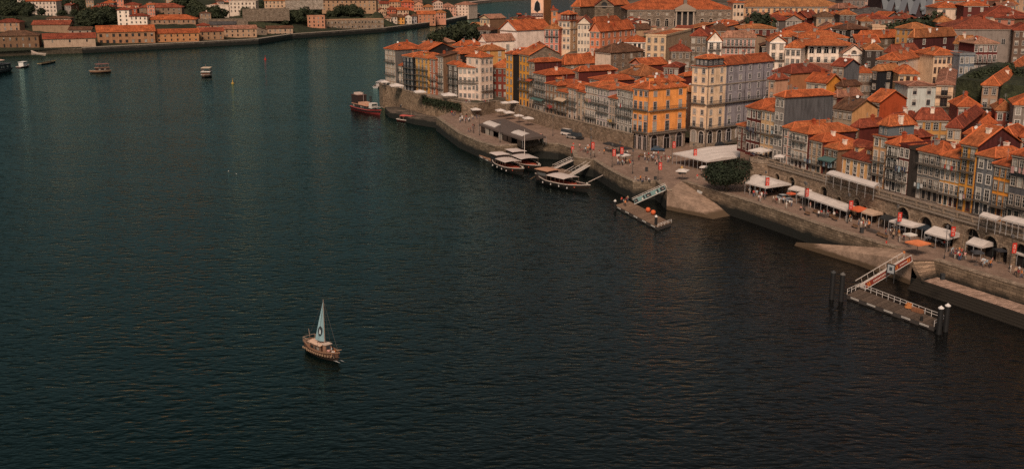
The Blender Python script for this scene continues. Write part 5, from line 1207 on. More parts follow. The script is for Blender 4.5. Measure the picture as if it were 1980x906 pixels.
FT = [(8, 20, 1.5), (25, 26, 1.4), (42, 22, 1.3), (60, 26, 1.5), (78, 24, 1.3), (96, 22, 1.4), (115, 25, 1.5), (134, 22, 1.6), (150, 26, 1.3), (12, 12, 1.6), (26, 8, 1.5), (112, 8, 1.5), (128, 12, 1.6), (146, 10, 1.7), (156, 16, 1.4),
      (4, 54, 1.1), (20, 54, 1.1), (36, 55, 1.0), (156, 46, 1.5), (168, 48, 1.6), (180, 47, 1.7), (192, 48, 1.5), (205, 46, 1.6), (216, 48, 1.4), (172, 38, 1.5), (190, 36, 1.6), (208, 38, 1.5), (220, 34, 1.2), (150, 62, 1.0),
      (338, 12, 1.7), (350, 18, 1.5), (362, 10, 1.7), (372, 18, 1.5), (378, 34, 1.4), (390, 36, 1.6), (404, 34, 1.6), (416, 37, 1.5), (428, 35, 1.4), (380, 22, 1.3), (425, 25, 1.2), (442, 28, 1.0),
      (540, 42, 1.4), (552, 44, 1.5), (566, 44, 1.4), (578, 46, 1.5), (590, 45, 1.3), (548, 34, 1.3), (562, 33, 1.4), (578, 35, 1.2), (600, 10, 1.2), (612, 12, 1.3), (622, 28, 1.4), (634, 30, 1.5), (646, 28, 1.5), (658, 31, 1.4),
      (670, 29, 1.5), (682, 31, 1.4), (694, 30, 1.3), (704, 26, 1.2), (640, 20, 1.4), (660, 18, 1.5), (680, 18, 1.3), (740, 20, 1.0), (762, 40, .8), (818, 16, .9), (626, 44, 1.0), (505, 20, 1.0), (490, 26, 1.0), (470, 30, 1.0), (515, 34, 1.0)]
def pick_far():
    while True:
        u, v = QI.choice([QI.uniform(-10, 480), QI.uniform(-10, 480), QI.uniform(705, 850)]), QI.uniform(0, 45); p = hit_far(u, v)
        if 9 < p.z < 33 and abs(far_z(p.x, p.y) - p.z) < 1.2 and not (u > 700 and v > 30): return p.x, p.y
infill(70, pick_near, GH, False)
infill(18, pick_far, GG, True)
FC2 = np.array([(q[0], q[1], 0) for q in RECTS if q[1] > 740 and q[0] < -30])
_q = random.Random(5)
for (u0, u1, v0, v1, n_) in [(0, 45, 14, 32, 14), (45, 150, 18, 32, 22), (105, 160, 0, 18, 14), (150, 226, 34, 52, 24), (332, 380, 2, 26, 14), (376, 432, 30, 40, 12), (430, 520, 14, 40, 16), (534, 598, 28, 50, 20), (596, 704, 12, 34, 26), (0, 40, 50, 57, 6), (290, 340, 28, 36, 3), (700, 760, 10, 26, 6), (180, 225, 22, 34, 6)]:
    for _ in range(n_): FT.append((_q.uniform(u0, u1), _q.uniform(v0, v1), _q.uniform(.7, 1.4)))
def rel(u, tab):
    return min(tab, key=lambda t: abs(t[0] - u))[1]
FTL = [(20, 'dark leafy tree in the grove under the large white mansion'), (110, 'dark leafy tree in the wood above the orange lodge roof'), (180, 'dark leafy tree in the thicket beside the white tower house'), (355, 'dark leafy tree in front of the long stone wine lodge end'),
       (400, 'dark leafy tree below the white terrace building'), (480, 'small shrubby tree on the stone terraces of the far hill'), (560, 'dark leafy tree in the clump before the pink brick ruin'), (660, 'dark leafy tree in the thicket above the long stone ruin'), (790, 'small tree among the riverside village roofs')]
GROVES = {}
def grove_add(key, pos, k, v):
    G_ = GROVES.setdefault(key, [[], [], []]); me = FCR[v % 5]; a = R.uniform(0, 6.28); ca, sa = math.cos(a) * k, math.sin(a) * k; kz = k * R.uniform(.85, 1.2); n = len(G_[0])
    for q in me.vertices: G_[0].append((pos[0] + q.co.x * ca - q.co.y * sa, pos[1] + q.co.x * sa + q.co.y * ca, pos[2] + (q.co.z + 3.3) * kz))
    for f in me.polygons: G_[1].append(tuple(i + n for i in f.vertices)); G_[2].append(v % 2)
def groves_build():
    for key, (vs, fs, mi) in GROVES.items():
        me = bpy.data.meshes.new('wood'); me.from_pydata(vs, [], fs); me.materials.append(M('leaf', LEAFM)); me.materials.append(M('leaf', LEAFD)); me.polygons.foreach_set('material_index', mi)
        tag(put('wood', me), key, None, None, 'stuff')
for i, (u, v, k) in enumerate(FT):
    p = hit_far(u, v)
    if any(abs(x - p.x) < 6.5 and abs(y - p.y) < 6.5 for x, y, g in FC2): continue
    grove_add(rel(u, FTL).replace('dark leafy tree in', 'dark leafy wood in').replace('dark leafy tree below', 'dark leafy wood below').replace('small shrubby tree', 'shrubs').replace('small tree', 'small trees'), p - Vector((0, 0, .3)), k * .95, i)
def hit_near(u, v, y0=250):
    for Y in range(y0, 900, 2):
        p = UY(u, v, Y)
        if p.z < terr(p.x, p.y): return p
    return UY(u, v, 450)
PT = [(846, 73, 505, 1.0), (858, 74, 520, 1.15), (870, 73, 525, 1.2), (884, 72, 530, 1.25), (898, 70, 535, 1.25), (910, 68, 535, 1.1), (918, 62, 545, .9)]
for i, (u, v, Y, k) in enumerate(PT):
    grove_add('dark mass of round trees behind the point roofs', UY(u, v, Y) - Vector((0, 0, 3)), k, i)
groves_build()
for i, (u, v, Y, k, t) in enumerate([(1467, 52, 480, 1.5, 'big dark round tree in front of the peach palace'), (1482, 50, 484, 1.2, 'smaller dark tree beside the big one in front of the peach palace'), (1448, 51, 478, .8, 'low dark tree at the corner of the cream wall building'),
      (1730, 60, 440, 1.3, 'dark hillside tree below the lattice hall'), (1752, 56, 442, 1.5, 'tallest dark tree on the green mound below the lattice hall'), (1776, 60, 440, 1.4, 'dark tree at the edge of the green mound by the maroon box house'), (1806, 48, 470, 1.2, 'dark tree beside the white church hall'),
      (1240, 82, 455, 1.0, 'small dark tree behind the white house with three dark windows'), (1256, 78, 460, .8, 'small dark tree beside the cream block chimney'),
      (1905, 140, 330, 1.0, 'leafy bush on the grassy slope below the maroon bay window house'), (1925, 136, 335, 1.0, 'dark bush at the top of the grassy slope'), (1945, 134, 340, 1.1, 'dark bush under the long grey block'), (1962, 140, 335, 1.0, 'dark bush at the edge of the grassy slope'), (1885, 150, 322, .8, 'small bush above the cream cottage'),
      (1975, 150, 330, .9, 'bush beside the tall narrow stone house roof')]):
    if u > 1880: k *= .55
    tree(UY(u, v, Y) - Vector((0, 0, 3.5 * k)), k, t, 'trees on the near hillside', v=i + 1)
# grassy slope on the near hill
gp = [UY(u, v, Y) for u, v, Y in [(1850, 152, 318), (1905, 158, 312), (1990, 168, 308), (2010, 130, 360), (1930, 120, 362), (1880, 134, 340)]]
b = MB(); ctr = sum(gp, Vector()) / 6
ring2 = [ctr.lerp(p, .55) + Vector((0, 0, R.uniform(-.6, .9))) for p in gp]
b.add([tuple(p) for p in gp] + [tuple(p) for p in ring2] + [tuple(ctr)] + [(p.x, p.y, p.z - 14) for p in gp],
      [(i, (i + 1) % 6, 6 + (i + 1) % 6, 6 + i) for i in range(6)] + [(6 + i, 6 + (i + 1) % 6, 12) for i in range(6)] + [(13 + i, 13 + (i + 1) % 6, (i + 1) % 6, i) for i in range(6)])
tag(b.build('grassy_slope', M('green', (.04, .045, .02)), uv=False), 'dark grassy slope below the long grey block', None, None, 'structure')
ivb = MB(); q0, q1 = Aw[3], Aw[5]
for i in range(900):
    t = R.random(); p = q0.lerp(q1, t) if t > .0 else q0; z = 9.4 - abs(R.gauss(0, 1.3)); d = Vector((R.uniform(-1, 1), R.uniform(-1, 1), R.uniform(-1, 1))).normalized(); a = d.orthogonal().normalized() * .4; bb = d.cross(a)
    c = Vector((p.x - .25 - R.random() * .3, p.y - .3 - R.random() * .3, z)); ivb.quad(tuple(c + a), tuple(c + bb), tuple(c - a), tuple(c - bb))
tag(ivb.build('ivy', M('leaf', LEAFD), uv=False), 'dark ivy hanging over the wall on the point', 'ivy', None, 'stuff')
# the big quayside tree
bp = U(1404, 370, QZ); bt = empty('quay_tree', (bp.x, bp.y, QZ)); tag(bt, 'big dense dark green tree on the promenade beside the white tents', 'tree')
tm = MB().tube([(0, 0, -.2), (.1, 0, 1.4), (.1, .1, 3.0)], [.55, .42, .38], 8)
for k in range(7):
    t = k * .9; tm.tube([(.1, .1, 2.3), (math.cos(t) * 1.6, math.sin(t) * 1.6, 3.9), (math.cos(t) * 3.0, math.sin(t) * 3.0, 5.2)], [.25, .16, .06], 5)
tm.build('trunk', M('wood', (.10, .07, .05)), bt)
cm = crown_mesh('crown', 9000, 5.6, 3.7, .26, 77, (.017, .024, .011), 11); put('crown', cm, bt, (.4, 0, 5.2))
# ---------------------------------------------------------------- canopies
TENTW = (.64, .56, .51)
def qdir(u, v, z=QZ):
    """direction of the quay edge near a point"""
    p = U(u, v, z); best = min(zip(qpoly, qpoly[1:]), key=lambda e: seg_dist((p.x, p.y), e[0], e[1])); d = best[1] - best[0]; return math.atan2(d.y, d.x)
PARA = {}
def parasol(u, v, wpx, label, col=TENTW, zb=QZ, h=2.7, group='white parasols along the promenade', rz=None, cat='parasol', ratio=1.0):
    p = U(u, v, zb + h); w = wpx / px(p) * .82; key = (round(w * 2) / 2, col, h, ratio)
    if key not in PARA:
        w2 = max(1.6, key[0]); x, y = w2 / 2, w2 / 2 * ratio; hh = min(.9, w2 * .16); b = MB()
        c = [(-x, -y), (x, -y), (x, y), (-x, y)]
        for i in range(4):
            a, d = c[i], c[(i + 1) % 4]; m = ((a[0] + d[0]) / 2, (a[1] + d[1]) / 2)
            b.add([(a[0], a[1], h), (m[0], m[1], h - .07), (d[0], d[1], h), (0, 0, h + hh)], [(0, 1, 3), (1, 2, 3)])
            b.quad((a[0], a[1], h - .28), (d[0], d[1], h - .28), (d[0], d[1], h), (a[0], a[1], h))
        cm_ = b.mesh('canopy', [M('fabric', col)])
        pm2 = MB().tube([(0, 0, .0), (0, 0, h + hh - .03)], .05, 6).box(-.4, -.4, 0, .4, .4, .12).mesh('pole', [M('plain', (.10, .08, .07))])
        rb = MB()
        for i in range(4): rb.bar((0, 0, h + hh - .35), (c[i][0] * .97, c[i][1] * .97, h - .05), .05)
        rm = rb.mesh('rib', [M('plain', (.16, .13, .11))])
        PARA[key] = (cm_, pm2, rm)
    cm_, pm2, rm = PARA[key]
    o = empty('parasol', (p.x, p.y, zb), qdir(u, v) if rz is None else rz); tag(o, label, cat, group)
    put('canopy', cm_, o); put('pole', pm2, o); put('ribs', rm, o).name = 'rib'
    return o
def tent(corners, zb, label, col=TENTW, rise=.9, legs=True, group=None, ridge=2, sag=.25, cat='tent', name='tent', val=.35, h0=None):
    """large canopy over a four-cornered plan, with valance and legs; the corners are eave points"""
    c = [Vector(q) for q in corners]; o = empty(name, (c[0].x, c[0].y, zb)); tag(o, label, cat, group); org = Vector((c[0].x, c[0].y, zb))
    q = [p - org for p in c]; b = MB(); N = 4 * ridge
    def pt(i, t):
        a = q[0].lerp(q[1], i / N); d = q[3].lerp(q[2], i / N); p = a.lerp(d, t)
        up = rise * (1 - abs(2 * t - 1)) ; per = abs(math.sin(math.pi * i / N * ridge)) if ridge > 1 else 1
        p.z += up * (.62 + .38 * per) if i not in (0, N) or ridge == 1 else up * .62
        return p
    T = [0, .25, .5, .75, 1]
    for i in range(N):
        for k in range(4): b.quad(tuple(pt(i, T[k])), tuple(pt(i + 1, T[k])), tuple(pt(i + 1, T[k + 1])), tuple(pt(i, T[k + 1])))
    b.build('canopy', M('fabric', col), o)
    vb_ = MB()
    for i in range(N):
        for t in (0, 1):
            a, d = pt(i, t), pt(i + 1, t); vb_.quad((a.x, a.y, a.z - val), (d.x, d.y, d.z - val), tuple(d), tuple(a))
    for i in (0, N):
        for k in range(4):
            a, d = pt(i, T[k]), pt(i, T[k + 1]); vb_.quad((a.x, a.y, q[0].z - val), (d.x, d.y, q[0].z - val), tuple(d), tuple(a))
    vb_.build('valance', M('fabric', sc(col, .9)), o)
    if legs:
        for i in range(0, N + 1, max(2, N // (2 * ridge))):
            for t in (0, 1):
                p = pt(i, t); MB().tube([(p.x, p.y, 0), (p.x, p.y, p.z - .04)], .06, 5).build('leg', M('plain', (.3, .28, .27)), o)
    return o
def eave(px_list, z): return [U(u, v, z) for u, v in px_list]
tent(eave([(1301, 296), (1366, 312), (1431, 303), (1431, 279)], 8.2), QZ, 'big white marquee with a scalloped roof on the square', rise=.8, ridge=4)
tent(eave([(1441, 352), (1480, 362), (1530, 355), (1466, 335)], 8.0), QZ, 'white peaked tent beside the big dark tree', rise=.9, ridge=2)
tent(eave([(1524, 364), (1556, 370), (1579, 369), (1545, 359)], 7.6), QZ, 'small white canopy against the arcaded wall', rise=.4, ridge=1)
tent(eave([(1541, 374), (1638, 407), (1656, 399), (1562, 367)], 7.6), QZ, 'long white row of joined canopies on the promenade', rise=.5, ridge=4)
tent(eave([(1598, 334), (1690, 361), (1701, 354), (1612, 329)], 14.0), 11, 'long white awning on the upper street', rise=.35, ridge=3)
tent(eave([(1666, 409), (1686, 415), (1712, 411), (1688, 402)], 7.6), QZ, 'tan canopy on the promenade below the small arches', col=(.55, .38, .27), rise=.35, ridge=1)
tent(eave([(1700, 420), (1722, 427), (1740, 420), (1718, 413)], 7.4), QZ, 'black canopy on the promenade by the tan one', col=(.03, .03, .03), rise=.3, ridge=1)
tent(eave([(1719, 426), (1762, 438), (1791, 434), (1748, 422)], 7.7), QZ, 'white double canopy in front of the wide arches', rise=.45, ridge=2)
tent(eave([(1772, 438), (1795, 446), (1820, 432), (1798, 425)], 7.4), QZ, 'dark navy canopy beside a wide arch', col=(.025, .035, .045), rise=.5, ridge=1)
tent(eave([(1788, 448), (1833, 461), (1866, 452), (1822, 439)], 7.8), QZ, 'white square canopy with a red banner in front of it', rise=.8, ridge=1)
tent(eave([(1868, 468), (1898, 477), (1929, 471), (1897, 461)], 7.8), QZ, 'white square canopy further along past the banner', rise=.8, ridge=1)
tent(eave([(1925, 473), (1940, 479), (1956, 474), (1942, 469)], 7.6), QZ, 'small red and white canopy between white ones', col=(.5, .05, .03), rise=.5, ridge=1)
tent(eave([(1950, 483), (1985, 494), (2006, 487), (1972, 476)], 7.7), QZ, 'white canopy cut off at the picture edge', rise=.5, ridge=1)
tent(eave([(1894, 415), (1926, 424), (1938, 419), (1908, 410)], 14.0), 11, 'small white awning on the upper street by the orange house', rise=.35, ridge=1)
tent(eave([(1936, 422), (1982, 434), (2002, 428), (1956, 416)], 14.0), 11, 'white awning on the upper street at the picture edge', rise=.35, ridge=2)
pav = tent(eave([(926, 240), (1010, 270), (1056, 264), (974, 229)], 7.7), QZ, 'long dark pavilion with a low roof on the promenade', col=(.115, .085, .072), rise=.35, ridge=1, cat='pavilion', name='pavilion', val=.5)
_c = [q - Vector((pav.location.x, pav.location.y, 0)) for q in eave([(926, 240), (1010, 270), (1056, 264), (974, 229)], 7.7)]; _m = (_c[0] + _c[1] + _c[2] + _c[3]) / 4
for i in range(4):
    a, b_ = _c[i] + (_m - _c[i]) * .06, _c[(i + 1) % 4] + (_m - _c[(i + 1) % 4]) * .06; nseg = 9 if (b_ - a).length > 14 else 4
    for k in range(nseg):
        if k % 4 == 3: continue
        p, q = a.lerp(b_, k / nseg + .012), a.lerp(b_, (k + 1) / nseg - .012); MB().bar((p.x, p.y, 1.05), (q.x, q.y, 1.05), .08, 0, 2.1).build('screen_panel', M('glass', (.02, .018, .017), .12), pav)
MB().prism([(q.x, q.y) for q in (_c[i] + (_m - _c[i]) * .12 for i in range(4))], .012, .06).build('deck', M('wood', (.05, .035, .025)), pav)  # dark floor put in so the open interior reads dark
tent(eave([(934, 238), (957, 246), (969, 241), (947, 233)], 8.02), QZ, 'pale canopy patch on the far end of the dark pavilion', rise=.2, ridge=1, legs=False)
tent(eave([(988, 256), (1010, 263), (1024, 258), (1003, 251)], 8.02), QZ, 'pale canopy patch on the near end of the dark pavilion', rise=.2, ridge=1, legs=False)
PG = 'white parasols along the promenade'
for (u, v, w, zb, t) in [(744, 158, 19, 9, 'small white parasol at the tip of the point terrace'), (767, 165, 30, 9, 'white parasol under the low white house on the point'), (812, 177, 28, 9, 'white parasol under the ochre house on the point'), (868, 183, 34, 9, 'wide white parasol beside the white corner building'),
      (842, 206, 15, 2.4, 'small white parasol on the low dock by the ivy'), (866, 207, 16, 2.4, 'second small white parasol on the low dock nearer the steps'),
      (920, 211, 22, 5, 'white parasol on the promenade below the white corner building'), (977, 198, 20, 8.0, 'white parasol at the mouth of the lane'), (993, 197, 22, 8.0, 'white parasol in the lane against the ochre house'),
      (968, 213, 22, 5, 'white parasol behind the dark pavilion, first from the steps'), (984, 217, 22, 5, 'white parasol behind the dark pavilion, second from the steps'), (1003, 223, 20, 5, 'white parasol behind the dark pavilion, third from the steps'), (1021, 228, 24, 5, 'white parasol behind the dark pavilion, against the stone wall'),
      (1206, 299, 26, 5, 'lone white parasol among people on the square'), (1320, 329, 26, 5, 'white parasol over a snack cart on the square'), (1361, 322, 18, 5, 'small white parasol at the corner of the marquee'),
      (1470, 290, 40, 11, 'wide white parasol on the bastion terrace'), (1508, 301, 22, 11, 'white parasol at the start of the upper street'),
      (1656, 389, 18, 5, 'white parasol behind the orange one, against the arches'), (1668, 393, 18, 5, 'white parasol behind the tan canopy'), (1680, 397, 16, 5, 'third small white parasol under the small arches')]:
    parasol(u, v, w, t, zb=zb)
for (u, v, w, c, t) in [(1530, 373, 14, (.6, .12, .05), 'small orange red parasol by the silver car'), (1661, 403, 44, (.62, .13, .05), 'wide orange parasol beside the long white canopies'), (1775, 468, 42, (.66, .2, .08), 'orange parasol standing alone near the steps'),
      (1178, 277, 22, (.03, .028, .028), 'black parasol against the stone wall, first of the row'), (1193, 281, 24, (.03, .028, .028), 'black parasol against the stone wall, second of the row'), (1210, 286, 22, (.035, .03, .03), 'black parasol by the corner of the orange block'),
      (1589, 381, 20, (.03, .03, .032), 'black parasol against the arcaded wall behind the long white canopies'), (1752, 421, 20, (.03, .03, .032), 'black parasol in front of the tall wide arch'), (1812, 443, 18, (.04, .04, .045), 'charcoal parasol between the navy and the square canopy'), (1868, 456, 20, (.03, .03, .032), 'black parasol between the two white square canopies'), (1935, 482, 24, (.03, .03, .034), 'black parasol before the small red and white canopy'), (1760, 452, 22, (.62, .56, .5), 'white parasol just before the double canopy'), (1890, 486, 22, (.05, .05, .055), 'dark grey parasol before the further square canopy'), (1612, 390, 18, (.05, .045, .045), 'dark parasol behind the middle of the long white canopies')]:
    parasol(u, v, w, t, col=c, group='coloured parasols')
# ---------------------------------------------------------------- lamp posts and red banners
def lamp_mesh(h):
    b = MB().lathe([(.16, 0), (.16, .5), (.07, .7), (.055, h - .5)], 6).bar((0, 0, h - .5), (0, 0, h), .06)
    return b.mesh('post', [M('plain', (.045, .04, .038))])
LPM = lamp_mesh(6.2)
LHM = MB().box(-.22, -.22, 6.2, .22, .22, 6.65, 0).add([(-.3, -.3, 6.65), (.3, -.3, 6.65), (.3, .3, 6.65), (-.3, .3, 6.65), (0, 0, 6.95)], [(0, 1, 4), (1, 2, 4), (2, 3, 4), (3, 0, 4)]).mesh('lantern', [M('plain', (.09, .08, .075))])
def lamp(p, label):
    o = empty('street_lamp', p); tag(o, label, 'street lamp', 'street lamps along the promenade'); put('post', LPM, o); put('lantern', LHM, o); return o
BNM = MB().add([(-.46, 0, -.0), (.46, 0, 0), (.46, 0, 2.0), (-.46, 0, 2.0), (-.46, .04, 0), (.46, .04, 0), (.46, .04, 2.0), (-.46, .04, 2.0)], [(0, 1, 2, 3), (5, 4, 7, 6), (0, 4, 5, 1), (3, 2, 6, 7), (1, 5, 6, 2), (4, 0, 3, 7)]).mesh('cloth', [M('fabric', (.55, .045, .028))])
BMK = MB()
for (x0, z0, x1, z1) in ((-.2, 1.35, .2, 1.6), (-.26, .95, -.08, 1.2), (.02, .9, .26, 1.14), (-.18, .45, .2, .6), (-.1, .2, .12, .34)): BMK.box(x0, -.012, z0, x1, -.003, z1)
BMK = BMK.mesh('emblem', [M('plain', (.62, .4, .34))])
BARM = MB().box(-.5, 0, 2.02, .5, .05, 2.07).mesh('arm', [M('plain', (.04, .04, .04))])
bans = [(1143, 281, 'beside the bicycles'), (1184, 295, 'by the black parasols'), (1199, 291, 'behind the lone white parasol'), (1300, 280, 'in front of the orange block arches'), (1341, 295, 'before the big white marquee'), (1273, 321, 'at the head of the boat ramp'),
        (1480, 351, 'before the white peaked tent'), (1556, 372, 'at the start of the long white canopies'), (1641, 396, 'at the end of the long white canopies'), (1735, 419, 'before the white double canopy'), (1838, 447, 'before the white square canopy'), (1956, 479, 'before the last canopy at the edge')]
for u, v, t in bans:
    p = U(u, v, QZ + 4.2); lamp((p.x, p.y, QZ), 'slim dark street lamp holding a red banner ' + t)
    o = empty('banner', (p.x + .52, p.y - .1, QZ + 3.2), .15); tag(o, 'tall red banner with pale print ' + t, 'banner', 'red banners on lamp posts')
    put('cloth', BNM, o); put('emblem', BMK, o); put('arm', BARM, o)
p = U(1107, 309, 2.0); o = empty('banner', (p.x, p.y, 4.2), .2); tag(o, 'red vertical sign standing at the head of the middle gangway', 'banner'); put('cloth', BNM, o); put('emblem', BMK, o); MB().box(-.06, .045, -2.8, .06, .13, 2.1).build('pole', M('plain', (.3, .04, .03)), o)
for u, v, t in [(927, 262, 'at the water end of the dark pavilion'), (967, 276, 'on the quay corner by the moored boats'), (944, 215, 'below the terrace steps'), (1069, 263, 'against the stone wall by the parked carts'), (1142, 290, 'near the leaning bicycles'), (1223, 336, 'on the bastion by the ramp'), (1005, 250, 'inside the dark pavilion yard'), (1556, 408, 'by the silver car'), (1826, 500, 'by the promenade benches')]:
    p = U(u, v, QZ); lamp((p.x, p.y, QZ), 'slim dark street lamp without a banner ' + t)
# ---------------------------------------------------------------- boats
def hull_parts(root, L, B, sheer, draft=.5, colh=(.02, .018, .016), colg=(.62, .52, .46), deckc=(.30, .15, .07), deckz=.45, full=.75, gw=.16, band=None, bow=1.0, stern=.55):
    """lofted hull: sheer(t) gunwale height, t from stern 0 to bow 1; parts hull, gunwale, deck"""
    n = 16; st = []
    for i in range(n + 1):
        t = i / n
        wd = B / 2 * min(1, (stern + (1 - stern) * math.sin(math.pi / 2 * min(1, t / .4)))) if t < .4 else B / 2 * (1 - ((t - .4) / .6) ** 2.3 * bow)
        wd = max(wd, .05); x = -L / 2 + L * t; st.append((x, wd, sheer(t), t))
    b = MB(); k0 = 0
    prof = lambda w, s, t: [(-w, s), (-w * .93, s * .45), (-w * full, 0 - draft * .2), (-w * .3, -draft), (w * .3, -draft), (w * full, -draft * .2), (w * .93, s * .45), (w, s)]
    vs = [];
    for x, w, s, t in st:
        rake = .06 * L * (t - .5) * 2
        for j, (y, z) in enumerate(prof(w, s, t)): vs.append((x - (rake * (1 - max(z, 0) / max(s, .1)) if t > .6 else 0), y, z))
    fs = []; mi = []
    for i in range(n):
        for j in range(7):
            fs.append((i * 8 + j, (i + 1) * 8 + j, (i + 1) * 8 + j + 1, i * 8 + j + 1)); mi.append(1 if j in (0, 6) and band else 0)
    b.v = vs; b.f = fs + [tuple(range(7, -1, -1)), tuple(n * 8 + j for j in range(8))]; b.m = mi + [0, 0]
    b.build('hull', [M('plain', colh, .5), M('plain', band or colh, .5)], root, smooth=False, uv=False)
    g = MB()
    for sgn in (-1, 1):
        for i in range(n):
            (x0, w0, s0, _), (x1, w1, s1, _) = st[i], st[i + 1]
            g.bar((x0, sgn * w0, s0 + .02), (x1, sgn * w1, s1 + .02), gw, 0, .2)
    g.bar((st[0][0], -st[0][1], st[0][2] + .02), (st[0][0], st[0][1], st[0][2] + .02), gw, 0, .2)
    g.build('gunwale', M('plain', colg), root, uv=False)
    d = MB()
    for i in range(n):
        (x0, w0, s0, _), (x1, w1, s1, _) = st[i], st[i + 1]; z0, z1 = max(deckz, s0 - .75), max(deckz, s1 - .75)
        d.quad((x0, -w0 * .94, z0), (x1, -w1 * .94, z1), (x1, w1 * .94, z1), (x0, w0 * .94, z0))
    d.build('deck', M('wood', deckc), root)
    return st
def boat_root(name, a, b, label, cat='boat', group=None):
    """origin amidships on the water, +x towards the bow; a stern point, b bow point"""
    a, b = Vector(a), Vector(b); m = (a + b) / 2; o = empty(name, (m.x, m.y, 0), math.atan2(b.y - a.y, b.x - a.x)); tag(o, label, cat, group); return o, (b - a).length
def arched_roof(root, x0, x1, w, z, col, name='canopy', post=True, zb=.5, crown=.28, postc=(.10, .06, .04)):
    b = MB(); N = 6
    for i in range(N):
        y0, y1 = -w / 2 + w * i / N, -w / 2 + w * (i + 1) / N; h = lambda y: z + crown * (1 - (2 * y / w) ** 2)
        b.quad((x0, y0, h(y0)), (x1, y0, h(y0)), (x1, y1, h(y1)), (x0, y1, h(y1)))
        b.quad((x0, y1, h(y1) - .1), (x1, y1, h(y1) - .1), (x1, y0, h(y0) - .1), (x0, y0, h(y0) - .1))
        for x in (x0, x1): b.quad((x, y0, h(y0) - .1), (x, y1, h(y1) - .1), (x, y1, h(y1)), (x, y0, h(y0)))
    for y in (-w / 2, w / 2): b.quad((x0, y, z - .1), (x1, y, z - .1), (x1, y, z), (x0, y, z))
    b.build(name, M('fabric', col), root)
    if post:
        n = max(2, int((x1 - x0) / 1.8))
        for i in range(n + 1):
            for y in (-w / 2 + .12, w / 2 - .12):
                x = x0 + .1 + (x1 - x0 - .2) * i / n; MB().bar((x, y, zb), (x, y, z - .06), .09).build('post', M('plain', postc), root)
def rabelo(a, b, label, canopy, post_col, second=None):
    o, L = boat_root('rabelo_boat', a, b, label, 'boat', 'traditional wooden boats moored at the quay'); B = L * .30; Z = .6
    sh = lambda t: 1.55 + 1.5 * max(0, .32 - t) ** 1.3 * 2.2 + 1.2 * max(0, t - .62) ** 1.5 * 2.6
    hull_parts(o, L * 1.1, B, sh, deckz=.9, colg=(.5, .4, .34), deckc=(.30, .13, .06), gw=.17, stern=.3)
    arched_roof(o, -L * .20, L * .17, B * .92, 3.05, canopy, zb=1.0)
    # stern cabin with dark sides and a higher roof
    c = MB().box(-L * .46, -B * .33, .9, -L * .22, B * .33, 3.95, 0); c.build('stern_cabin', M('wood', (.035, .022, .018)), o)
    arched_roof(o, -L * .48, -L * .205, B * .78, 4.0, second or canopy, 'cabin_roof', False, crown=.12)
    for y in (-B * .335, B * .335):
        MB().box(-L * .43, min(y, y * 1.02), 2.4, -L * .25, max(y, y * 1.02), 3.2).build('cabin_window', M('glass', (.05, .05, .05), .12), o)
    MB().box(-L * .515, -.25, .2, -L * .475, .25, 3.6).build('stern_post', M('plain', post_col), o)
    MB().tube([(-L * .5, 0, 2.6), (-L * .62, 0, .9), (-L * .72, 0, -.2)], [.1, .12, .16], 6).build('steering_oar', M('wood', (.2, .12, .07)), o)
    for i in range(5):
        x = -L * .16 + i * L * .075; MB().box(x, -B * .36, .95, x + .35, B * .36, 1.3).build('bench', M('plain', (.33, .07, .04)), o)
    for i in range(2):
        x = L * .24 + i * L * .08; MB().box(x, -B * .3, .95, x + .35, B * .3, 1.3).build('bench', M('plain', (.33, .07, .04)), o)
    for k in range(4):
        x = -L * .25 + k * L * .17; MB().lathe([(.0, .6), (.16, .68), (.19, .9), (.12, 1.1), (.0, 1.14)], 8, 0, (x, -B * .5 - .12)).build('fender', M('plain', (.5, .45, .42)), o)
    MB().lathe([(0, 2.0), (.28, 2.15), (.34, 2.4), (.28, 2.6), (0, 2.7)], 8, 0, (L * .47, .35)).build('mooring_bollard', M('plain', (.45, .4, .34)), o)
    return o
rabelo(U(1044, 350, 0), U(1136, 372, 0), 'largest dark wooden boat with a white canopy and a yellow stern post', (.60, .50, .45), (.62, .30, .06), (.50, .26, .16))
rabelo(U(958, 318, 0), U(1010, 339, 0), 'dark wooden boat with an orange marked white canopy, outermost of the moored pair', (.56, .46, .41), (.45, .2, .08), (.66, .55, .5))
rabelo(U(990, 311, 0), U(1042, 333, 0), 'dark wooden boat with a white mast, moored between the outer boat and the quay', (.54, .45, .41), (.3, .12, .08), (.62, .52, .48))
mastb = [o for o in COL.objects if o.name.startswith('rabelo_boat')][-1]
MB().tube([(-.5, 0, 3.1), (-.5, 0, 11.5)], [.11, .07], 6).build('mast', M('plain', (.62, .52, .46)), mastb)
# the small sailing boat in midstream
o, L = boat_root('sailboat', U(591, 671, 0), U(661, 702, 0), 'small wooden sailing boat with a pale teal sail alone in midstream', 'sailboat')
B = 2.9; L = 9.0
sh = lambda t: 1.15 + 1.0 * max(0, .3 - t) * 1.6 + 1.0 * max(0, t - .6) ** 1.4 * 1.6
hull_parts(o, L, B, sh, draft=.5, colh=(.03, .018, .014), band=(.10, .05, .035), colg=(.22, .115, .07), deckc=(.36, .19, .11), deckz=.55, gw=.18, stern=.5)
rp_ = MB()
for k in range(16):
    t = k / 15; x = -L / 2 + L * (.06 + .84 * t); w = B / 2 * (1 if .15 < t < .5 else .82 if t <= .15 else 1 - ((t - .42) / .58) ** 2.3 * .8)
    for s_ in (-1, 1):
        rp_.lathe([(0, .50), (.13, .55), (.15, .7), (.12, .86), (0, .9)], 6, 0, (x, s_ * (w * .97 + .07)))
rp_.build('rope_fender', M('plain', (.26, .16, .10)), o)['kind'] = 'stuff'
MB().box(-2.4, -.95, .55, .5, .95, 1.75).build('cabin', M('plain', (.12, .06, .04)), o)
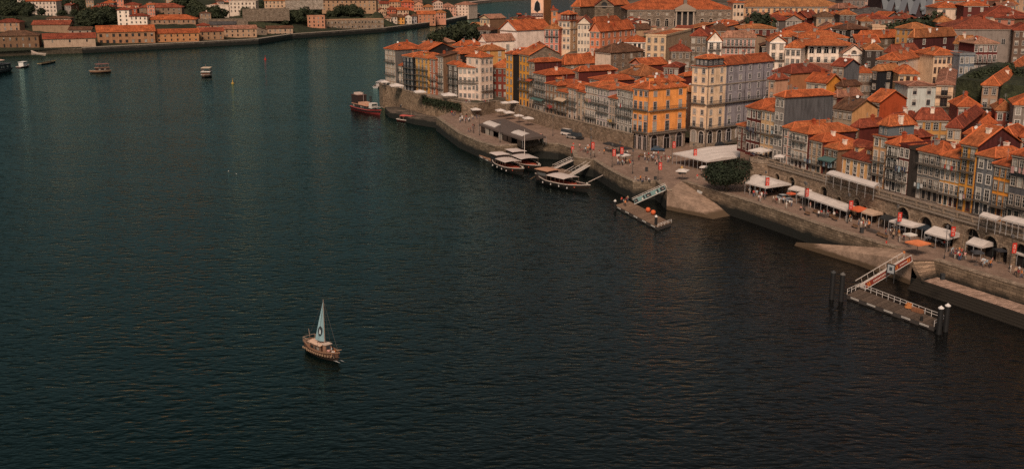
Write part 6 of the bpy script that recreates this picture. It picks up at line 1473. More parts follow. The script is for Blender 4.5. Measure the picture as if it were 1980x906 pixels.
for k in range(3):
    for y in (-.955, .955): MB().box(-2.1 + k * .85, min(y, y * 1.02), 1.1, -1.45 + k * .85, max(y, y * 1.02), 1.55).build('cabin_window', M('glass', (.05, .06, .06), .12), o)
arched_roof(o, -2.9, .75, 2.2, 2.0, (.62, .42, .31), 'cabin_roof', True, .6, .14, (.3, .18, .12))
MB().box(.75, -.55, .55, 1.5, .55, 2.2).build('wheelhouse', M('plain', (.30, .16, .1)), o)
MB().box(1.505, -.4, 1.45, 1.54, .4, 2.0).build('wheelhouse_window', M('glass', (.05, .06, .07), .12), o)
MB().box(.6, -.7, 2.2, 1.65, .7, 2.3).build('wheelhouse_roof', M('plain', (.55, .42, .34)), o)
MB().tube([(.55, 0, .6), (.62, 0, 9.6)], [.10, .05], 6).build('mast', M('plain', (.26, .18, .14)), o)
MB().tube([(.55, 0, 2.4), (-.72, -.95, 2.65)], [.06, .05], 6).build('boom', M('plain', (.3, .2, .14)), o)
sl_ = MB(); foot0, foot1, head = Vector((.52, -.04, 2.5)), Vector((-.72, -.95, 2.8)), Vector((.6, -.02, 9.3))
SN = 8
def sail_pt(i, j):
    t = i / SN; a = foot0.lerp(head, t); c = foot1.lerp(head, t) + Vector((-.0, .0, 0)); p = a.lerp(c, j / 4)
    bel = math.sin(math.pi * j / 4) * .28 * (1 - t) + math.sin(math.pi * t) * .1 * (j / 4)
    return p + Vector((.6, -.78, 0)) * bel
for i in range(SN):
    for j in range(4): sl_.quad(tuple(sail_pt(i, j)), tuple(sail_pt(i, j + 1)), tuple(sail_pt(i + 1, j + 1)), tuple(sail_pt(i + 1, j)))
sail = sl_.build('sail', M('fabric', (.24, .36, .39)), o, smooth=True)
# oval emblem with a small pale sail on it, on the cloth
cc = sail_pt(2, 2); e1 = (sail_pt(2, 3) - sail_pt(2, 1)).normalized(); e2 = (sail_pt(3, 2) - sail_pt(1, 2)).normalized(); nrm = e1.cross(e2).normalized()
for side_ in (1, -1):
    em = MB(); ring = [tuple(cc + nrm * .06 * side_ + e1 * (.36 * math.cos(q * .3927)) + e2 * (.85 * math.sin(q * .3927))) for q in range(16)]; em.add(ring, [tuple(range(16))], 0)
    k = cc + nrm * .075 * side_
    em.add([tuple(k + e1 * -.15 + e2 * -.45), tuple(k + e1 * .18 + e2 * -.45), tuple(k + e1 * .1 + e2 * .5), tuple(k + e1 * -.1 + e2 * .1)], [(0, 1, 2, 3)], 1)
    em.build('emblem', [M('plain', (.03, .04, .05)), M('plain', (.55, .6, .6))], sail)
for p, q in (((.6, 0, 9.4), (4.1, 0, 2.1)), ((.6, 0, 9.4), (-4.2, 0, 2.0)), ((.6, 0, 9.0), (.2, -1.35, 1.4)), ((.6, 0, 9.0), (.2, 1.35, 1.4))): MB().tube([p, q], .022, 4).build('rigging_line', M('plain', (.1, .08, .07)), o)
rlg = MB()
for k in range(6):
    x = -4.1 + k * .35; 
    for s_ in (-1, 1): rlg.bar((x, s_ * 1.1, 1.5), (x, s_ * 1.1, 2.4), .04)
for s_ in (-1, 1): rlg.bar((-4.1, s_ * 1.1, 2.4), (-2.35, s_ * 1.1, 2.4), .05)
rlg.bar((-4.1, -1.1, 2.4), (-4.1, 1.1, 2.4), .05).bar((-4.2, .3, 1.8), (-4.5, .3, 3.4), .05); rlg.build('stern_rail', M('plain', (.45, .3, .22)), o)
MB().tube([(3.9, 0, 1.9), (5.2, 0, 2.3)], [.09, .05], 6).build('bowsprit', M('plain', (.4, .25, .16)), o)
for k in range(3): MB().box(1.9 + k * .7, -.75, .9, 2.2 + k * .7, .75, 1.05).build('bench', M('plain', (.4, .22, .13)), o)
SAILBOAT = o
fm = MB()
bw = U(661, 700, 0); sdv = Vector((math.cos(o.rotation_euler.z), math.sin(o.rotation_euler.z), 0)); sp_ = Vector((-sdv.y, sdv.x, 0))
def foam(c, dv, L_, w_, label):
    b = MB(); n_ = 10; pv = Vector((-dv.y, dv.x, 0)); vs = []
    for i in range(n_ + 1):
        t = i / n_; ww_ = w_ * math.sin(math.pi * (t * .9 + .1)) * R.uniform(.5, 1)
        for s_ in (-1, 1): q = c + dv * L_ * t + pv * ww_ * s_ * .5 + pv * R.uniform(-.05, .05); vs.append((q.x, q.y, .10))
    b.add(vs, [(2 * i, 2 * i + 2, 2 * i + 3, 2 * i + 1) for i in range(n_)]); tag(b.build('foam', M('foam', (.5, .5, .48)), uv=False), label, None, None, 'stuff')
foam(bw + sdv * .3 - sp_ * .5, -sdv, 2.6, .34, 'white bow foam of the sailing boat'); foam(bw + sdv * .2 + sp_ * .3, -sdv, 1.4, .2, 'white bow foam of the sailing boat')
# red and black passenger ferry at the point
o, L = boat_root('ferry', U(681, 210, 0), U(742, 224, 0), 'black passenger ferry with a red waterline and a dark stern house', 'ferry'); L = 24.0; B = 5.6
hull_parts(o, L, B, lambda t: 1.5 + 1.2 * max(0, t - .7) * 1.6 + .4 * max(0, .2 - t), draft=.7, colh=(.21, .026, .024), band=(.02, .018, .018), colg=(.5, .09, .08), deckc=(.3, .2, .14), deckz=1.2, gw=.24, stern=.75)
MB().box(-9.5, -2.2, 1.2, 3.5, 2.2, 3.0).build('main_deck_house', M('plain', (.05, .04, .04)), o)
for k in range(7):
    for y in (-2.205, 2.205): MB().box(-8.8 + k * 1.7, min(y, y * 1.01), 1.9, -7.6 + k * 1.7, max(y, y * 1.01), 2.7).build('window', M('glass', (.05, .05, .05), .12), o)
MB().box(-9.8, -2.5, 3.0, 3.9, 2.5, 3.16).build('upper_deck', M('plain', (.52, .26, .17)), o)
MB().box(-10.4, -2.1, 3.17, -4.6, 2.1, 6.6).build('stern_house', M('plain', (.035, .02, .018)), o)
MB().box(-10.6, -2.3, 6.6, -4.4, 2.3, 6.75).build('stern_house_roof', M('plain', (.10, .05, .04)), o)
MB().box(-9.6, -1.3, 6.76, -6.4, 1.3, 7.6).build('liferaft_box', M('plain', (.6, .45, .38)), o)
MB().box(-4.4, -2.0, 3.17, 2.2, 2.0, 4.0).build('seat_row', M('plain', (.55, .3, .2)), o)
MB().lathe([(.42, 3.17), (.42, 6.4), (.5, 6.4), (.5, 7.0), (.3, 7.0)], 8, 0, (3.0, 0)).build('funnel', M('plain', (.03, .03, .03)), o)
MB().box(3.9, -1.4, 2.2, 6.3, 1.4, 4.4).build('wheelhouse', M('plain', (.62, .55, .5)), o); MB().box(6.305, -1.2, 3.3, 6.33, 1.2, 4.1).build('wheelhouse_window', M('glass', (.04, .05, .05), .12), o)
aw_ = MB()
for k in range(6): aw_.add([(6.8, -2 + k * .68, 3.1), (10.2, -2 + k * .68, 2.9), (10.2, -1.66 + k * .68, 2.9), (6.8, -1.66 + k * .68, 3.1)], [(0, 1, 2, 3)], k % 2)
for k in range(6): aw_.add([(6.8, -1.66 + k * .68, 3.1), (10.2, -1.66 + k * .68, 2.9), (10.2, -1.32 + k * .68, 2.9), (6.8, -1.32 + k * .68, 3.1)], [(0, 1, 2, 3)], 1 - k % 2)
aw_.build('striped_awning', [M('fabric', (.45, .38, .33)), M('fabric', (.05, .05, .05))], o)
MB().tube([(-3.4, 0, 4), (-3.4, 0, 8.2)], .07, 5).build('mast', M('plain', (.4, .3, .28)), o)
# smaller boats
def small_boat(a, b, label, B=2.4, colh=(.03, .02, .02), colg=(.6, .5, .44), cab=None, cabc=(.6, .5, .45), canopy=None, mast=0, group='small boats by the banks', cz=1.6, sh=None):
    o, L = boat_root('small_boat', a, b, label, 'boat', group); L = max(L, 3.5)
    hull_parts(o, L, B, sh or (lambda t: .8 + .5 * max(0, t - .5)), draft=.35, colh=colh, colg=colg, deckc=(.28, .16, .1), deckz=.4, gw=.16, stern=.7)
    if cab: MB().box(-L * .25, -B * .32, .4, L * .12, B * .32, cz).build('cabin', M('plain', cabc), o); MB().box(-L * .2, -B * .325, cz - .7, L * .08, B * .325, cz - .25).build('cabin_window', M('glass', (.04, .04, .05), .12), o); MB().box(-L * .28, -B * .38, cz, L * .16, B * .38, cz + .12).build('cabin_roof', M('plain', sc(cabc, 1.05)), o)
    if canopy: arched_roof(o, -L * .32, L * .18, B * .85, 2.3, canopy, postc=(.3, .2, .15))
    if mast: MB().tube([(L * .1, 0, .5), (L * .1, 0, mast)], [.07, .04], 5).build('mast', M('plain', (.5, .35, .25)), o)
    return o
small_boat(U(771, 233, 0), U(812, 238, 0), 'small dark boat with a white rim and red cover moored off the low dock', B=4, canopy=(.5, .1, .08), mast=6, colh=(.12, .02, .015), colg=(.7, .58, .5))
small_boat(U(812, 238, 0), U(828, 236, 0), 'small pinkish open boat tied behind the red covered one', B=2.6, colh=(.42, .3, .25))
small_boat(U(726, 171, 0), U(750, 160, 0), 'white motor yacht moored at the tip of the point', B=4, colh=(.34, .31, .30), cab=1, cz=2.4, colg=(.5, .46, .43), cabc=(.42, .38, .36))
small_boat(U(756, 225, 0), U(776, 229, 0), 'low pale landing boat beside the dock stairs', B=3, colh=(.4, .32, .27))
small_boat(U(846, 233, 0), U(836, 238, 0), 'tiny blue white boat at the corner of the promenade', B=1.8, colh=(.4, .45, .48), cab=1, cz=1.3)
small_boat(U(36, 132, 0), U(56, 128, 0), 'small boat with a bright white top at the far shore', B=4.5, cab=1, cz=3.2, cabc=(.66, .62, .58), colh=(.05, .02, .02))
small_boat(U(76, 126, 0), U(108, 120, 0), 'dark low boat with a yellow rim at the far shore', B=4, colh=(.03, .03, .035), colg=(.4, .3, .15))
p = U(62, 112, 0); q = U(90, 114, 0)
o, L = boat_root('longboat', (p.x, p.y, 0), (q.x, q.y, 0), 'long pale curved boat lying on the dark far shore', 'boat'); o.location.z = 2.4
hull_parts(o, 15, 2.6, lambda t: .9 + 3.2 * max(0, .35 - t) ** 1.4 * 2 + .6 * max(0, t - .7), colh=(.40, .30, .24), colg=(.66, .52, .43), deckc=(.2, .12, .08), stern=.2)
for (a, b, lab, kind) in [(U(208, 140, 0), U(178, 142, 0), 'dark passenger boat heading towards the far quay', 0), (U(404, 146, 0), U(394, 152, 0), 'white trimmed passenger boat coming head on in midriver', 1)]:
    o, L = boat_root('passenger_boat', a, b, lab, 'boat', 'passenger boats in midriver'); L = 12 if kind == 0 else 13; B = 4.2 if kind == 0 else 5.6
    hull_parts(o, L, B, lambda t: 1.3 + .9 * max(0, t - .6), draft=.5, colh=(.02, .016, .016), band=(.33, .17, .1) if kind == 0 else (.2, .09, .05), colg=(.5, .34, .24) if kind == 0 else (.68, .6, .54), deckc=(.25, .14, .08), deckz=1, gw=.3, stern=.75)
    MB().box(-L * .42, -B * .42, 1, L * .15, B * .42, 2.8).build('cabin', M('plain', (.06, .03, .025) if kind == 0 else (.12, .055, .035)), o)
    for k in range(4):
        for y in (-B * .422, B * .422): MB().box(-L * .38 + k * L * .13, min(y, y * 1.01), 1.7, -L * .29 + k * L * .13, max(y, y * 1.01), 2.4).build('window', M('glass', (.06, .06, .06), .12), o)
    MB().box(-L * .45, -B * .46, 2.8, L * .2, B * .46, 3.05).build('upper_deck', M('plain', (.3, .16, .11) if kind == 0 else (.72, .66, .6)), o)
    for k in range(4):
        for y in (-B * .4, B * .4): MB().bar((-L * .4 + k * L * .17, y, 3.05), (-L * .4 + k * L * .17, y, 4.9), .12).build('post', M('plain', (.2, .1, .08)), o)
    MB().box(-L * .44, -B * .44, 4.9, L * .16, B * .44, 5.05).build('top_canopy', M('plain', (.28, .12, .1) if kind == 0 else (.6, .46, .33)), o)
    MB().tube([(0, 0, 5), (0, 0, 6.8)], .08, 5).build('mast', M('plain', (.3, .2, .16)), o)
foam(U(389, 153.5, 0), Vector((1, -.1, 0)), 7.5, .7, 'white bow foam of the passenger boat'); 
# large moored ship at the picture edge
o, L = boat_root('river_ship', U(-70, 152, 0), U(36, 134, 0), 'dark flat decked river ship cut off at the picture edge', 'ship'); L = 36; B = 9
hull_parts(o, L, B, lambda t: 2.0, draft=.8, colh=(.03, .03, .034), band=(.05, .05, .055), colg=(.14, .13, .13), deckc=(.12, .1, .09), deckz=1.8, gw=.3, stern=.9, bow=.5)
MB().box(-16, -3.8, 1.8, 13, 3.8, 4.6).build('cabin', M('plain', (.03, .03, .034)), o)
for k in range(14): MB().box(-15 + k * 2, -3.83, 2.7, -13.6 + k * 2, -3.805, 3.9).build('window', M('glass', (.05, .06, .06), .12), o)
MB().box(-16.5, -4.2, 4.6, 14, 4.2, 4.85).build('upper_deck', M('plain', (.10, .105, .11)), o)
arched_roof(o, -14, 8, 7.4, 7.0, (.52, .36, .28), 'deck_canopy', True, 4.85, .5)
# buoys
for u, v, c, t in [(513, 116, (.42, .03, .02), 'red channel buoy with a topmark in midriver'), (450, 162, (.42, .25, .06), 'small yellow channel buoy in midriver')]:
    p = U(u, v, 0); o = empty('buoy', (p.x, p.y, 0)); tag(o, t, 'buoy', 'channel buoys'); MB().lathe([(.5, -.3), (.8, 0), (.8, .4), (.28, .7), (.2, 1.7), (.0, 1.9)], 10).build('float', M('plain', c, .5), o)
    MB().bar((0, 0, 1.8), (0, 0, 2.8), .1).bar((-.3, 0, 2.8), (.3, 0, 2.4), .1).bar((.3, 0, 2.8), (-.3, 0, 2.4), .1).build('topmark', M('plain', sc(c, .6)), o)
for u, v in [(442, 332), (457, 337)]:
    p = U(u, v, 0); o = MB().lathe([(0, .02), (.16, .1), (.2, .25), (.12, .38), (0, .42)], 8).tube([(.15, 0, .3), (.3, 0, .55), (.42, 0, .6)], [.09, .07, .03], 5).build('gull', M('plain', (.5, .48, .45)), None, tuple(p), R.random() * 6); o.scale = (.7, .7, .7)
    tag(o, 'white gull resting on the open river', 'bird', 'gulls on the river')
# ---------------------------------------------------------------- pontoons and gangways
def gangway(p, q, w, label, side_c=(.55, .5, .46), print_c=None, floor_c=(.5, .42, .36), hh=1.0, marks=None, group='gangways down to the pontoons'):
    p, q = Vector(p), Vector(q); d = q - p; L = math.hypot(d.x, d.y); rz = math.atan2(d.y, d.x); o = empty('gangway', tuple(p), rz); o.rotation_euler = (0, -math.atan2(d.z, L), rz); L = d.length
    tag(o, label, 'gangway', group)
    MB().box(0, -w / 2, -.12, L, w / 2, 0).build('floor', M('wood', floor_c), o)
    for s_ in (-1, 1):
        b = MB(); y = s_ * w / 2
        b.bar((0, y, hh), (L, y, hh), .09).bar((0, y, -.05), (L, y, -.05), .14)
        for k in range(int(L / 1.6) + 1): b.bar((min(L, k * 1.6), y, 0), (min(L, k * 1.6), y, hh), .06)
        ra = b.build('railing', M('plain', (.62, .54, .48)), o)
        if print_c and s_ == print_c[0]:
            y2 = y + s_ * .06; pb = MB().box(.3, min(y, y2), .05, L - .3, max(y, y2), hh - .08)
            pn = pb.build('side_panel', M('plain', print_c[1]), o)
            mk = MB()
            for (x0, z0, x1, z1, mi) in marks: mk.box(.3 + (L - .6) * x0, y2 + s_ * .004 if s_ > 0 else y2 - .012, .05 + (hh - .13) * z0, .3 + (L - .6) * x1, y2 + .012 if s_ > 0 else y2 - .004, .05 + (hh - .13) * z1, mi)
            mk.build('lettering', [M('plain', (.62, .5, .42)), M('plain', (.62, .2, .05)), M('plain', (.03, .03, .035)), M('plain', (.16, .26, .26))], pn)
    return o
def chevrons(x): return [(x, .15, x + .02, .85, 1), (x + .035, .15, x + .055, .85, 1)]
mk3 = chevrons(.03) + chevrons(.30) + chevrons(.90) + [(.09 + k * .017, .35, .10 + k * .017, .62, 0) for k in range(10)] + [(.42 + k * .03, .33, .437 + k * .03, .68, 0) for k in range(14)]
gangway(U(1756, 501, QZ + .2), U(1664, 556, 1.0), 2.2, 'long gangway with an orange and red printed side at the near pontoon', print_c=(1, (.22, .035, .02)), marks=mk3, hh=1.25)
mk2 = [(.02, .1, .16, .9, 2), (.05, .4, .12, .6, 0), (.22, .1, .27, .9, 2), (.28, .1, .32, .5, 0), (.46, .1, .62, .9, 2), (.50, .35, .58, .6, 0), (.66, .1, .71, .9, 2), (.72, .1, .76, .5, 0), (.88, .1, .99, .9, 2), (.91, .4, .97, .6, 0)]
gangway(U(1290, 364, QZ + .1), U(1226, 393, 1.0), 1.8, 'gangway with a teal and black printed side at the middle pontoon', print_c=(1, (.17, .27, .26)), marks=mk2, hh=1.3)
mk1 = [(.62 + k * .045, .3, .65 + k * .045, .7, 2) for k in range(6)]
gangway(U(1053, 274, QZ + .2), U(1004, 300, 1.0), 1.5, 'white sided gangway with dark letters at the upstream raft', print_c=(1, (.62, .50, .42)), marks=mk1, hh=1.0)
gangway(U(1107, 309, 3.4), U(1072, 325, 1.2), 1.5, 'open wooden gangway below the red sign')
gangway(U(1146, 314, 3.9), U(1104, 338, 1.3), 1.6, 'plain pale gangway leading to the largest wooden boat')
def pole_line(p, q, label): o = MB().tube([tuple(p), tuple(q)], .12, 6).build('mooring_pole', M('plain', (.5, .4, .34))); tag(o, label, 'mooring pole', 'mooring poles at the basin')
pole_line(U(1171, 336, 2.6), U(1138, 352, 1.2), 'thin pale pole from the quay to the bow of the largest boat'); pole_line(U(1118, 316, 2.4), U(1092, 331, 1.4), 'thin pale pole beside the plain gangway')
def pontoon(pts, z, label, n=14, edge=(.28, .2, .15), deckc=(.17, .11, .075), rails=(), rail_c=(.66, .6, .55)):
    P = [U(u, v, z) for u, v in pts]; a, b, c, d = P; o = empty('pontoon', (a.x, a.y, 0)); tag(o, label, 'pontoon', 'floating pontoons'); q = [Vector((p.x - a.x, p.y - a.y, 0)) for p in P]
    MB().prism([(p.x, p.y) for p in q], -.35, z - .1).build('float', M('plain', (.06, .05, .045)), o)
    for k in range(n):
        t0, t1 = k / n + .003, (k + 1) / n - .003; e = [q[0].lerp(q[1], t0), q[0].lerp(q[1], t1), q[3].lerp(q[2], t1), q[3].lerp(q[2], t0)]
        MB().prism([(p.x, p.y) for p in e], z - .095, z + R.uniform(-.012, .012)).build('plank', M('wood', sc(deckc, R.choice([.85, 1, 1.12]))), o)
    for i, j, h in rails:
        A_, B__ = q[i], q[j]; L_ = (B__ - A_).length; m = max(2, int(L_ / 1.5)); b = MB()
        for hz in (h, h * .55): b.bar((A_.x, A_.y, z + hz), (B__.x, B__.y, z + hz), .07)
        for k in range(m + 1): p = A_.lerp(B__, k / m); b.bar((p.x, p.y, z), (p.x, p.y, z + h), .07)
        b.build('railing', M('plain', rail_c), o)
    for k in range(5):
        p = q[0].lerp(q[1], (k + .5) / 5) ; dr = (q[1] - q[0]).normalized(); nn = Vector((dr.y, -dr.x, 0))
        b = MB().bar(tuple(p - dr * 1.0 + nn * .1 + Vector((0, 0, z - .3))), tuple(p + dr * 1.0 + nn * .1 + Vector((0, 0, z - .3))), .16, 0, .3).build('rubbing_strip', M('plain', (.42, .38, .34)), o)
    return o, q
def pile(u, v, h, label, cap=(.66, .6, .56), r=.46):
    p = U(u, v, 0); o = empty('mooring_pile', (p.x, p.y, 0)); tag(o, label, 'mooring pile', 'steel piles holding the pontoons'); MB().tube([(0, 0, -2), (0, 0, h)], r, 10).build('shaft', M('plain', (.016, .015, .015), .6), o)
    if cap: MB().lathe([(r + .04, h - .05), (r + .04, h + .1), (0, h + .5)], 10).build('cap', M('plain', cap), o)
pontoon([(1638, 569), (1806, 631), (1826, 621), (1662, 558)], .8, 'long near pontoon with white railings and a coil of orange rope', n=18, deckc=(.115, .08, .058), rails=((3, 2, 1.1), (0, 3, 1.1), (1, 2, 1.1)))
pontoon([(1190, 396), (1272, 439), (1298, 430), (1216, 388)], .8, 'middle pontoon with two orange floats on its deck', n=10, deckc=(.24, .15, .1), rails=((2, 1, .8),))
pontoon([(926, 300), (982, 327), (992, 320), (940, 295)], .7, 'upstream wooden raft beside the moored boats', n=8, deckc=(.4, .22, .14), rails=((3, 2, .9),))
pontoon([(1050, 330), (1108, 341), (1112, 333), (1068, 321)], .8, 'short raft between the largest boat and the open gangway', n=6, deckc=(.25, .17, .12))
pile(1608, 578, 5.2, 'dark steel pile outermost at the far end of the near pontoon', (.05, .05, .05)); pile(1626, 582, 5.2, 'dark steel pile between the outermost one and the near pontoon', (.12, .11, .1)); pile(1642, 574, 1.6, 'short dark post at the corner of the near pontoon', None, .25)
pile(1815, 645, 4.6, 'white capped steel pile at the near end of the near pontoon'); pile(1828, 640, 4.6, 'second white capped steel pile at the near end of the near pontoon'); pile(1781, 628, 1.6, 'short black post by the near end of the near pontoon', None, .25)
pile(1189, 408, 2.6, 'white capped black pile at the outer end of the middle pontoon', r=.32); pile(1268, 441, 2.8, 'white capped black pile at the near end of the middle pontoon', r=.34)
for u, v, t in [(1253, 408, 'round orange float on the middle pontoon beside the white post'), (1263, 413, 'round orange float on the middle pontoon nearer the capped pile')]:
    p = U(u, v, 1.1); o = MB().lathe([(0, -.6), (.4, -.5), (.62, -.1), (.62, .2), (.4, .55), (0, .65)], 10).build('float', M('plain', (.62, .12, .04)), None, (p.x, p.y, 1.45), smooth=True); tag(o, t, 'float', 'orange floats on the pontoon')
p = U(1757, 593, 1); o = empty('rope_coil', (p.x, p.y, .83)); tag(o, 'heap of orange rope and netting on the near pontoon', 'rope')
for k in range(6):
    rr0 = .75 - k * .07; pts_ = [(rr0 * math.cos(t * .5236) + R.uniform(-.1, .1), rr0 * math.sin(t * .5236) * .8, .1 + k * .16 + R.uniform(-.03, .03)) for t in range(13)]; MB().tube(pts_, .09, 5).build('rope_loop', M('plain', (.50, .19, .06)), o)
p = U(1774, 601, 1); o = MB().box(-1.1, -.35, 0, 1.1, .35, .55).box(-1.0, -.3, .55, 1.0, .3, .7).build('deck_chest', M('wood', (.28, .12, .06)), None, (p.x, p.y, .84), -1.0); tag(o, 'brown wooden chest on the near pontoon', 'chest')
for u, v, t in [(1640, 590, ''),]:
    pass
sb_p = U(1724, 506, QZ + 1.2); o = empty('notice_frame', (sb_p.x, sb_p.y, 3.6), -.9); tag(o, 'dark framed notice board at the head of the printed gangway', 'notice board')
MB().box(-.9, -.06, .2, .9, .06, 2.2).build('frame', M('plain', (.03, .03, .03)), o); MB().box(-.7, -.09, .4, .7, -.062, 2.0).build('sheet', M('plain', (.35, .36, .36)), o); MB().box(-.3, -.1, .9, .3, -.092, 1.6).build('emblem', M('plain', (.05, .06, .07)), o)
for x in (-.8, .8): MB().bar((x, 0, -1.5), (x, 0, .2), .09).build('leg', M('plain', (.05, .05, .05)), o)
small_boat(U(1352, 374, 3.1), U(1370, 383, 2.2), 'small white dinghy with a teal cover lying on the boat ramp', B=1.7, colh=(.5, .5, .48), colg=(.6, .58, .55), canopy=None, group='boats ashore')
dg = [x for x in COL.objects if x.name.startswith('small_boat')][-1]; dg.location.z = 2.9; dg.rotation_euler.y = .13
MB().box(-1.2, -.6, .75, 1.0, .6, .9).build('cover', M('fabric', (.12, .25, .26)), dg)
# ---------------------------------------------------------------- billboard, portico, lattice hall
root, K, w, D, ex, ey, H = sand
zt = 0
def on_front(z): return z

Yb = K.y
def zpix(v): return UY(1040, v, Yb).z - root.location.z
zb0, zb1 = zpix(25), zpix(1)
cxm = w * .5; hw = w * .25
def sil(t): return cxm
pts_ = [(cxm, zb0), (cxm + hw * .25, zb0 + (zb1 - zb0) * .10), (cxm + hw * 1.0, zb0 + (zb1 - zb0) * .22), (cxm + hw * .8, zb0 + (zb1 - zb0) * .75), (cxm + hw * .3, zb0 + (zb1 - zb0) * .9), (cxm, zb1), (cxm - hw * .3, zb0 + (zb1 - zb0) * .9), (cxm - hw * .7, zb0 + (zb1 - zb0) * .75), (cxm - hw * 1.0, zb0 + (zb1 - zb0) * .22), (cxm - hw * .25, zb0 + (zb1 - zb0) * .10)]
b = MB(); n = len(pts_)
pale = [(cxm + (x - cxm) * 1.28, (zb0 + zb1) / 2 + (z - (zb0 + zb1) / 2) * 1.06) for x, z in pts_]; q_ = MB()
q_.add([(x, -.10, z) for x, z in pale] + [(x, -.03, z) for x, z in pale], [tuple(range(n))] + [(i, n + i, n + (i + 1) % n, (i + 1) % n) for i in range(n)]); q_.build('pale_panel', M('plain', (.72, .58, .5)), root)
b.add([(x, -.25, z) for x, z in pts_] + [(x, -.104, z) for x, z in pts_], [tuple(range(n))] + [(i, n + i, n + (i + 1) % n, (i + 1) % n) for i in range(n)])
b.build('dark_panel', M('plain', (.012, .012, .014)), root)
s0, s1 = zpix(33), zpix(26)
MB().box(.15, -.2, s0, w - .15, -.04, s1).build('sign_band', M('plain', (.07, .016, .016)), root)
fc = bpy.data.curves.new('lettering', 'FONT'); fc.body = 'SANDEMAN'; fc.size = (s1 - s0) * .95; fc.align_x = 'CENTER'; fc.align_y = 'CENTER'; fc.extrude = .02; fc.resolution_u = 2
lo_ = bpy.data.objects.new('lettering', fc); COL.objects.link(lo_); lo_.parent = root; lo_.location = (w / 2, -.23, (s0 + s1) / 2); lo_.rotation_euler = (math.pi / 2, 0, 0); fc.materials.append(M('plain', (.62, .5, .44)))
bpy.context.view_layer.update(); k_ = (w * .86) / max(.1, lo_.dimensions.x); lm_ = bpy.data.meshes.new_from_object(lo_.evaluated_get(bpy.context.evaluated_depsgraph_get())); mt_ = lo_.location.copy(); bpy.data.objects.remove(lo_); lm_.materials.clear(); lm_.materials.append(M('plain', (.62, .5, .44)))
lo_ = put('lettering', lm_, root, mt_); lo_.rotation_euler = (math.pi / 2, 0, 0); lo_.scale = (k_, 1, 1)
for k in range(4): add_window(root, (w * (k + .5) / 4, 0, zpix(37.5)), 0, .8, 1.3, (.3, .24, .2), None, 'sash', False)
for z_ in (zpix(20), zpix(30), zpix(34)):
    for k in range(2): add_window(root, (w, D * (.35 + .3 * k), z_), math.pi / 2, .8, 1.0, (.3, .14, .08), None, 'sash', False)
# palace portico
root, K, w, D, ex, ey, H = pal
x0, x1 = w * .445, w * .64; pz = H * .335; pt = H * .94
MB().box(x0, -1.6, pz - .5, x1, -.01, pz).build('portico_floor', M('plain', (.36, .28, .21)), root)
fr = MB().box(x0, -1.9, pt, x1, -.01, pt + 1.1)
fr.build('entablature', M('plain', (.36, .28, .21)), root)
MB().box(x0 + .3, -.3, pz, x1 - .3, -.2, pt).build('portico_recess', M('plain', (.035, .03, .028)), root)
cl_ = MB().lathe([(.62, 0), (.62, .3), (.46, .35), (.40, pt - pz - .5), (.6, pt - pz - .3), (.6, pt - pz - .004)], 10).mesh('column', [M('plain', (.46, .36, .28))])
for k in range(4): put('column', cl_, root, (x0 + .8 + (x1 - x0 - 1.6) * k / 3, -1.1, pz + .002))
xm = (x0 + x1) / 2
MB().add([(x0 - .3, -2.0, pt + 1.1), (x1 + .3, -2.0, pt + 1.1), (xm, -2.0, pt + 3.9), (x0 - .3, 0, pt + 1.1), (x1 + .3, 0, pt + 1.1), (xm, 0, pt + 3.9)], [(0, 1, 2), (1, 4, 5, 2), (3, 0, 2, 5), (0, 3, 4, 1)]).build('pediment', M('plain', (.34, .26, .2)), root)
MB().box(xm - .8, -1.2, pt + 3.4, xm + .8, .5, pt + 5.6).build('pedestal', M('plain', (.2, .16, .13)), root)
for k in range(3):
    xx = x0 + (x1 - x0) * (k + .5) / 3; a = arch_pts(1.25, 10); vv = [(-1.25, 0, 0), (1.25, 0, 0)] + [(-p, 0, 3.2 + q) for p, q in a]; MB().add(vv, [tuple(range(len(vv)))]).build('arched_door', M('plain', (.016, .014, .013)), root, (xx, -1.62, -.6))
MB().box(x0, -1.6, -7, x1, -.02, pz - .5).build('portico_base', M('stone', (.36, .28, .22)), root)
# lattice hall at the skyline
lp, rp2 = UY(1704, 24, 552), UY(1802, 24, 552); o = empty('lattice_hall', (lp.x, lp.y, lp.z - 4)); tag(o, 'large dark hall with a front of pale grey crossing struts at the skyline', 'hall'); Wd = (rp2 - lp).length
MB().box(0, 1, -2, Wd, 22, 16).build('wall', M('plain', (.055, .03, .03)), o)
nb = 4
for k in range(nb):
    xa, xb = Wd * k / nb, Wd * (k + 1) / nb; xm = (xa + xb) / 2
    MB().bar((xa, .3, 15), (xm - .1, .3, 3.2), .5, 0, 2.9).build('strut', M('plain', (.20, .215, .23)), o); MB().bar((xb, .25, 15), (xm + .1, .25, 3.2), .5, 0, 2.9).build('strut', M('plain', (.15, .16, .18)), o)
    MB().lathe([(0, 0), (1.0, .3), (1.25, 1.2), (1.0, 2.0), (0, 2.4)], 8).build('round_window', M('plain', (.2, .22, .23)), o, (xa + (1.5 if k % 2 else Wd / nb * .5), .4, 4.5 if k % 2 else 9.5))
MB().bar((Wd + .4, .4, -4), (Wd + .4, .4, 14), .9).build('corner_post', M('plain', (.5, .4, .34)), o)
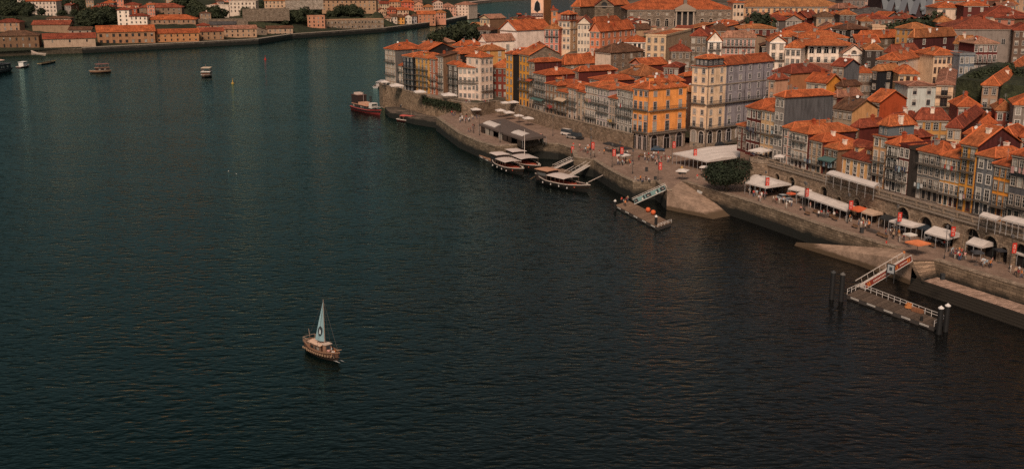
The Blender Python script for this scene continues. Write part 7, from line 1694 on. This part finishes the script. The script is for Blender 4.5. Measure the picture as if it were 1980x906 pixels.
# ---------------------------------------------------------------- vehicles and street furniture
def car(pos, rz, col, label, group='parked cars', L=4.3, van=False):
    o = empty('car', pos, rz); tag(o, label, 'van' if van else 'car', group); Wc = 1.75; h = 1.0 if not van else 1.1; top = 1.48 if not van else 2.2
    b = MB(); prof = [(-L / 2, .35), (-L / 2, .85), (-L * .42, h), (L * .2, h), (L * .46, h * .78), (L / 2, .55), (L / 2, .35)]
    n = len(prof); vs = [(x, -Wc / 2, z) for x, z in prof] + [(x, Wc / 2, z) for x, z in prof]
    b.add(vs, [tuple(range(n)), tuple(range(2 * n - 1, n - 1, -1))] + [(i, n + i, n + (i + 1) % n, (i + 1) % n) for i in range(n)]); b.build('body', M('plain', col, .3), o)
    c = MB(); xs = (-L * .40, -L * .3, L * .06, L * .24) if not van else (-L * .47, -L * .46, L * .2, L * .32); k = .86
    q = [(xs[0], h), (xs[1], top), (xs[2], top), (xs[3], h)]; vs = [(x, -Wc / 2 * (1 if z == h else k), z) for x, z in q] + [(x, Wc / 2 * (1 if z == h else k), z) for x, z in q]
    c.add(vs, [(0, 1, 2, 3)[::-1], (4, 5, 6, 7), (0, 4, 5, 1), (2, 6, 7, 3)], 1).add(vs, [(1, 5, 6, 2)], 0)
    c.build('cabin', [M('plain', col, .3), M('glass', (.03, .035, .04), .12)], o)
    for x in (-L * .3, L * .31):
        for y in (-Wc / 2, Wc / 2):
            wh_ = MB().tube([(x, y - .1, .32), (x, y + .1, .32)], .32, 10).build('wheel', M('plain', (.02, .02, .02)), o)
    return o
def on(u, v, z=QZ): p = U(u, v, z); return (p.x, p.y, z)
QA = qdir(1517, 412)
car(on(1516, 388), QA + .1, (.42, .43, .44), 'silver car among the motorbikes on the promenade')
car(on(808, 211, 2.4), .1, (.66, .62, .58), 'white car parked on the low dock'); car(on(796, 209, 2.4), .15, (.35, .03, .02), 'red car parked on the low dock'); car(on(783, 207, 2.4), .1, (.05, .05, .06), 'dark car parked on the low dock'); car(on(845, 214, 2.4), .2, (.06, .07, .08), 'dark blue car parked by the low dock parasols')
car(on(1272, 292), -.2, (.05, .08, .12), 'dark blue car at the foot of the orange corner block')
car(on(1392, 283, 5), .6, (.04, .04, .045), 'dark car behind the marquee near the pale tower'); car(on(1411, 279, 5), .6, (.05, .05, .05), 'black car behind the marquee beside the first dark one')
car(on(1098, 262), -.9, (.66, .58, .52), 'white delivery van against the stone wall', van=True, L=5.6); car(on(1116, 269), -.9, (.03, .03, .03), 'black trailer parked next to the white van', van=True, L=5.2); car(on(1106, 268), -.9, (.3, .26, .23), 'grey car in front of the white van')
def bench_mesh():
    b = MB().box(-.9, -.22, .40, .9, .22, .46, 0).box(-.9, .2, .5, .9, .25, .88, 0); b.box(-.75, -.2, 0, -.65, .24, .40, 1).box(.65, -.2, 0, .75, .24, .40, 1); return b.mesh('bench', [M('wood', (.2, .11, .06)), M('plain', (.05, .05, .05))])
BM_ = bench_mesh()
for u, v, t in [(1560, 416, 'second past the silver car'), (1576, 413, 'facing the long white canopies'), (1606, 421, 'in the middle of the benches'), (1613, 426, 'beside the planter'), (1652, 441, 'below the tan canopy'), (1700, 457, 'before the black canopy'), (1710, 461, 'past the black canopy'), (1802, 478, 'past the lone orange parasol'), (1862, 496, 'before the white square canopy'), (1240, 303, 'on the square behind the lone parasol'), (1252, 306, 'on the square towards the ramp')]:
    o = put('bench', BM_, None, on(u, v), QA + (0 if u > 1300 else .3)); tag(o, 'dark slatted bench ' + t, 'bench', 'promenade benches')
PLM = MB().box(-1.6, -.5, 0, 1.6, .5, .55).box(-1.5, -.4, .55, 1.5, .4, .6).mesh('planter', [M('plain', (.09, .07, .06))])
for u, v, t in [(1590, 418, 'long dark planter box among the benches on the promenade'), (1688, 449, 'long dark planter box near the sloping landing'), (1850, 499, 'long dark planter box before the square canopies')]:
    o = put('planter', PLM, None, on(u, v), QA); tag(o, t, 'planter', 'planter boxes')
BIN = MB().box(-.35, -.35, 0, .35, .35, 1.0).box(-.4, -.4, 1.0, .4, .4, 1.12).mesh('litter_bin', [M('plain', (.035, .035, .035))])
for u, v, t in [(1267, 349, 'at the head of the boat ramp'), (1666, 450, 'on the open promenade before the landing'), (1250, 331, 'near the people on the square'), (1822, 540, 'alone near the pale ledge'), (1398, 352, 'in the shade of the big tree')]:
    o = put('litter_bin', BIN, None, on(u, v)); tag(o, 'black litter bin ' + t, 'bin', 'litter bins')
# bicycles leaning on the quay wall
def bike_mesh():
    b = MB()
    for x in (-.52, .52):
        for k in range(12):
            a, c = k * math.pi / 6, (k + 1) * math.pi / 6; b.bar((x + .34 * math.cos(a), 0, .34 + .34 * math.sin(a)), (x + .34 * math.cos(c), 0, .34 + .34 * math.sin(c)), .05, 1)
    for p, q in (((-.52, 0, .34), (-.15, 0, .8)), ((-.15, 0, .8), (.35, 0, .85)), ((.35, 0, .85), (0, 0, .34)), ((0, 0, .34), (-.52, 0, .34)), ((0, 0, .34), (-.18, 0, .95)), ((.52, 0, .34), (.32, 0, 1.02))): b.bar(p, q, .05, 0)
    b.box(-.3, -.07, .95, -.06, .07, 1.0, 1).bar((.32, -.28, 1.02), (.32, .28, 1.02), .04, 1); return b
for i, (u, v, c, t) in enumerate([(1124, 293, (.3, .04, .03), 'red bicycle, first of those leaning by the quay wall'), (1130, 295, (.05, .05, .06), 'black bicycle leaning between red ones'), (1136, 298, (.33, .06, .04), 'red bicycle under the red banner'), (1142, 301, (.3, .3, .3), 'grey bicycle by the banner lamp post'), (1150, 304, (.06, .06, .06), 'dark bicycle, last of those leaning by the quay wall')]):
    o = bike_mesh().build('bicycle', [M('plain', c), M('plain', (.02, .02, .02))], None, on(u, v), .4 + .3 * i, uv=False); tag(o, t, 'bicycle', 'bicycles by the quay wall')
# snack cart
p = on(1318, 336); o = empty('snack_cart', p, .3); tag(o, 'small snack cart under a white parasol on the square', 'cart'); MB().box(-1, -.55, .5, 1, .55, 1.3).build('body', M('plain', (.1, .07, .05)), o); MB().box(-1.1, -.65, 1.3, 1.1, .65, 1.38).build('counter', M('plain', (.4, .3, .2)), o); MB().lathe([(.0, 1.38), (.3, 1.4), (.35, 1.8), (.2, 2.1), (0, 2.2)], 8).build('display', M('plain', (.5, .3, .1)), o)
for x in (-.7, .7): MB().tube([(x, -.6, .35), (x, -.5, .35)], .35, 10).build('wheel', M('plain', (.02, .02, .02)), o)
# ---------------------------------------------------------------- cafe tables and chairs
TBL = MB().lathe([(.25, 0), (.25, .04), (.04, .06), (.04, .70), (.48, .70), (.48, .75)], 8).mesh('cafe_table', [M('plain', (.5, .46, .43))])
TBW = MB().box(-.55, -.55, .45, .55, .55, .76).tube([(0, 0, 0), (0, 0, .5)], .08, 6).mesh('cafe_table', [M('fabric', (.66, .62, .6))])
CHM = MB().box(-.22, -.22, .42, .22, .22, .47).box(-.22, .18, .47, .22, .23, .9).box(-.21, -.21, 0, -.16, -.16, .42).box(.16, -.21, 0, .21, -.16, .42).box(-.21, .16, 0, -.16, .21, .42).box(.16, .16, 0, .21, .21, .42).mesh('cafe_chair', [M('plain', (.06, .05, .05))])
CHW = CHM.copy(); CHW.materials.clear(); CHW.materials.append(M('plain', (.5, .47, .45)))
cafes = [('along the front of the dark pavilion', [(940, 250), (955, 255), (970, 260), (985, 265), (1000, 269), (1015, 273), (1032, 268), (1045, 265)], 0, QZ), ('in front of the white peaked tent', [(1452, 365), (1464, 369), (1478, 373), (1492, 372), (1505, 368), (1518, 364)], 0, QZ), ('beside the long white canopies', [(1550, 388), (1565, 393), (1580, 398), (1595, 403), (1610, 408), (1625, 413), (1640, 418)], 0, QZ),
         ('in front of the white double canopy', [(1722, 440), (1735, 444), (1748, 448), (1760, 447), (1745, 438)], 1, QZ), ('by the bannered white canopy', [(1798, 464), (1812, 469), (1826, 474), (1840, 472), (1852, 467), (1806, 458)], 1, QZ), ('by the last canopies', [(1880, 482), (1895, 487), (1910, 492), (1926, 490), (1940, 496), (1955, 500), (1970, 505), (1918, 484), (1948, 490)], 1, QZ),
         ('on the bastion terrace', [(1458, 300), (1468, 303), (1480, 305), (1504, 310)], 0, 11.06), ('under the long upper awning', [(1612, 346), (1628, 351), (1644, 356), (1660, 361), (1676, 365)], 0, 11.02), ('round the black parasols', [(1174, 290), (1186, 293), (1198, 296), (1212, 299)], 0, QZ)]
for place, pts_, white, z in cafes:
    for (u, v) in pts_:
        p = U(u, v, z); a = R.uniform(0, 1.5); o = put('cafe_table', TBW if white else TBL, None, (p.x, p.y, z), a); tag(o, ('white clothed cafe table ' if white else 'small round cafe table ') + place, 'table', 'cafe tables ' + place)
        for k in range(3 if R.random() < .6 else 2):
            t = a + k * 2.1 + .4; c = put('cafe_chair', CHW if R.random() < .3 and white else CHM, None, (p.x + math.cos(t) * .8, p.y + math.sin(t) * .8, z), t - math.pi / 2)
            tag(c, ('white' if c.data == CHW else 'dark') + ' cafe chair at a table ' + place, 'chair', 'cafe chairs ' + place)
# ---------------------------------------------------------------- people
def person_mesh(pose):
    """one continuous skinned body; materials: skin, hair, top, trousers, shoes"""
    V = []; E = []; RD = []
    def v(p, r, parent=None):
        V.append(p); RD.append(r); 
        if parent is not None: E.append((parent, len(V) - 1))
        return len(V) - 1
    sit = pose == 'sitting'; walk = pose == 'walking'; dz = -.43 if sit else 0
    pel = v((0, 0, .95 + dz), .145); wa = v((0, .01, 1.12 + dz), .135, pel); chs = v((0, 0, 1.32 + dz), .165, wa); nk = v((0, .0, 1.49 + dz), .07, chs); hd0 = v((0, -.015, 1.57 + dz), .085, nk); hd = v((0, -.02, 1.67 + dz), .098, hd0); v((0, -.01, 1.735 + dz), .07, hd)
    for s in (-1, 1):
        st = .32 if walk else .05
        sw = s * st if walk else 0
        hip = v((s * .09, 0, .90 + dz), .105, pel)
        if sit:
            kn = v((s * .12, -.42, .52), .075, hip); an = v((s * .12, -.44, .10), .05, kn); v((s * .12, -.58, .04), .04, an)
        else:
            kn = v((s * .11, -.03 - sw * .45, .49), .07, hip); an = v((s * .12, (.02 - sw * .8), .09 + (.05 if sw < 0 and walk else 0)), .046, kn); v((s * .13, (-.13 - sw * .8), .035), .038, an)
        sh_ = v((s * .185, 0, 1.41 + dz), .062, chs)
        if pose == 'phone' and s == 1: el = v((.26, -.06, 1.16), .045, sh_); hn = v((.16, -.26, 1.30), .035, el); v((.12, -.30, 1.36), .03, hn)
        elif sit: el = v((s * .25, -.05, 1.15 + dz), .045, sh_); hn = v((s * .17, -.28, 1.02 + dz), .034, el); v((s * .15, -.36, 1.0 + dz), .028, hn)
        else: el = v((s * .25, .02 + (sw * .3), 1.15), .045, sh_); hn = v((s * .27, -.06 + (sw * .75), .92), .034, el); v((s * .265, -.09 + sw * .8, .83), .028, hn)
    me = bpy.data.meshes.new('person'); me.from_pydata(V, E, []); ob = bpy.data.objects.new('person', me); COL.objects.link(ob)
    md = ob.modifiers.new('s', 'SKIN'); md.use_smooth_shade = True
    for i, d in enumerate(me.skin_vertices[0].data): d.radius = (RD[i], RD[i] * (.78 if i in (0, 1, 2) else 1)); d.use_root = i == 0
    sd_ = ob.modifiers.new('u', 'SUBSURF'); sd_.levels = 1; sd_.render_levels = 1
    dg_ = bpy.context.evaluated_depsgraph_get(); me2 = bpy.data.meshes.new_from_object(ob.evaluated_get(dg_)); bpy.data.objects.remove(ob); me2.name = 'person'
    me2.materials.clear()
    for c in ((.45, .25, .17), (.04, .025, .018), (.5, .5, .5), (.05, .06, .09), (.03, .03, .03)): me2.materials.append(M('plain', c))
    for p in me2.polygons:
        c = p.center; z = c.z - dz
        if z > 1.50: mi = 1 if (c.y > .01 or z > 1.70) else 0
        elif z > 1.46 and abs(c.x) < .08: mi = 0
        elif abs(c.x) > .17 and z < 1.24 and z > .75 and not (sit and c.z < .6): mi = 0
        elif z > .97 if not sit else (z > .97): mi = 2
        elif c.z < .09: mi = 4
        else: mi = 3
        if sit and c.z < .62 and abs(c.x) < .2: mi = 3 if c.z > .09 else 4
        p.material_index = mi
    return me2
PM = {k: person_mesh(k) for k in ('standing', 'walking', 'sitting', 'phone')}
TOPS = [('white', (.66, .62, .58)), ('white', (.66, .62, .58)), ('black', (.02, .02, .022)), ('red', (.5, .05, .035)), ('navy', (.025, .035, .07)), ('grey', (.22, .21, .21)), ('orange', (.6, .2, .06)), ('pale blue', (.35, .42, .46)), ('pink', (.55, .28, .24)), ('tan', (.4, .28, .18)), ('maroon', (.2, .03, .03))]
BOT = [('dark trousers', (.025, .025, .03)), ('blue jeans', (.06, .08, .13)), ('pale shorts', (.42, .36, .3)), ('black trousers', (.015, .015, .016)), ('brown trousers', (.14, .09, .06))]
HAIR = [(.02, .014, .01), (.05, .028, .016), (.16, .09, .045), (.012, .01, .01)]; SKIN = [(.45, .25, .17), (.5, .3, .21), (.3, .16, .1)]
NP = 0
def person(u, v, pose, place, group, z=QZ, rz=None, h=None):
    global NP
    p = U(u, v, z); o = bpy.data.objects.new('person', PM[pose]); COL.objects.link(o); o.location = (p.x, p.y, z); o.rotation_euler = (0, 0, R.uniform(0, 6.28) if rz is None else rz); s = h or R.uniform(.93, 1.06); o.scale = (s * 1.08, s * 1.08, s)
    t, b = R.choice(TOPS), R.choice(BOT)
    for i, c in enumerate((R.choice(SKIN), R.choice(HAIR), t[1], b[1], (.03, .025, .025))):
        o.material_slots[i].link = 'OBJECT'; o.material_slots[i].material = M('plain', c)
    act = {'standing': 'standing', 'walking': 'walking', 'sitting': 'seated', 'phone': 'filming'}[pose]
    tag(o, 'person in %s top and %s %s %s' % (t[0], b[0], act, place), 'person', group); NP += 1; return o
def crowd(n, quad, place, group, poses='ssswwp', z=QZ):
    for i in range(n):
        a, b = R.random(), R.random(); q = quad; u = (q[0][0] * (1 - a) + q[1][0] * a) * (1 - b) + (q[3][0] * (1 - a) + q[2][0] * a) * b; v = (q[0][1] * (1 - a) + q[1][1] * a) * (1 - b) + (q[3][1] * (1 - a) + q[2][1] * a) * b
        person(u, v, {'s': 'standing', 'w': 'walking', 'p': 'phone', 't': 'sitting'}[R.choice(poses)], place, group, z)
crowd(30, [(868, 222), (900, 242), (930, 228), (905, 214)], 'below the terrace steps', 'people on the promenade below the terrace steps')
crowd(9, [(880, 226), (905, 256), (925, 262), (915, 236)], 'near the quay edge', 'people near the upstream quay edge')
crowd(9, [(930, 252), (1000, 276), (1050, 272), (1045, 268)], 'before the dark pavilion', 'people before the dark pavilion')
crowd(7, [(900, 201), (950, 203), (955, 200), (905, 199)], 'under the white corner building', 'people under the white corner building', z=9)
crowd(10, [(1100, 285), (1150, 300), (1175, 300), (1120, 280)], 'beside the bicycles', 'people beside the bicycles')
crowd(13, [(1180, 312), (1210, 328), (1230, 318), (1205, 304)], 'near the lone white parasol', 'people near the lone white parasol')
crowd(30, [(1225, 312), (1275, 322), (1310, 310), (1265, 298)], 'on the square', 'people on the square')
for k in range(6): person(1228 + k * 5.2, 351 + (k % 2) * .8, 'sitting' if k % 2 else 'standing', 'on the ramp bastion', 'people on the bastion by the ramp')
crowd(8, [(1340, 345), (1375, 358), (1392, 356), (1370, 340)], 'by the big dark tree', 'people by the big dark tree')
crowd(17, [(1446, 375), (1468, 392), (1484, 386), (1470, 372)], 'before the white peaked tent', 'people before the white peaked tent')
crowd(10, [(1488, 392), (1522, 404), (1532, 398), (1505, 388)], 'round the silver car', 'people round the silver car')
crowd(10, [(1535, 405), (1600, 425), (1622, 420), (1570, 402)], 'among the promenade benches', 'people among the promenade benches', 'ssttw')
crowd(16, [(1625, 430), (1675, 446), (1692, 436), (1650, 424)], 'below the wide orange parasol', 'people below the wide orange parasol')
crowd(13, [(1700, 455), (1740, 470), (1768, 462), (1735, 450)], 'before the white double canopy', 'people before the white double canopy', 'ssswt')
crowd(12, [(1825, 492), (1850, 505), (1876, 502), (1850, 488)], 'before the white square canopy', 'people before the white square canopy')
crowd(9, [(1890, 510), (1910, 524), (1932, 522), (1915, 508)], 'past the canopies', 'people past the last canopies')
crowd(7, [(1938, 525), (1960, 540), (1985, 540), (1965, 522)], 'near the picture edge', 'people near the picture edge')
person(1713, 479, 'standing', 'alone on the sloping landing', 'people on the landing', z=4.3); person(1747, 499, 'standing', 'at the head of the printed gangway', 'people on the landing', z=5.1)
crowd(5, [(1196, 392), (1215, 388), (1222, 396), (1205, 402)], 'on the middle pontoon', 'people on the middle pontoon', z=.82)
# people aboard the sailing boat and under the canopies
for (x, y) in ((2.2, -.4), (2.9, .35), (3.3, -.3), (-3.3, .3), (1.7, .5)):
    a = SAILBOAT.rotation_euler.z; p = SAILBOAT.location + Vector((x * math.cos(a) - y * math.sin(a), x * math.sin(a) + y * math.cos(a), 0)); o = person(600, 650, 'sitting', 'aboard the small sailing boat', 'people aboard the sailing boat'); o.location = (p.x, p.y, .57 if x > 0 else .75)
for place, pts_, white, z in cafes:
    for (u, v) in pts_:
        if R.random() < .7:
            for k in range(R.choice([1, 2])): person(u + R.uniform(-3, 3), v + R.uniform(-1.5, 1.5), 'sitting', place, 'people at the cafe tables ' + place, z=z)
# ---------------------------------------------------------------- washing hung out on the balconies
QL = random.Random(9); LC = [('white', (.6, .56, .52)), ('pale blue', (.3, .38, .42)), ('red', (.4, .06, .05)), ('ochre', (.5, .3, .1)), ('navy', (.04, .05, .09)), ('pink', (.5, .27, .24))]
hs_ = [o for o in COL.objects if o.get('group') in (GD, GB) and any(c.name.startswith('balcony') for c in o.children)]
for ho in QL.sample(hs_, min(14, len(hs_))):
    bc = QL.choice([c for c in ho.children if c.name.startswith('balcony')]); xs = [q.co.x for q in bc.data.vertices]; zs = [q.co.z for q in bc.data.vertices]
    x0, x1, zt = min(xs), max(xs), max(zs); n = QL.choice([2, 3, 4]); xx = QL.uniform(x0, x0 + (x1 - x0) * .4)
    mw = Matrix.Translation(ho.location) @ Matrix.Rotation(ho.rotation_euler.z, 4, 'Z')
    o = empty('laundry', tuple(mw @ Vector((xx, -.98, zt)))); o.rotation_euler = (0, 0, ho.rotation_euler.z); c0 = QL.choice(LC)
    tag(o, ('%s washing hung on a balcony of the %s' % (c0[0], short(ho['label']))), 'laundry', 'washing hung on balconies')
    for k in range(n):
        wd = QL.uniform(.4, .8); b = MB().box(k * .95, -.03, .95 - QL.uniform(.7, 1.3), k * .95 + wd, .0, 1.0); b.build('cloth', M('fabric', c0[1] if k != 1 else QL.choice(LC)[1]), o)
